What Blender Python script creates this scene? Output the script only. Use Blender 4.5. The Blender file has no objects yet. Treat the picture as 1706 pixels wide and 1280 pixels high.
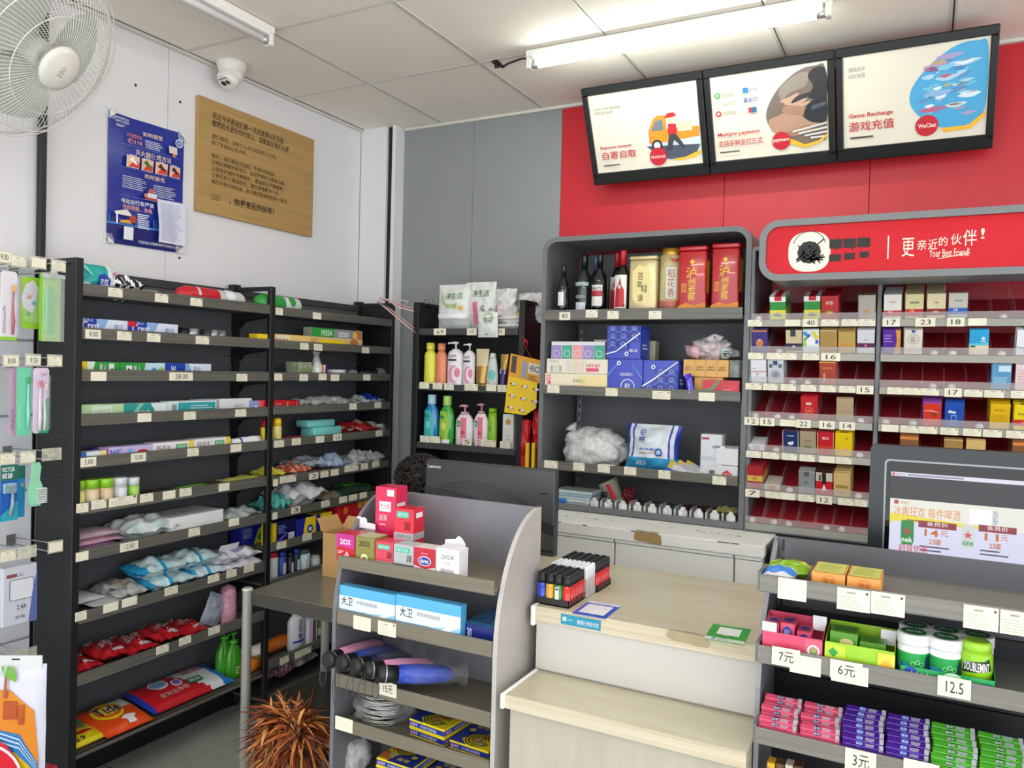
import bpy, bmesh, math, random
from mathutils import Vector, Matrix, noise
C = bpy.context.scene.collection
SC = bpy.context.scene
PI = math.pi
random.seed(7)
# ------------------------------------------------------------------ camera
FPX = 1309.0; YAW, PITCH, ROLL = 0.486153, -0.0176759, 0.0252874
CAMZ = 1.55
_f = Vector((-math.cos(PITCH)*math.sin(YAW), math.cos(PITCH)*math.cos(YAW), math.sin(PITCH)))
_r = Vector((math.cos(YAW), math.sin(YAW), 0)); _u = _r.cross(_f)
CR = _r*math.cos(ROLL)+_u*math.sin(ROLL); CU = -_r*math.sin(ROLL)+_u*math.cos(ROLL); CF = _f
cam = bpy.data.cameras.new('camera'); co = bpy.data.objects.new('camera', cam); C.objects.link(co)
cam.sensor_width = 36; cam.lens = FPX/1706*36; cam.clip_start = .05
mt = Matrix((CR, CU, -CF)).transposed().to_4x4(); mt.translation = (0, 0, CAMZ); co.matrix_world = mt
SC.camera = co
# world: soft daylight entering through the open shop front behind the camera
w = bpy.data.worlds.new('shop_daylight'); SC.world = w; w.use_nodes = True
w.node_tree.nodes['Background'].inputs[0].default_value = (.93, .96, 1, 1)
w.node_tree.nodes['Background'].inputs[1].default_value = 1.15
SC.view_settings.view_transform = 'Standard'; SC.view_settings.look = 'None'
SC.view_settings.gamma = 1; SC.view_settings.use_curve_mapping = False
SC.view_settings.exposure = 1.22
TUBE = 16.0     # emission of the fluorescent tubes

def ray(px, py): return CR*((px-853)/FPX)-CU*((py-640)/FPX)+CF
def hit(px, py, ax, v):
    d = ray(px, py); o = Vector((0, 0, CAMZ)); return o+d*((v-o[ax])/d[ax])

# ------------------------------------------------------------------ materials
def lin(c): return c/12.92 if c <= .04045 else ((c+.055)/1.055)**2.4
def rgb(h):
    h = h.lstrip('#'); return tuple(lin(int(h[i:i+2], 16)/255) for i in (0, 2, 4))
_M = {}
def mat(h, rough=.5, metal=0., var=.06, scale=30., bump=0., emit=0., stretch=None, coat=0., spec=.5):
    key = (h, rough, metal, var, scale, bump, emit, stretch, coat, spec)
    if key in _M: return _M[key]
    m = bpy.data.materials.new('surface_'+h.strip('#')); m.use_nodes = True; nt = m.node_tree
    b = nt.nodes['Principled BSDF']; c = rgb(h)
    tc = nt.nodes.new('ShaderNodeTexCoord'); nz = nt.nodes.new('ShaderNodeTexNoise'); nz.inputs['Scale'].default_value = scale
    nz.inputs['Detail'].default_value = 3
    if stretch:
        mp = nt.nodes.new('ShaderNodeMapping'); mp.inputs['Scale'].default_value = stretch
        nt.links.new(tc.outputs['Object'], mp.inputs[0]); nt.links.new(mp.outputs[0], nz.inputs['Vector'])
    else: nt.links.new(tc.outputs['Object'], nz.inputs['Vector'])
    mx = nt.nodes.new('ShaderNodeMix'); mx.data_type = 'RGBA'
    mx.inputs[6].default_value = (*[x*(1-var) for x in c], 1); mx.inputs[7].default_value = (*[min(1, x*(1+var)) for x in c], 1)
    nt.links.new(nz.outputs[0], mx.inputs[0]); nt.links.new(mx.outputs[2], b.inputs['Base Color'])
    b.inputs['Roughness'].default_value = rough; b.inputs['Metallic'].default_value = metal
    b.inputs['Coat Weight'].default_value = coat; b.inputs['Specular IOR Level'].default_value = spec
    if emit:
        b.inputs['Emission Color'].default_value = (*c, 1); b.inputs['Emission Strength'].default_value = emit
    if bump:
        bp = nt.nodes.new('ShaderNodeBump'); bp.inputs['Strength'].default_value = bump; bp.inputs['Distance'].default_value = .004
        nt.links.new(nz.outputs[0], bp.inputs['Height']); nt.links.new(bp.outputs[0], b.inputs['Normal'])
    _M[key] = m; return m
def film(h, a=.3, rough=.12, flat=False):
    key = ('film', h, a, rough, flat)
    if key in _M: return _M[key]
    m = bpy.data.materials.new('clear_plastic_'+h.strip('#')); m.use_nodes = True; nt = m.node_tree
    b = nt.nodes['Principled BSDF']; b.inputs['Base Color'].default_value = (*rgb(h), 1); b.inputs['Roughness'].default_value = rough
    tc = nt.nodes.new('ShaderNodeTexCoord'); nz = nt.nodes.new('ShaderNodeTexNoise'); nz.inputs['Scale'].default_value = 40
    nt.links.new(tc.outputs['Object'], nz.inputs['Vector'])
    mr = nt.nodes.new('ShaderNodeMapRange'); mr.inputs['From Min'].default_value = .3; mr.inputs['From Max'].default_value = .7
    mr.inputs['To Min'].default_value = a*(.95 if flat else .6); mr.inputs['To Max'].default_value = min(1, a*(1.05 if flat else 1.4))
    nt.links.new(nz.outputs[0], mr.inputs[0])
    t = nt.nodes.new('ShaderNodeBsdfTransparent'); mix = nt.nodes.new('ShaderNodeMixShader')
    nt.links.new(mr.outputs[0], mix.inputs[0]); nt.links.new(t.outputs[0], mix.inputs[1]); nt.links.new(b.outputs[0], mix.inputs[2])
    nt.links.new(mix.outputs[0], nt.nodes['Material Output'].inputs[0]); _M[key] = m; return m

def wood(h1, h2, sc=(3, 40, 40), rough=.5, key2=''):
    key = ('wood', h1, h2, sc, rough)
    if key in _M: return _M[key]
    m = bpy.data.materials.new('wood_grain'); m.use_nodes = True; nt = m.node_tree; b = nt.nodes['Principled BSDF']
    tc = nt.nodes.new('ShaderNodeTexCoord'); mp = nt.nodes.new('ShaderNodeMapping'); mp.inputs['Scale'].default_value = sc
    nz = nt.nodes.new('ShaderNodeTexNoise'); nz.inputs['Scale'].default_value = 1; nz.inputs['Detail'].default_value = 6; nz.inputs['Distortion'].default_value = .6
    cr = nt.nodes.new('ShaderNodeValToRGB'); cr.color_ramp.elements[0].position = .3; cr.color_ramp.elements[1].position = .7
    cr.color_ramp.elements[0].color = (*rgb(h1), 1); cr.color_ramp.elements[1].color = (*rgb(h2), 1)
    nt.links.new(tc.outputs['Object'], mp.inputs[0]); nt.links.new(mp.outputs[0], nz.inputs['Vector']); nt.links.new(nz.outputs[0], cr.inputs[0])
    nt.links.new(cr.outputs[0], b.inputs['Base Color']); b.inputs['Roughness'].default_value = rough; _M[key] = m; return m

# ------------------------------------------------------------------ mesh builder
_tc = {}
def glyphs(s, bold=False):
    k = (s, bold)
    if k in _tc: return _tc[k]
    cu = bpy.data.curves.new('lettering', 'FONT'); cu.body = s; cu.resolution_u = 2; cu.size = 1
    if bold: cu.offset = .006 if any(ord(c) > 0x2e80 for c in s) else .016
    ob = bpy.data.objects.new('lettering', cu); me = ob.to_mesh()
    vs = [(v.co.x, v.co.y) for v in me.vertices]; fs = [tuple(p.vertices) for p in me.polygons]
    ob.to_mesh_clear(); bpy.data.objects.remove(ob); bpy.data.curves.remove(cu)
    if not vs: vs, fs = [(0, 0), (1, 0), (1, 1)], []
    xs = [v[0] for v in vs]; ys = [v[1] for v in vs]; x0, y0 = min(xs), min(ys); W = max(xs)-x0 or 1; H = max(ys)-y0 or 1
    vs = [((x-x0)/W, (y-y0)/H) for x, y in vs]
    _tc[k] = (vs, fs, W/H); return _tc[k]

class MB:
    def __init__(s): s.v = []; s.f = []; s.m = []; s.s = []; s.mats = []; s.T = None
    def mi(s, m):
        if isinstance(m, str): m = mat(m)
        if m not in s.mats: s.mats.append(m)
        return s.mats.index(m)
    def add(s, vs, fs, m, smooth=False):
        n = len(s.v); T = s.T
        if T is not None: vs = [T @ Vector(v) for v in vs]
        s.v += [tuple(v) for v in vs]
        multi = isinstance(m, list)
        for i, f in enumerate(fs):
            s.f.append(tuple(a+n for a in f)); s.m.append(s.mi(m[i] if multi else m)); s.s.append(smooth)
        return s
    def box(s, x0, x1, y0, y1, z0, z1, m, c=0):
        if x0 > x1: x0, x1 = x1, x0
        if y0 > y1: y0, y1 = y1, y0
        if z0 > z1: z0, z1 = z1, z0
        if c <= 0:
            vs = [(x, y, z) for z in (z0, z1) for y in (y0, y1) for x in (x0, x1)]
            fs = [(0, 2, 3, 1), (4, 5, 7, 6), (0, 1, 5, 4), (2, 6, 7, 3), (0, 4, 6, 2), (1, 3, 7, 5)]
            return s.add(vs, fs, m)
        c = min(c, (x1-x0)*.45, (y1-y0)*.45, (z1-z0)*.45)
        bm = bmesh.new(); bmesh.ops.create_cube(bm, size=1)
        for v in bm.verts: v.co = Vector(((x0+x1)/2+v.co.x*(x1-x0), (y0+y1)/2+v.co.y*(y1-y0), (z0+z1)/2+v.co.z*(z1-z0)))
        bmesh.ops.bevel(bm, geom=list(bm.edges), offset=c, segments=2 if c > .004 else 1, affect='EDGES', profile=.5)
        bm.verts.index_update(); vs = [v.co.copy() for v in bm.verts]; fs = [tuple(v.index for v in f.verts) for f in bm.faces]; bm.free()
        return s.add(vs, fs, m, c > .004)
    def prism(s, pts, a, b, axis, m, smooth=False):
        """polygon pts in the two other axes, extruded from a to b along axis (0,1,2)"""
        def P(p, t): l = [p[0], p[1]]; l.insert(axis, t); return tuple(l)
        n = len(pts); vs = [P(p, a) for p in pts]+[P(p, b) for p in pts]
        fs = [tuple(range(n))[::-1], tuple(range(n, 2*n))]+[(i, (i+1) % n, n+(i+1) % n, n+i) for i in range(n)]
        bm = bmesh.new(); bv = [bm.verts.new(v) for v in vs]
        for f in fs: bm.faces.new([bv[i] for i in f])
        bmesh.ops.recalc_face_normals(bm, faces=bm.faces); bm.verts.index_update()
        fs = [tuple(v.index for v in f.verts) for f in bm.faces]; bm.free()
        return s.add(vs, fs, m)
    def lathe(s, prof, m, n=20, cx=0, cy=0, cz=0, sx=1, sy=1, smooth=True, caps=True):
        """prof: (r, z, [material]) going up"""
        vs = []; fs = []; ms = []
        for p in prof:
            for i in range(n):
                a = 2*PI*i/n; vs.append((cx+math.cos(a)*p[0]*sx, cy+math.sin(a)*p[0]*sy, cz+p[1]))
        for j in range(len(prof)-1):
            mm = prof[j][2] if len(prof[j]) > 2 else m
            for i in range(n): fs.append((j*n+i, j*n+(i+1) % n, (j+1)*n+(i+1) % n, (j+1)*n+i)); ms.append(mm)
        if caps:
            fs.append(tuple(range(n))[::-1]); ms.append(prof[0][2] if len(prof[0]) > 2 else m)
            k = (len(prof)-1)*n; fs.append(tuple(range(k, k+n))); ms.append(prof[-2][2] if len(prof[-2]) > 2 else m)
        s.add(vs, fs, ms, smooth)
        if caps: s.s[-2:] = [False, False]
        return s
    def tube(s, path, r, m, n=8, closed=False, smooth=True):
        P = [Vector(p) for p in path]; k = len(P); vs = []; fs = []
        rr = r if isinstance(r, (list, tuple)) else [r]*k
        up = None
        for i, p in enumerate(P):
            a = P[(i-1) % k] if (closed or i > 0) else p; b = P[(i+1) % k] if (closed or i < k-1) else p
            t = (b-a).normalized() if (b-a).length > 1e-9 else Vector((0, 0, 1))
            if up is None:
                up = Vector((0, 0, 1)) if abs(t.z) < .9 else Vector((1, 0, 0))
            q = t.cross(up).normalized(); up = q.cross(t).normalized()
            for j in range(n):
                an = 2*PI*j/n; vs.append(p+(q*math.cos(an)+up*math.sin(an))*rr[i])
        e = k if closed else k-1
        for i in range(e):
            for j in range(n):
                A = i*n; B = ((i+1) % k)*n; fs.append((A+j, A+(j+1) % n, B+(j+1) % n, B+j))
        if not closed: fs += [tuple(range(n))[::-1], tuple(range((k-1)*n, k*n))]
        return s.add(vs, fs, m, smooth)
    def ball(s, c, r, m, seg=10, sc=(1, 1, 1), rough=0, seed=0, sub=2):
        bm = bmesh.new(); bmesh.ops.create_icosphere(bm, subdivisions=sub, radius=1)
        bm.verts.index_update(); vs = []
        for v in bm.verts:
            p = v.co.copy()
            if rough: p *= 1+rough*noise.noise(p*2.2+Vector((seed, 0, 0)))+rough*.5*noise.noise(p*6+Vector((0, seed, 0)))
            vs.append((c[0]+p.x*r*sc[0], c[1]+p.y*r*sc[1], c[2]+p.z*r*sc[2]))
        fs = [tuple(v.index for v in f.verts) for f in bm.faces]; bm.free()
        return s.add(vs, fs, m, True)

class Frame:
    """a printable surface: S(u,v,lift) maps unit coordinates onto it"""
    def __init__(s, mb, S, curved=False, aspect=1.): s.mb = mb; s.S = S; s.k = 1; s.curved = curved; s.asp = aspect; s.l0 = 0
    def _l(s): s.k += 1; return .0003*s.k*(2.5 if s.l0 else 1)+s.l0
    def rect(s, u0, v0, u1, v1, m):
        l = s._l(); n = 7 if s.curved else 1
        vs = [s.S(u0+(u1-u0)*i/n, v0+(v1-v0)*j/n, l) for j in range(n+1) for i in range(n+1)]
        fs = [(j*(n+1)+i, j*(n+1)+i+1, (j+1)*(n+1)+i+1, (j+1)*(n+1)+i) for j in range(n) for i in range(n)]
        s.mb.add(vs, fs, m, s.curved); return s
    def poly(s, pts, m):
        l = s._l()
        if not s.curved: s.mb.add([s.S(u, v, l) for u, v in pts], [tuple(range(len(pts)))], m); return s
        bm = bmesh.new()
        try: bm.faces.new([bm.verts.new((u, v, 0)) for u, v in pts])
        except ValueError: bm.free(); return s
        for ax in (0, 1):
            lo = min(p[ax] for p in pts); hi = max(p[ax] for p in pts)
            for k in range(1, 24):
                c = k/24
                if lo < c < hi: bmesh.ops.bisect_plane(bm, geom=bm.verts[:]+bm.edges[:]+bm.faces[:], plane_co=(c, c, 0), plane_no=(1-ax, ax, 0))
        bm.verts.index_update(); s.mb.add([s.S(v.co.x, v.co.y, l) for v in bm.verts], [tuple(v.index for v in f.verts) for f in bm.faces], m, True); bm.free(); return s
    def blob(s, pts, m, k=5):
        n = len(pts); P = []
        for i in range(n):
            p0, p1, p2, p3 = [Vector(pts[(i+j-1) % n]) for j in range(4)]
            for q in range(k): t = q/k; P.append(tuple(.5*(2*p1+(p2-p0)*t+(2*p0-5*p1+4*p2-p3)*t*t+(3*p1-p0-3*p2+p3)*t**3)))
        return s.poly(P, m)
    def circ(s, u, v, r, m, n=20, ry=None, a0=0, a1=2*PI):
        ry = ry if ry else r*s.asp
        return s.poly([(u+r*math.cos(a0+(a1-a0)*i/n), v+ry*math.sin(a0+(a1-a0)*i/n)) for i in range(n)], m)
    def ring(s, u, v, r, w, m, n=24, a0=0, a1=2*PI):
        l = s._l(); vs = []; fs = []
        for i in range(n+1):
            a = a0+(a1-a0)*i/n
            for q in (r, r-w): vs.append(s.S(u+q*math.cos(a), v+q*s.asp*math.sin(a), l))
        fs = [(2*i, 2*i+2, 2*i+3, 2*i+1) for i in range(n)]; s.mb.add(vs, fs, m); return s
    def text(s, u0, v0, u1, v1, t, m, bold=False, rot=False):
        l = s._l(); vs, fs, _ = glyphs(t, bold)
        if rot: vs = [(1-y, x) for x, y in vs]
        if s.curved:
            bm = bmesh.new(); bv = [bm.verts.new((x, y, 0)) for x, y in vs]
            for f in fs:
                try: bm.faces.new([bv[i] for i in f])
                except ValueError: pass
            for ax in (0, 1):
                for k in range(1, 8): bmesh.ops.bisect_plane(bm, geom=bm.verts[:]+bm.edges[:]+bm.faces[:], plane_co=(k/8, k/8, 0), plane_no=(1-ax, ax, 0))
            bm.verts.index_update(); vs = [(v.co.x, v.co.y) for v in bm.verts]; fs = [tuple(v.index for v in f.verts) for f in bm.faces]; bm.free()
        s.mb.add([s.S(u0+(u1-u0)*x, v0+(v1-v0)*y, l) for x, y in vs], fs, m); return s
    def lines(s, u0, v0, u1, v1, n, m, frac=.4):
        l = s._l(); rn = random.Random(int((u0+v0*3)*1000)+n); h = (v1-v0)/n; vs = []; fs = []
        for i in range(n):
            y = v0+h*i; e = u1-(u1-u0)*rn.random()*.35; a = u0; k = len(vs)
            vs += [s.S(a, y, l), s.S(e, y, l), s.S(e, y+h*frac, l), s.S(a, y+h*frac, l)]; fs.append((k, k+1, k+2, k+3))
        s.mb.add(vs, fs, m); return s

def planar(mb, O, U, V, asp=None):
    O, U, V = Vector(O), Vector(U), Vector(V); N = U.cross(V).normalized()
    return Frame(mb, lambda u, v, l: O+U*u+V*v+N*l, False, U.length/V.length)
def faces(mb, w, d, h, ox=0, oy=0, oz=0):
    x0, x1, y0, y1 = ox-w/2, ox+w/2, oy-d/2, oy+d/2
    return dict(front=planar(mb, (x0, y0, oz), (w, 0, 0), (0, 0, h)), right=planar(mb, (x1, y0, oz), (0, d, 0), (0, 0, h)),
                left=planar(mb, (x0, y1, oz), (0, -d, 0), (0, 0, h)), top=planar(mb, (x0, y0, oz+h), (w, 0, 0), (0, d, 0)),
                back=planar(mb, (x1, y1, oz), (-w, 0, 0), (0, 0, h)))

def mesh(name, mb):
    me = bpy.data.meshes.new(name); me.from_pydata(mb.v, [], mb.f)
    for m in mb.mats: me.materials.append(m)
    me.polygons.foreach_set('material_index', mb.m); me.polygons.foreach_set('use_smooth', mb.s); me.update(); return me
def tag(o, label=None, cat=None, group=None, kind=None):
    if label: o['label'] = label
    if cat: o['category'] = cat
    if group: o['group'] = group
    if kind: o['kind'] = kind
    return o
def obj(name, mb, parent=None, loc=(0, 0, 0), rz=0, rot=None):
    me = mb if isinstance(mb, bpy.types.Mesh) else mesh(name, mb)
    o = bpy.data.objects.new(name, me); C.objects.link(o); o.location = loc
    o.rotation_euler = rot if rot else (0, 0, rz)
    if parent: o.parent = parent
    return o
def thing(name, label, cat, loc=(0, 0, 0), rz=0, group=None, rot=None):
    o = bpy.data.objects.new(name, None); o.empty_display_size = .05; C.objects.link(o); o.location = loc
    o.rotation_euler = rot if rot else (0, 0, rz); return tag(o, label, cat, group)
def struct(name, mb, parent=None, loc=(0, 0, 0)):
    o = obj(name, mb, parent, loc)
    if not parent: o['kind'] = 'structure'
    return o
def dup(root, loc, rz=None, label=None, rot=None):
    r = root.copy(); C.objects.link(r); r.location = loc
    if rot: r.rotation_euler = rot
    elif rz is not None: r.rotation_euler = (0, 0, rz)
    if label: r['label'] = label
    for ch in list(root.children):
        c = ch.copy(); C.objects.link(c); c.parent = r
        for g in list(ch.children):
            d = g.copy(); C.objects.link(d); d.parent = c
    return r
ORD = ['first', 'second', 'third', 'fourth', 'fifth', 'sixth', 'seventh', 'eighth', 'ninth', 'tenth', 'eleventh']

WHITE = '#efefef'; CREAM = mat('#e8e2cc', .6); INK = mat('#23211f', .6); GREYINK = mat('#9c978b', .6)
BLK = mat('#161617', .45); SHELF = wood('#5a5852', '#6f6c64', (2, 90, 90), .42); SHELFX = wood('#5a5852', '#6f6c64', (2, 90, 90), .42)
SHELFY = wood('#55534e', '#6a6760', (90, 2, 90), .42); CHAR = mat('#3a3b3e', .5); DKGREY = mat('#2b2c2f', .5)
FRAMEG = mat('#6b6d6f', .45); RACKG = mat('#77757b', .4, .2); RACKP = mat('#bdb8b4', .4, .1)
CLEAR = film('#ffffff', .28); CLEARD = film('#dfe3e6', .18, .08); ACR = film('#e6e2e2', .16, .08, True); ACF = film('#e6e2e2', .22, .08, True); MILK = film('#f2f2f2', .75, .25)

def price_tag(parent, O, U, V, text='', style=0):
    """a paper price tag as a part; O lower-left corner, U, V edge vectors"""
    mb = MB(); O, U, V = Vector(O), Vector(U), Vector(V); N = U.cross(V).normalized()
    a = [O, O+U, O+U+V, O+V]; b = [p+N*.001 for p in a]
    m = CREAM if style != 2 else mat('#f2efe8', .6)
    mb.add(a+b, [(3, 2, 1, 0), (4, 5, 6, 7), (0, 1, 5, 4), (1, 2, 6, 5), (2, 3, 7, 6), (3, 0, 4, 7)], m)
    F = planar(mb, O+N*.001, U, V)
    if text: F.text(.25, .22, .78, .8, text, INK)
    elif style == 0 or style == 2:
        F.lines(.08, .12, .85, .72, 5, GREYINK, .13); F.lines(.3, .78, .7, .9, 1, GREYINK, .6); F.circ(.9, .85, .045, mat('#6a4a42', .6), 8)
    return obj('price_tag', mb, parent)
# ------------------------------------------------------------------ room shell
XL, YB, ZC = -2.795, 3.53, 2.85
WH = mat('#e3e1e3', .55, var=.015, scale=4); GRYW = mat('#8d9092', .5, var=.03, scale=5); REDW = mat('#c4202c', .38, var=.03, scale=5)
TILE = mat('#f2ebde', .85, var=.04, scale=9, bump=.15); TBAR = mat('#d8d5cb', .5)
mb = MB(); mb.box(XL-.06, 3.2, -1.7, YB+.06, -.05, -.004, mat('#1f2220', .5)); fl = struct('floor', mb)
FT = mat('#a3a89e', .25, var=.12, scale=14)
fm = None
for i in range(4):
    for j in range(3):
        x = XL+.6*i; y = 1.13+.8*j
        b = MB(); b.box(0, .594, 0, .794, -.004, 0, FT, .001)
        if fm is None: fm = mesh('floor_tile', b)
        obj('floor_tile', fm, fl, (x, y, 0))
mb = MB(); mb.box(XL+2.4, 3.2, -1.7, YB, -.004, -.0005, FT); mb.box(XL, XL+2.39, -1.7, 1.125, -.004, -.0005, FT); o = obj('paving', mb, fl); o['kind'] = 'stuff'
# left wall of white panels
mb = MB(); mb.box(XL-.06, XL-.012, -1.7, YB+.06, 0, ZC, mat('#8f8f92', .7)); wl = struct('wall_left', mb)
ys = [-1.7, -1.2, -.06, 1.08, 2.2, 3.44]
for a, b in zip(ys, ys[1:]):
    m = MB(); m.box(XL-.012, XL, a+.0012, b-.0012, 0, ZC, WH, .001); obj('wall_panel', m, wl)
m = MB()
for (px, py) in ((226, 142), (300, 170), (181, 183), (299, 430)):
    p = hit(px, py, 0, XL); m.lathe([(.006, 0), (.004, .003)], BLK, 8); m.T = None
    for k in range(len(m.v)-16, len(m.v)):
        v = m.v[k]; m.v[k] = (XL+v[2], p.y+v[0], p.z+v[1])
obj('screw_hole', m, wl)
# white boxed column in the corner
mb = MB(); mb.box(XL, -2.62, 3.44, YB, 0, ZC, WH, .002); mb.box(-2.582, -2.56, 3.44, YB, 0, ZC, WH); struct('wall_column', mb)
mb = MB(); mb.box(XL, 3.2, YB, YB+.06, 0, ZC, mat('#55575a', .6)); wb = struct('wall_back', mb)
xs = [-2.56, -2.119, -1.617]
for a, b in zip(xs, xs[1:]):
    m = MB(); m.box(a+.001, b-.001, YB-.012, YB, 0, ZC, GRYW, .001); obj('wall_panel', m, wb)
for a, b in zip([-1.617, -.821, -.234, .36, .95, 1.54, 2.13, 2.72], [-.821, -.234, .36, .95, 1.54, 2.13, 2.72, 3.2]):
    m = MB(); m.box(a+.001, b-.001, YB-.012, YB, 0, ZC, REDW, .001); obj('wall_panel', m, wb)
# ceiling: tile grid with recessed joints
mb = MB(); mb.box(XL-.06, 3.2, -1.7, YB+.06, ZC+.012, ZC+.06, mat('#9b978e', .8)); ce = struct('ceiling', mb)
gx = [XL+.01]+[-2.31+.588*i for i in range(9)]+[3.2]; gy = [-1.7, -1.26, -.655, -.05, .455, 1.06, 1.665, 2.275, 2.887, YB-.005]
tm = {}
for a, b in zip(gx, gx[1:]):
    for c, d in zip(gy, gy[1:]):
        k = (round(b-a, 3), round(d-c, 3))
        if k not in tm:
            m = MB(); m.box(.009, b-a-.009, .009, d-c-.009, 0, .012, TILE, .002); tm[k] = mesh('ceiling_tile', m)
        obj('ceiling_tile', tm[k], ce, (a, c, ZC-.001))
for g in gx[1:-1]:
    m = MB(); m.box(g-.012, g-.003, -1.7, YB, ZC-.003, ZC+.012, TBAR); m.box(g+.003, g+.012, -1.7, YB, ZC-.003, ZC+.012, TBAR); obj('ceiling_bar', m, ce)
for g in gy[1:-1]:
    m = MB(); m.box(XL, 3.2, g-.008, g+.008, ZC-.002, ZC+.012, TBAR); obj('ceiling_bar', m, ce)
mb = MB(); mb.box(XL, XL+.016, -1.7, 3.44, ZC-.016, ZC-.003, mat('#cfccc4', .5)); mb.box(-2.55, 3.2, YB-.03, YB-.012, ZC-.018, ZC-.003, mat('#cfccc4', .5)); struct('trim_1', mb)
# black posts from floor to ceiling that carry the shelving
for i, (x, y) in enumerate(((-2.765, 1.672), (-2.6, 3.47))):
    mb = MB(); mb.box(x-.02, x+.005 if i == 0 else x+.014, y-.012, y+.01, 0, ZC, BLK, .002); struct('trim_%d' % (i+2), mb)

# ------------------------------------------------------------------ ceiling lights
def tube_light(label, L, lit, loc, rz, group):
    t = thing('fluorescent_lamp', label, 'ceiling light', loc, rz, group)
    b = MB(); b.box(-L/2, L/2, -.022, .022, -.028, 0, mat('#e9e7e2', .4), .004); b.prism([(-.03, -.028), (.03, -.028), (.02, -.04), (-.02, -.04)], -L/2+.03, L/2-.03, 0, mat('#f4f3ef', .3)); obj('housing', b, t)
    for s in (-1, 1):
        b = MB(); b.box(s*L/2, s*(L/2-.022), -.018, .018, -.075, -.02, mat('#e4e1d8', .4), .004); obj('lamp_holder', b, t)
    b = MB(); T = mat('#f6fff8', .3, var=0, emit=TUBE) if lit else mat('#f2f0f0', .25, var=0)
    b.tube([(-L/2+.02, 0, -.058), (L/2-.02, 0, -.058)], .0135, T, 14); obj('tube', b, t)
    for s in (-1, 1):
        b = MB(); b.tube([(s*(L/2-.02), 0, -.058), (s*(L/2-.05), 0, -.058)], .0142, mat('#c9c9c9', .3, .7), 14); obj('tube_cap', b, t)
    return t
a = hit(876, 103, 2, 2.80); b_ = hit(1388, 18, 2, 2.80)
tube_light('lit white fluorescent tube fitting above the menu light boxes', (b_-a).length, True, ((a.x+b_.x)/2, (a.y+b_.y)/2, ZC-.004), 0, 'fluorescent tubes on the ceiling')
e = hit(455, 66, 2, 2.80)
tube_light('unlit slim fluorescent tube fitting above the white left wall', 1.2, False, (e.x-.01, e.y-.6, ZC-.004), PI/2, 'fluorescent tubes on the ceiling')
for x, y, l_ in ((-1.0, .85, 'straight above'), (-.8, -.7, 'left of'), (1.1, -.7, 'right of'), (2.3, 1.0, 'far right of')):  # extra tubes added out of view to brighten and even out the room
    tube_light('lit fluorescent tube fitting on the ceiling %s the photographer' % l_, 1.2, True, (x, y, ZC-.004), 0, 'fluorescent tubes out of view')
# black cable at the tube's end
mb = MB(); p0 = hit(826, 104, 2, ZC-.01); p1 = hit(868, 98, 2, ZC-.03); p2 = hit(884, 97, 2, ZC-.03)
mb.tube([p0+Vector((-.02, 0, .01)), p0, p0+Vector((.03, .01, -.02)), (p0+p1)/2+Vector((0, 0, -.012)), p1, p2], [.004, .012, .006, .004, .004, .004], BLK)
mb.tube([p0, p0+Vector((.01, -.02, -.03)), p0+Vector((.03, -.02, -.03))], .004, BLK)
tag(obj('power_cable', mb), 'short black power cable hanging out of the ceiling beside the lit tube', 'cable')
# dome camera
p = hit(386, 104, 2, ZC)
t = thing('security_camera', 'white dome security camera on the ceiling edge above the wooden board', 'camera', (p.x+.0, p.y, ZC-.001), .4)
W_ = mat('#ece8df', .35)
b = MB(); b.lathe([(.062, 0), (.064, -.012), (.056, -.03), (.05, -.05)], W_, 24); obj('mounting_base', b, t)
b = MB(); b.ball((0, 0, -.05), .05, W_, sub=3); obj('ball_housing', b, t)
b = MB(); b.T = Matrix.Translation((0, 0, -.05)) @ Vector((-.25, -.45, -.85)).to_track_quat('Z', 'Y').to_matrix().to_4x4()
b.lathe([(.048, 0), (.046, .04), (.041, .052), (.038, .053)], W_, 24); b.lathe([(.012, .0532), (.012, .0545)], BLK, 14, cx=-.014); b.lathe([(.01, .0532), (.01, .0545)], DKGREY, 14, cx=.014); b.box(-.03, .03, .02, .023, .0532, .0538, BLK)
obj('lens_face', b, t)

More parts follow.
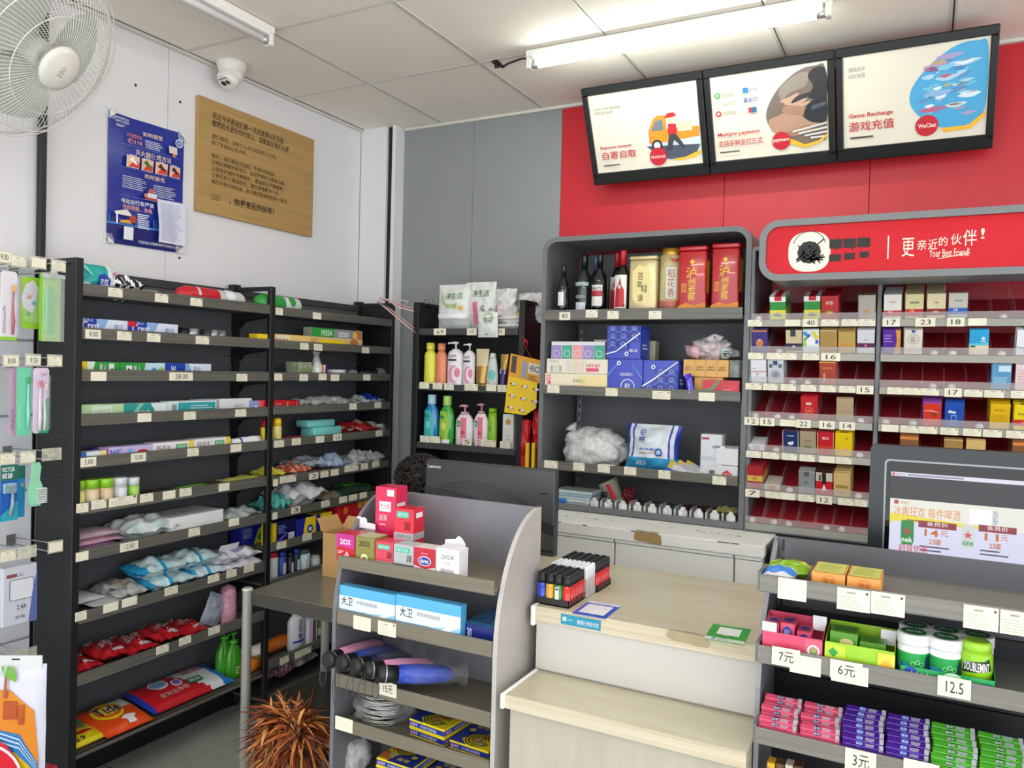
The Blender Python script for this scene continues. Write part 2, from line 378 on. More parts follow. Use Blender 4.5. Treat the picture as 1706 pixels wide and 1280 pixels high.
# ------------------------------------------------------------------ wall fan
def fan():
    d = Vector((.782, .281, -.556)).normalized(); cc = Vector((-2.253, 1.328, 2.418)); hub = cc+d*.1
    t = thing('wall_fan', 'round white wire caged wall fan at the top left', 'fan', hub-d*.1)
    z = d; x = Vector((0, 0, 1)).cross(z).normalized(); y = z.cross(x)
    R3 = Matrix((x, y, z)).transposed().to_4x4()
    G = mat('#d9d6cf', .35); R0 = .263
    def circle(r, zz, w, m, n=56): return ([(r*math.cos(2*PI*i/n), r*math.sin(2*PI*i/n), zz) for i in range(n)], w, m)
    b = MB(); b.T = R3
    for r, zz, w in ((R0, 0, .0028), (R0-.004, .022, .0018), (R0*.82, .068, .0018), (R0*.55, .092, .0016)):
        b.tube(circle(r, zz, w, G)[0], w, G, 6, True)
    obj('cage_ring', b, t)
    for nm, sg in (('front_grille', 1), ('rear_grille', -1)):
        b = MB(); b.T = R3; n = 92
        for i in range(n):
            a = 2*PI*i/n; tw = .26*sg; P = []
            for k in range(8):
                f = k/7; r = .062+(R0-.062)*f; zz = sg*(.1*(1-f**2.6)) if sg > 0 else -(.085*(1-f**3))
                aa = a+tw*f*f; P.append((r*math.cos(aa), r*math.sin(aa), zz))
            b.tube(P, .00105, G, 4)
        obj(nm, b, t)
    b = MB(); b.T = R3; b.lathe([(.0, .112), (.05, .112), (.064, .104), (.066, .096), (.06, .092)][::-1], mat('#dedbd2', .4), 32)
    F = planar(b, x*0+Vector((-.05, -.05, .1122)), (.1, 0, 0), (0, .1, 0)); F.text(.4, .4, .6, .46, 'FAN', mat('#8f8c86')); F.lines(.38, .3, .62, .38, 3, mat('#a09d96'), .4); F.ring(.5, .54, .07, .015, mat('#8f8c86')); obj('centre_badge', b, t)
    b = MB(); b.T = R3
    for k in range(3):
        a0 = k*2*PI/3+.5; vs = []; fs = []
        for i in range(9):
            for j in range(7):
                r = .035+.165*i/8; a = a0+(j/6-.5)*(1.25+.5*math.sin(i/8*PI)); vs.append((r*math.cos(a), r*math.sin(a), .012+.03*(j/6-.5)))
        for i in range(8):
            for j in range(6): fs.append((i*7+j, i*7+j+1, i*7+j+8, i*7+j+7))
        b.add(vs, fs, mat('#b9bfb9', .3), True)
    b.lathe([(.042, -.03), (.042, .045), (.03, .055)], mat('#b3b8b2', .4), 20); obj('blades', b, t)
    b = MB(); b.T = R3; b.lathe([(.05, -.2), (.078, -.18), (.085, -.11), (.07, -.07)], mat('#d9d8ce', .4), 24)
    for i in range(16): 
        a = 2*PI*i/16; b.box(.05*math.cos(a)-.004, .05*math.cos(a)+.004, .05*math.sin(a)-.004, .05*math.sin(a)+.004, -.205, -.2, DKGREY)
    obj('motor_housing', b, t)
    m0 = -d*.02+(-d*.14); wallp = Vector((XL, hub.y-.1, hub.z-.12))-(hub-d*.1)
    b = MB(); b.tube([m0, m0+Vector((-.05, -.0, -.09)), wallp+Vector((.1, 0, -.02)), wallp+Vector((.02, 0, 0))], [.03, .024, .024, .03], mat('#d9d8ce', .4), 12); b.box(wallp.x, wallp.x+.03, wallp.y-.06, wallp.y+.06, wallp.z-.1, wallp.z+.1, mat('#d9d8ce', .4), .008); obj('wall_bracket', b, t)
fan()

# ------------------------------------------------------------------ poster and wooden board on the left wall
def wallframe(mb, y0, y1, z0, z1, x): return planar(mb, (x, y0, z0), (0, y1-y0, 0), (0, 0, z1-z0))
def poster():
    y0, y1, z0, z1 = 1.932, 2.275, 2.0, 2.5
    t = thing('fire_safety_poster', 'dark blue fire safety poster with cut corners taped to the white wall', 'poster', (XL, 0, 0))
    b = MB(); n = 14; vs = []; BL = mat('#1d2f93', .3, var=.05, scale=6); Wm = mat('#e8ebf5', .5); OR = mat('#e9805c', .5)
    def S(u, v, l): return Vector((.004+.006*math.sin(v*11)*math.sin(u*3)+.004*math.sin(u*7+v*4)**2+l, y0+(y1-y0)*u, z0+(z1-z0)*v+.006*u))
    F = Frame(b, S, True, (y1-y0)/(z1-z0))
    F.rect(0, 0, 1, 1, BL); F.rect(0, 0, 1, .2, mat('#16246f', .3)); F.rect(0, .15, 1, .165, mat('#4f8fe0', .3))
    rn = random.Random(3)
    for i in range(26):
        u = rn.random()*.95; h = .02+.05*rn.random(); F.rect(u, .165, u+.02, .165+h, mat('#2d5fc4', .35))
    for u, v, du, dv in ((0, 1, .09, -.05), (1, 1, -.09, -.05), (1, 0, -.08, .05), (0, 0, .08, .05)): F.poly([(u, v), (u+du, v), (u, v+dv)][::(1 if du*dv > 0 else -1)], WH)
    F.text(.06, .955, .24, .975, '如何报警逃生', Wm, True); F.text(.06, .93, .24, .95, '消防安全提示', Wm, True); F.lines(.07, .9, .2, .922, 2, Wm)
    F.text(.42, .88, .68, .915, '如何报警', mat('#f6d9c0'), True); F.text(.2, .84, .4, .872, '火灾报警电话', OR, True); F.text(.21, .79, .4, .83, '✆119', mat('#f2a58d'), True)
    F.lines(.44, .79, .7, .86, 5, Wm, .35); F.ring(.91, .9, .05, .012, Wm); F.circ(.91, .9, .028, mat('#7fa0e0')); F.rect(.76, .8, .88, .86, mat('#e5d6d0')); F.circ(.83, .79, .025, OR)
    F.rect(.12, .772, .9, .775, mat('#6f86d8'))
    F.text(.3, .71, .78, .755, '灭火器使用方法', mat('#f6d9c0'), True)
    for i in range(4):
        u = .2+.185*i; F.rect(u-.004, .604, u+.154, .696, Wm); F.rect(u, .608, u+.15, .692, mat('#f0b994')); F.poly([(u+.02, .608), (u+.15, .608), (u+.15, .65), (u+.08, .66)], mat('#d8402f')); F.poly([(u+.02, .66), (u+.06, .69), (u+.13, .64), (u+.12, .63)], mat(('#f3efe6', '#2f7a3b', '#3a2b2c', '#2b2426')[i])); F.lines(u+.03, .7, u+.13, .708, 1, Wm)
    F.rect(.12, .592, .9, .595, mat('#6f86d8'))
    F.text(.42, .545, .7, .58, '如何逃生', mat('#f6d9c0'), True); F.lines(.15, .44, .5, .54, 7, Wm, .28); F.lines(.55, .42, .9, .52, 7, Wm, .28)
    F.circ(.52, .45, .035, mat('#d8623f')); F.rect(.47, .39, .6, .435, mat('#d7e4f5')); F.circ(.45, .41, .025, OR); F.poly([(.44, .38), (.62, .38), (.6, .4), (.46, .4)], mat('#c24a35'))
    F.rect(.1, .375, .6, .378, mat('#6f86d8')); F.text(.13, .315, .55, .355, '电动自行车严禁', Wm, True); F.text(.14, .27, .52, .308, '违规停放、充电', mat('#f2a58d'), True)
    F.lines(.33, .14, .5, .26, 8, Wm, .45); F.poly([(.04, .24), (.2, .27), (.27, .22), (.05, .22)], mat('#e9e3d8')); F.rect(.06, .15, .08, .23, Wm); F.circ(.27, .2, .045, mat('#b9402f')); F.poly([(.1, .16), (.25, .16), (.22, .19), (.12, .18)], mat('#e0a043'))
    F.rect(.6, .055, .985, .405, mat('#dadbee', .6)); F.lines(.64, .08, .95, .385, 20, mat('#9a9db5'), .3)
    F.rect(.15, .035, .27, .135, mat('#e6e8ef', .6)); F.text(.34, .02, .95, .045, '平湖街道火灾隐患违规行为管理办公室（宣）', Wm)
    o = obj('printed_sheet', b, t)
    for (u, v) in ((.02, .99), (.98, .97), (.97, .03), (.03, .03)):
        b = MB(); p = S(u, v, .002); b.box(.004, .0075, p.y-.02, p.y+.02, p.z-.02, p.z+.02, film('#ffffff', .35)); obj('adhesive_tape', b, t)
poster()
def board():
    y0, y1, z0, z1 = 2.335, 3.045, 2.197, 2.687
    t = thing('wooden_sign_board', 'light wood sign board with black lettering on the white wall', 'sign', (XL, 0, 0))
    b = MB(); b.box(.001, .022, y0, y1, z0, z1, wood('#a8854d', '#b9965c', (60, 2.2, 50), .55), .001); obj('board', b, t)
    b = MB(); F = wallframe(b, y0, y1, z0, z1, .0222); K = mat('#2c2013', .6); K2 = mat('#4d3b22', .6)
    F.text(.1, .84, .7, .9, '无论今天是我们第一次还是第N次见面', K, True); F.text(.1, .77, .75, .83, '都愿阳光洒在你的脸上，温暖留在我们心里', K, True)
    for i, (s, e) in enumerate((('我们相信，没有什么可以轻易把人打动，', .64), ('除了发自内心的关怀。', .38), ('', 0), ('每天，我们都全力以赴，不停为你加油：', .63), ('让成长的脚步更坚实，追逐梦想的人更有力量，', .72), ('让陌生的城市不再陌生，漂泊的心不再孤单，', .71), ('让快乐的人更加快乐，遇见幸福更多一点', .66), ('我们不停为你加油，因为我们就是你们的一部分。', .75))):
        if s: v = .665-.057*i; F.text(.1, v, e, v+.042, s, K2)
    F.lines(.1, .13, .2, .19, 3, K2, .2); F.text(.24, .12, .62, .19, '，你更亲近的伙伴！', K, True); obj('lettering', b, t)
board()

# ------------------------------------------------------------------ menu light boxes under the ceiling
def lightboxes():
    zt, zb = CAMZ+.3888*3.23, CAMZ+.2551*3.42; xa = -.4328*3.23; Wd = .4914*3.23/3
    zt += .0; x0s = [0]; 
    wd = [hit(1168, 130, 1, 3.23).x-hit(968, 148, 1, 3.23).x, 0, 0]
    c1 = hit(1170, 128, 1, 3.23).x; c2 = hit(1391, 85, 1, 3.23).x; xe = xa+.4914*3.23
    cuts = [xa, c1, c2, xe]
    U0 = Vector((0, 3.42, zb)); V = Vector((0, 3.23-3.42, zt-zb)); H = V.length; tilt = math.atan2(3.42-3.23, zt-zb)
    info = [('delivery van', 0), ('payment terminal', 1), ('game top up', 2)]
    LB = ['leftmost light box menu sign showing an orange delivery van', 'middle light box menu sign showing hands with a payment terminal', 'rightmost light box menu sign with blue fantasy artwork']
    RD = mat('#c41f2e', .4, var=.02); PAPER = mat('#ddd6c4', .4, var=.01, emit=.03); GY = mat('#8a8880', .5)
    for i in range(3):
        a, e = cuts[i]+.002, cuts[i+1]-.002; w_ = e-a
        t = thing('menu_light_box', LB[i], 'light box', (a, 3.42, zb), rot=(tilt, 0, 0), group='menu light boxes along the top of the red wall')
        fr = .034; FR = mat('#121413', .3)
        b = MB()
        for (x0, x1, z0, z1) in ((0, w_, 0, fr+.018), (0, w_, H-fr, H), (0, fr*.75, fr, H-fr), (w_-fr*.75, w_, fr, H-fr)): b.box(x0, x1, -.014, .012, z0, z1, FR, .003)
        obj('frame', b, t)
        b = MB(); b.box(.004, w_-.004, .012, .045, .004, H-.004, FR); obj('backing_box', b, t)
        b = MB(); b.box(fr*.7, w_-fr*.7, -.004, .011, fr, H-fr+.006, PAPER)
        F = planar(b, (fr*.75, -.0045, fr+.018), (w_-fr*1.5, 0, 0), (0, 0, H-2*fr-.018)); F.k = 2
        asp = F.asp
        if i == 0:
            pts = [(.99, .12), (.99, .9), (.9, .96), (.75, .9), (.6, .78), (.5, .6), (.47, .42), (.52, .25), (.62, .12), (.8, .06), (.93, .08)]
            F.blob(pts, mat('#c9d3dc', .5)); F.poly([(.5, .28), (.99, .24), (.93, .08), (.8, .06), (.62, .12)], mat('#4a4f60', .5)); F.poly([(.99, .17), (.99, .12), (.93, .08), (.8, .06), (.72, .09), (.85, .1)], mat('#f0b62c', .5))
            F.poly([(.53, .3), (.99, .34), (.99, .46), (.7, .47), (.7, .64), (.62, .64), (.58, .6), (.53, .46)], mat('#e88f1f', .5)); F.poly([(.56, .46), (.6, .58), (.67, .59), (.67, .46)], mat('#6f7a86', .5)); F.rect(.72, .47, .99, .72, mat('#dfe6ea', .5))
            F.circ(.6, .28, .05, mat('#2d2f36')); F.circ(.6, .28, .03, mat('#e6e6e6')); F.rect(.8, .42, .93, .54, mat('#e9c9a9', .5))
            F.circ(.745, .58, .035, mat('#f0c9a8')); F.poly([(.69, .6), (.8, .61), (.78, .66), (.72, .66)], mat('#c9202a')); F.poly([(.71, .4), (.79, .4), (.79, .52), (.72, .53)], mat('#c9202a')); F.poly([(.72, .4), (.78, .4), (.86, .22), (.83, .22), (.76, .33), (.73, .22), (.69, .22)], mat('#3b3b46'))
            F.circ(.6, .14, .08, RD); F.text(.535, .12, .665, .155, 'PACKAGE', mat('#f4e9dc'), True)
            F.text(.05, .8, .3, .835, '为您代收代寄包裹', GY); F.text(.05, .75, .22, .785, '帮您省时省事', GY)
            F.text(.06, .3, .37, .345, 'Express keeper', RD, True); F.text(.07, .17, .4, .27, '自寄自取', RD, True); F.rect(.07, .085, .23, .1, mat('#4a403b'))
        elif i == 1:
            F.blob([(.985, .2), (.985, .9), (.9, .96), (.76, .93), (.6, .78), (.49, .56), (.49, .38), (.6, .22), (.78, .1), (.92, .12)], mat('#76675c', .5))
            F.blob([(.62, .62), (.68, .7), (.82, .76), (.84, .9), (.72, .88), (.6, .76)], mat('#8f8378', .5)); F.blob([(.84, .62), (.985, .6), (.985, .9), (.9, .94), (.84, .86), (.88, .74)], mat('#2c2a2d', .5))
            F.blob([(.5, .42), (.52, .3), (.62, .22), (.78, .26), (.92, .3), (.9, .38), (.8, .4), (.76, .5), (.66, .5), (.58, .46)], mat('#b08a72', .5))
            for k in range(4): F.blob([(.62+.03*k, .6-.03*k), (.7+.03*k, .62-.03*k), (.76+.03*k, .67-.035*k), (.75+.03*k, .69-.035*k), (.68+.03*k, .655-.03*k), (.61+.03*k, .63-.03*k)], mat('#c39d85', .5))
            F.blob([(.62, .5), (.7, .46), (.82, .44), (.84, .5), (.74, .55), (.64, .56)], mat('#a37c66', .5)); F.blob([(.7, .58), (.84, .64), (.85, .68), (.74, .65)], mat('#3b3436', .5))
            F.blob([(.8, .42), (.83, .54), (.9, .6), (.985, .6), (.985, .36), (.88, .34)], mat('#23252c', .5)); F.poly([(.86, .48), (.985, .52), (.985, .56), (.87, .53)], mat('#4a5260', .5)); F.blob([(.6, .24), (.7, .2), (.86, .26), (.84, .32), (.7, .28)], mat('#9a7560', .5))
            for k in range(4): F.poly([(.7+.05*k, .27-.03*k), (.99, .33-.05*k), (.99, .31-.05*k), (.7+.05*k, .25-.03*k)], mat('#d9d6d0', .5))
            F.poly([(.66, .2), (.8, .1), (.92, .13), (.99, .2), (.99, .17), (.93, .1), (.8, .06), (.68, .12)], mat('#f0b62c', .5))
            F.circ(.6, .17, .08, RD); F.text(.53, .15, .67, .2, 'payment', mat('#f4e9dc'), True)
            for k, (u, v, c, s) in enumerate(((.06, .78, '#3aa84c', '微信支付'), (.06, .68, '#e6eef5', 'QQ支付'), (.06, .57, '#d8343a', '百度钱包'))):
                F.circ(u, v, .026, mat(c, .5)); F.circ(u, v, .012, mat('#f4f0e6' if k else '#e8f5e6')); F.text(u+.045, v-.025, u+.16, v+.025, s, GY)
            F.rect(.29, .77, .335, .83, mat('#2f7fd0')); F.text(.345, .775, .42, .82, '支付宝', mat('#4d6f9c')); F.text(.29, .66, .41, .72, '翼支付', mat('#2d5fae'), True); F.rect(.33, .54, .4, .6, mat('#b8343f')); F.rect(.36, .54, .4, .6, mat('#1f6b8a'))
            F.text(.04, .285, .42, .345, 'Multiple payment', RD, True); F.text(.04, .17, .44, .25, '支持多种支付方式', RD, True); F.rect(.05, .1, .23, .115, mat('#4a403b'))
        else:
            F.blob([(.985, .28), (.985, .9), (.92, .97), (.78, .95), (.62, .8), (.5, .6), (.48, .42), (.56, .25), (.72, .11), (.88, .13)], mat('#4aa6d4', .5)); rn = random.Random(5)
            for k in range(60):
                an = rn.random()*6.28; q = rn.random()**.6; u = .76+.2*q*math.cos(an); v = .52+.34*q*math.sin(an); r = .012+.03*rn.random(); w2 = r*(1+2*rn.random())
                if u+w2 > .98: continue
                F.k = 4+k % 6; F.blob([(u-w2, v), (u, v+r*.8), (u+w2, v+r*.5), (u, v-r*.8)], mat(rn.choice(['#7fc4e2', '#5aa5d6', '#a9cfe6', '#8fb0d8', '#5f8fc0', '#a89cc4', '#d6e6f0', '#6fc0d8', '#3f8fc4', '#b8a070', '#c0607a']), .5), 3)
            F.k = 10
            F.poly([(.7, .12), (.88, .12), (.99, .25), (.99, .2), (.9, .08), (.72, .07)], mat('#f0b62c', .5)); F.circ(.6, .16, .08, RD); F.text(.54, .14, .665, .185, 'WeChat', mat('#f4e9dc'), True)
            F.text(.04, .83, .16, .88, '游戏点卡', GY); F.text(.04, .76, .16, .81, 'Q币充值', GY); F.text(.04, .32, .36, .38, 'Game Recharge', RD, True); F.text(.04, .18, .37, .29, '游戏充值', RD, True); F.rect(.05, .1, .22, .12, mat('#4a403b'))
        obj('printed_panel', b, t)
lightboxes()
# ------------------------------------------------------------------ black shelving along the left wall
PERF = mat('#1d1e20', .5); BACKP = mat('#55575b', .5, var=.05, scale=3)
LZ = [1.766, 1.618, 1.476, 1.324, 1.178, 1.022, .862, .648, .436, .187]          # lip bottoms, bay one
LZ2 = [1.765, 1.619, 1.478, 1.328, 1.183, 1.018, .867, .725, .565, .205, .05]    # bay two
XF = -2.52
def bracket_shelf(unit, y0, y1, z, tags=(), lip=.04, depth=.225):
    """shelf with a raised front lip facing +x; tags: (px_left, px_right, py_mid, text)"""
    b = MB(); b.box(XF-depth, XF-.004, y0, y1, z+.004, z+.012, SHELFY)
    s = obj('shelf', b, unit)
    b = MB(); b.box(XF-.006, XF, y0, y1, z, z+lip, SHELFY, .0015); b.box(XF-.012, XF-.006, y0, y1, z+lip-.003, z+lip, SHELFY); b.box(XF-.03, XF, y0, y1, z-.002, z+.001, DKGREY); obj('front_lip', b, s)
    for y in (y0+.004, y1-.007): b = MB(); b.prism([(XF-depth, z+.004), (XF-.01, z+.004), (XF-.05, z-.012), (XF-depth+.04, z-.03), (XF-depth, z-.07)], y, y+.003, 1, PERF); obj('shelf_bracket', b, s)
    for (a, c, v, tx) in tags:
        p, q = hit(a, v, 0, XF+.001), hit(c, v, 0, XF+.001); r = math.sin(a*7)*.0015
        if q.y > y1: continue
        h = .031; zc = min(max(p.z, z+.012), z+lip-.008); price_tag(s, (XF+.001, p.y, zc-h/2+r), (0, q.y-p.y, 0), (.0, 0, h), tx)
    return s
def perf_panel(name, parent, x0, x1, y, z0, z1, th=.002, hole=True):
    b = MB(); b.box(x0, x1, y, y+th, z0, z1, PERF)
    h = MB(); vs = []; fs = []
    nx = max(2, int((x1-x0-.05)/.024))
    zz = z0+.03; k = 0
    while zz < z1-.02:
        for i in range(nx):
            x = x0+.03+.024*i+(.012 if k % 2 else 0)
            if x > x1-.02: continue
            n = len(vs); r = .0035
            for yy in (y-.0006,): vs += [(x-r, yy, zz), (x, yy, zz-r), (x+r, yy, zz), (x, yy, zz+r)]
            fs.append((n, n+1, n+2, n+3))
        zz += .019; k += 1
    b.add(vs, fs, mat('#08080a', .8)); b.add([(v[0], v[1]+th+.0012, v[2]) for v in vs], fs, mat('#4a4c50', .8))
    return obj(name, b, parent)
su = thing('wall_shelving', 'tall black two-bay shelving unit with ten grey shelves along the white left wall', 'shelving', (0, 0, 0))
tags1 = {0: [(180, 204, 486, ''), (258, 280, 496, ''), (317, 337, 503, '')], 1: [(142, 168, 557, '8.00'), (195, 219, 560, ''), (245, 267, 562, ''), (326, 348, 567, '')],
 2: [(151, 177, 628, ' '), (282, 321, 628, '28.00'), (394, 412, 629, '')], 3: [(229, 252, 697, ' '), (306, 326, 693, ''), (392, 410, 688, '')],
 4: [(134, 160, 772, '5.00'), (218, 243, 763, '15.00'), (312, 331, 754, ''), (384, 402, 747, ' ')], 5: [(127, 147, 848, ''), (152, 177, 843, ''), (181, 228, 838, ''), (233, 255, 831, ''), (271, 292, 826, ' '), (299, 319, 822, ''), (364, 382, 813, ' ')],
 6: [(126, 147, 930, ' '), (200, 230, 913, '12.00'), (314, 333, 888, ''), (381, 398, 872, ' ')], 7: [(125, 144, 1030, ''), (172, 197, 1015, ' '), (203, 228, 1007, ' '), (274, 296, 988, ''), (346, 365, 966, ''), (377, 394, 958, ''), (406, 423, 949, '')],
 8: [(260, 281, 1085, ''), (298, 318, 1071, ''), (347, 366, 1052, '')]}
for k in range(10):
    bracket_shelf(su, 1.662, 2.515, LZ[k], tags1.get(k, ()), lip=.04 if k < 9 else .012, depth=.225 if k < 9 else .24)
tags2 = {0: [(459, 471, 519, ''), (521, 535, 526, ' ')], 1: [(500, 514, 577, ''), (523, 537, 578, ''), (603, 615, 583, '')], 2: [(457, 470, 629, ''), (499, 513, 629, ''), (531, 544, 628, ' '), (551, 565, 629, ' '), (605, 617, 629, ' ')],
 3: [(582, 594, 678, ''), (624, 635, 676, ' ')], 4: [(457, 473, 741, ''), (486, 501, 737, ''), (526, 540, 733, ' '), (555, 569, 730, '5.8'), (626, 637, 723, ' ')],
 5: [(455, 463, 805, ' '), (466, 493, 801, ''), (515, 530, 794, ' 2'), (534, 547, 791, ''), (551, 564, 788, ' '), (574, 597, 782, ''), (601, 613, 778, ''), (620, 632, 774, '')],
 6: [(454, 462, 860, ' '), (485, 500, 852, '3'), (535, 549, 841, ''), (565, 578, 834, ' '), (581, 595, 831, ' '), (599, 611, 827, ' ')], 7: [(461, 477, 910, ''), (504, 519, 897, '')], 9: [(466, 481, 1104, ''), (491, 518, 1094, '')]}
for k in range(11):
    bracket_shelf(su, 2.548, 3.395, LZ2[k], tags2.get(k, ()), lip=.037)
for (a, c) in ((1.662, 2.515), (2.548, 3.395)):
    for z0, z1 in zip((.1, .47, .84, 1.21, 1.58), (.468, .838, 1.208, 1.578, 1.87)):
        b = MB(); b.box(-2.752, -2.747, a-.01, c+.01, z0, z1, BACKP); obj('back_panel', b, su)
    b = MB(); b.box(-2.765, -2.742, a-.01, c+.01, 1.845, 1.878, mat('#3a3b3e', .5), .002); obj('back_rail', b, su)
for y in (2.532,):
    b = MB(); b.box(-2.775, -2.735, y-.018, y+.018, 0, 1.9, BLK); b.box(-2.734, -2.7345, y-.01, y-.004, .1, 1.88, mat('#050505')); obj('rear_upright', b, su)
    b = MB(); b.box(XF-.022, XF, y-.014, y+.014, .0, 1.886, BLK, .002); obj('front_upright', b, su)
    b = MB(); b.box(-2.75, XF-.02, y-.01, y+.01, 1.868, 1.886, BLK); b.box(-2.75, XF-.02, y-.01, y+.01, .1, .13, BLK); obj('top_arm', b, su)
for y, s in ((1.652, 1), (3.402, -1)):
    b = MB(); b.box(XF-.024, XF, y-.014, y+.014, 0, 1.89, BLK, .002); obj('front_upright', b, su)
    b = MB(); b.box(-2.765, XF-.02, y-.012, y+.012, 1.872, 1.89, BLK); obj('top_arm', b, su)
    if s < 0: b = MB(); b.box(-2.775, -2.735, y-.018, y+.018, 0, 1.9, BLK); obj('rear_upright', b, su)
    perf_panel('side_panel', su, -2.745, XF-.024, y-.001, .03, 1.872)
b = MB(); b.box(-2.775, -2.74, 1.67, 3.38, .002, .1, BLK); obj('plinth', b, su)

# ------------------------------------------------------------------ shelving facing the shop, generic
def front_shelf(unit, x0, x1, yf, z, lip, depth, tags=(), M_=None, name='shelf', hl=None, tilt=0):
    """shelf whose lip faces -y. tags: (px0, px1, py_mid, text)"""
    M_ = M_ or SHELFX
    b = MB(); b.box(x0, x1, yf+.002, yf+depth, z+.004, z+.014, M_); s = obj(name, b, unit)
    b = MB(); b.box(x0-.001, x1+.001, yf-.005, yf+.001, z, z+lip, M_, .0015); b.box(x0, x1, yf, yf+.014, z-.002, z+.002, M_); obj('front_lip', b, s)
    for (a, c, v, tx) in tags:
        p, q = hit(a, v, 1, yf-.006), hit(c, v, 1, yf-.006); h = hl or .032
        price_tag(s, (p.x, yf-.006, p.z-h/2), (q.x-p.x, 0, 0), (0, 0, h), tx)
    return s
# black bay with shampoo
ub = thing('corner_shelving', 'narrow black perforated shelving bay with shampoo bottles against the grey wall', 'shelving', (0, 0, 0))
for z, tg in ((1.713, [(723, 743, 553, '6.9'), (778, 794, 553, '10元'), (824, 841, 553, '5元')]), (1.443, [(699, 715, 642, ''), (721, 737, 643, ''), (740, 756, 644, ''), (774, 796, 645, ''), (810, 827, 646, ' '), (829, 844, 647, '')]),
    (1.158, [(700, 716, 731, ''), (717, 733, 732, ''), (770, 786, 736, '5'), (801, 826, 738, ''), (833, 850, 741, '')]), (.9, []), (.62, []), (.3, [])):
    s = front_shelf(ub, -2.21, -1.665, 3.2, z, .03, .3, tg, mat('#3f4042', .45))
for x in (-2.232, -1.645):
    b = MB(); b.box(x-.016, x+.016, 3.195, 3.22, 0, 1.872, BLK, .002); obj('front_upright', b, ub)
    b = MB(); b.box(x-.012, x+.012, 3.49, 3.515, 0, 1.872, BLK); obj('rear_upright', b, ub)
    b = MB(); b.box(x-.012, x+.012, 3.22, 3.49, 1.858, 1.872, BLK); obj('top_arm', b, ub)
    b = MB(); b.box(x-.001, x+.001, 3.22, 3.49, .1, 1.858, PERF); vs = []; fs = []; zz = .15; k = 0
    while zz < 1.83:
        for i in range(10):
            yy = 3.235+.025*i+(.012 if k % 2 else 0); n = len(vs); r = .004
            for xx in (-.0016, .0016): pass
            for xx in (x-.0016, x+.0016): 
                n = len(vs); vs += [(xx, yy-r, zz), (xx, yy, zz-r), (xx, yy+r, zz), (xx, yy, zz+r)]; fs.append((n, n+1, n+2, n+3))
        zz += .02; k += 1
    b.add(vs, fs, mat('#5a5c60', .8)); obj('side_panel', b, ub)
b = MB(); b.box(-2.22, -1.66, 3.497, 3.503, .1, 1.8, mat('#26262a', .5)); obj('back_panel', b, ub)

# ------------------------------------------------------------------ rounded frame helper (outline in xz)
def round_rect(x0, x1, z0, z1, r, n=8, corners=(1, 1, 1, 1)):
    P = []
    for (cx, cz, a0, on, qx, qz) in ((x0+r, z1-r, PI/2, corners[0], x0, z1), (x0+r, z0+r, PI, corners[1], x0, z0), (x1-r, z0+r, 1.5*PI, corners[2], x1, z0), (x1-r, z1-r, 0, corners[3], x1, z1)):
        if on: P += [(cx+r*math.cos(a0+PI/2*i/n), cz+r*math.sin(a0+PI/2*i/n)) for i in range(n+1)]
        else: P.append((qx, qz))
    return P
def shell_frame(mb, outer, inner, y0, y1, m):
    n = len(outer); vs = []
    for P, y in ((outer, y0), (inner, y0), (inner, y1), (outer, y1)): vs += [(p[0], y, p[1]) for p in P]
    fs = []
    for i in range(n):
        j = (i+1) % n
        for a in range(4): c = (a+1) % 4; fs.append((a*n+i, a*n+j, c*n+j, c*n+i))
    mb.add(vs, fs, m)
# drinks and tissue cabinet
uc = thing('display_cabinet', 'grey display cabinet with rounded top corners holding bottles and tissues', 'cabinet', (0, 0, 0))
x0, x1, z0, z1 = -1.454, -.592, .975, 2.112
b = MB(); o_ = round_rect(x0, x1, z0, z1, .06, corners=(1, 0, 0, 1)); i_ = round_rect(x0+.02, x1-.02, z0+.003, z1-.02, .045, corners=(1, 0, 0, 1)); shell_frame(b, o_, i_, 3.0, 3.4, FRAMEG); obj('cabinet_frame', b, uc)
INN = mat('#5e5f63', .5, var=.04, scale=4)
b = MB(); b.box(x0+.03, x1-.03, 3.335, 3.34, z0, z1-.03, INN); obj('back_panel', b, uc)
b = MB()
for x in (x0+.05, x1-.05): b.box(x-.008, x+.008, 3.325, 3.335, z0, z1-.08, mat('#9a9b9d', .4, .5)); [b.box(x-.003, x+.003, 3.324, 3.325, z0+.05+.04*i, z0+.07+.04*i, BLK) for i in range(26)]
obj('slotted_rail', b, uc)
LS = [(1.764, .042, [(932, 950, 527, '80'), (976, 996, 523, ''), (1012, 1031, 525, ''), (1081, 1102, 525, '')]),
      (1.455, .036, [(912, 932, 648, ''), (1009, 1029, 653, ''), (1087, 1117, 658, ''), (1164, 1191, 661, ' ')]),
      (1.139, .036, [(907, 929, 773, ''), (955, 974, 777, ''), (996, 1016, 780, ''), (1040, 1060, 784, ''), (1097, 1117, 790, ''), (1187, 1210, 800, '')])]
for z, lp, tg in LS: front_shelf(uc, x0+.022, x1-.024, 3.0-.012, z, lp, .34, tg)
b = MB(); b.box(x0+.02, x1-.02, 3.0, 3.34, .975, .99, FRAMEG); b.box(x0+.02, x1-.02, 2.997, 3.003, .975, 1.0, FRAMEG, .001); obj('bottom_shelf', b, uc)

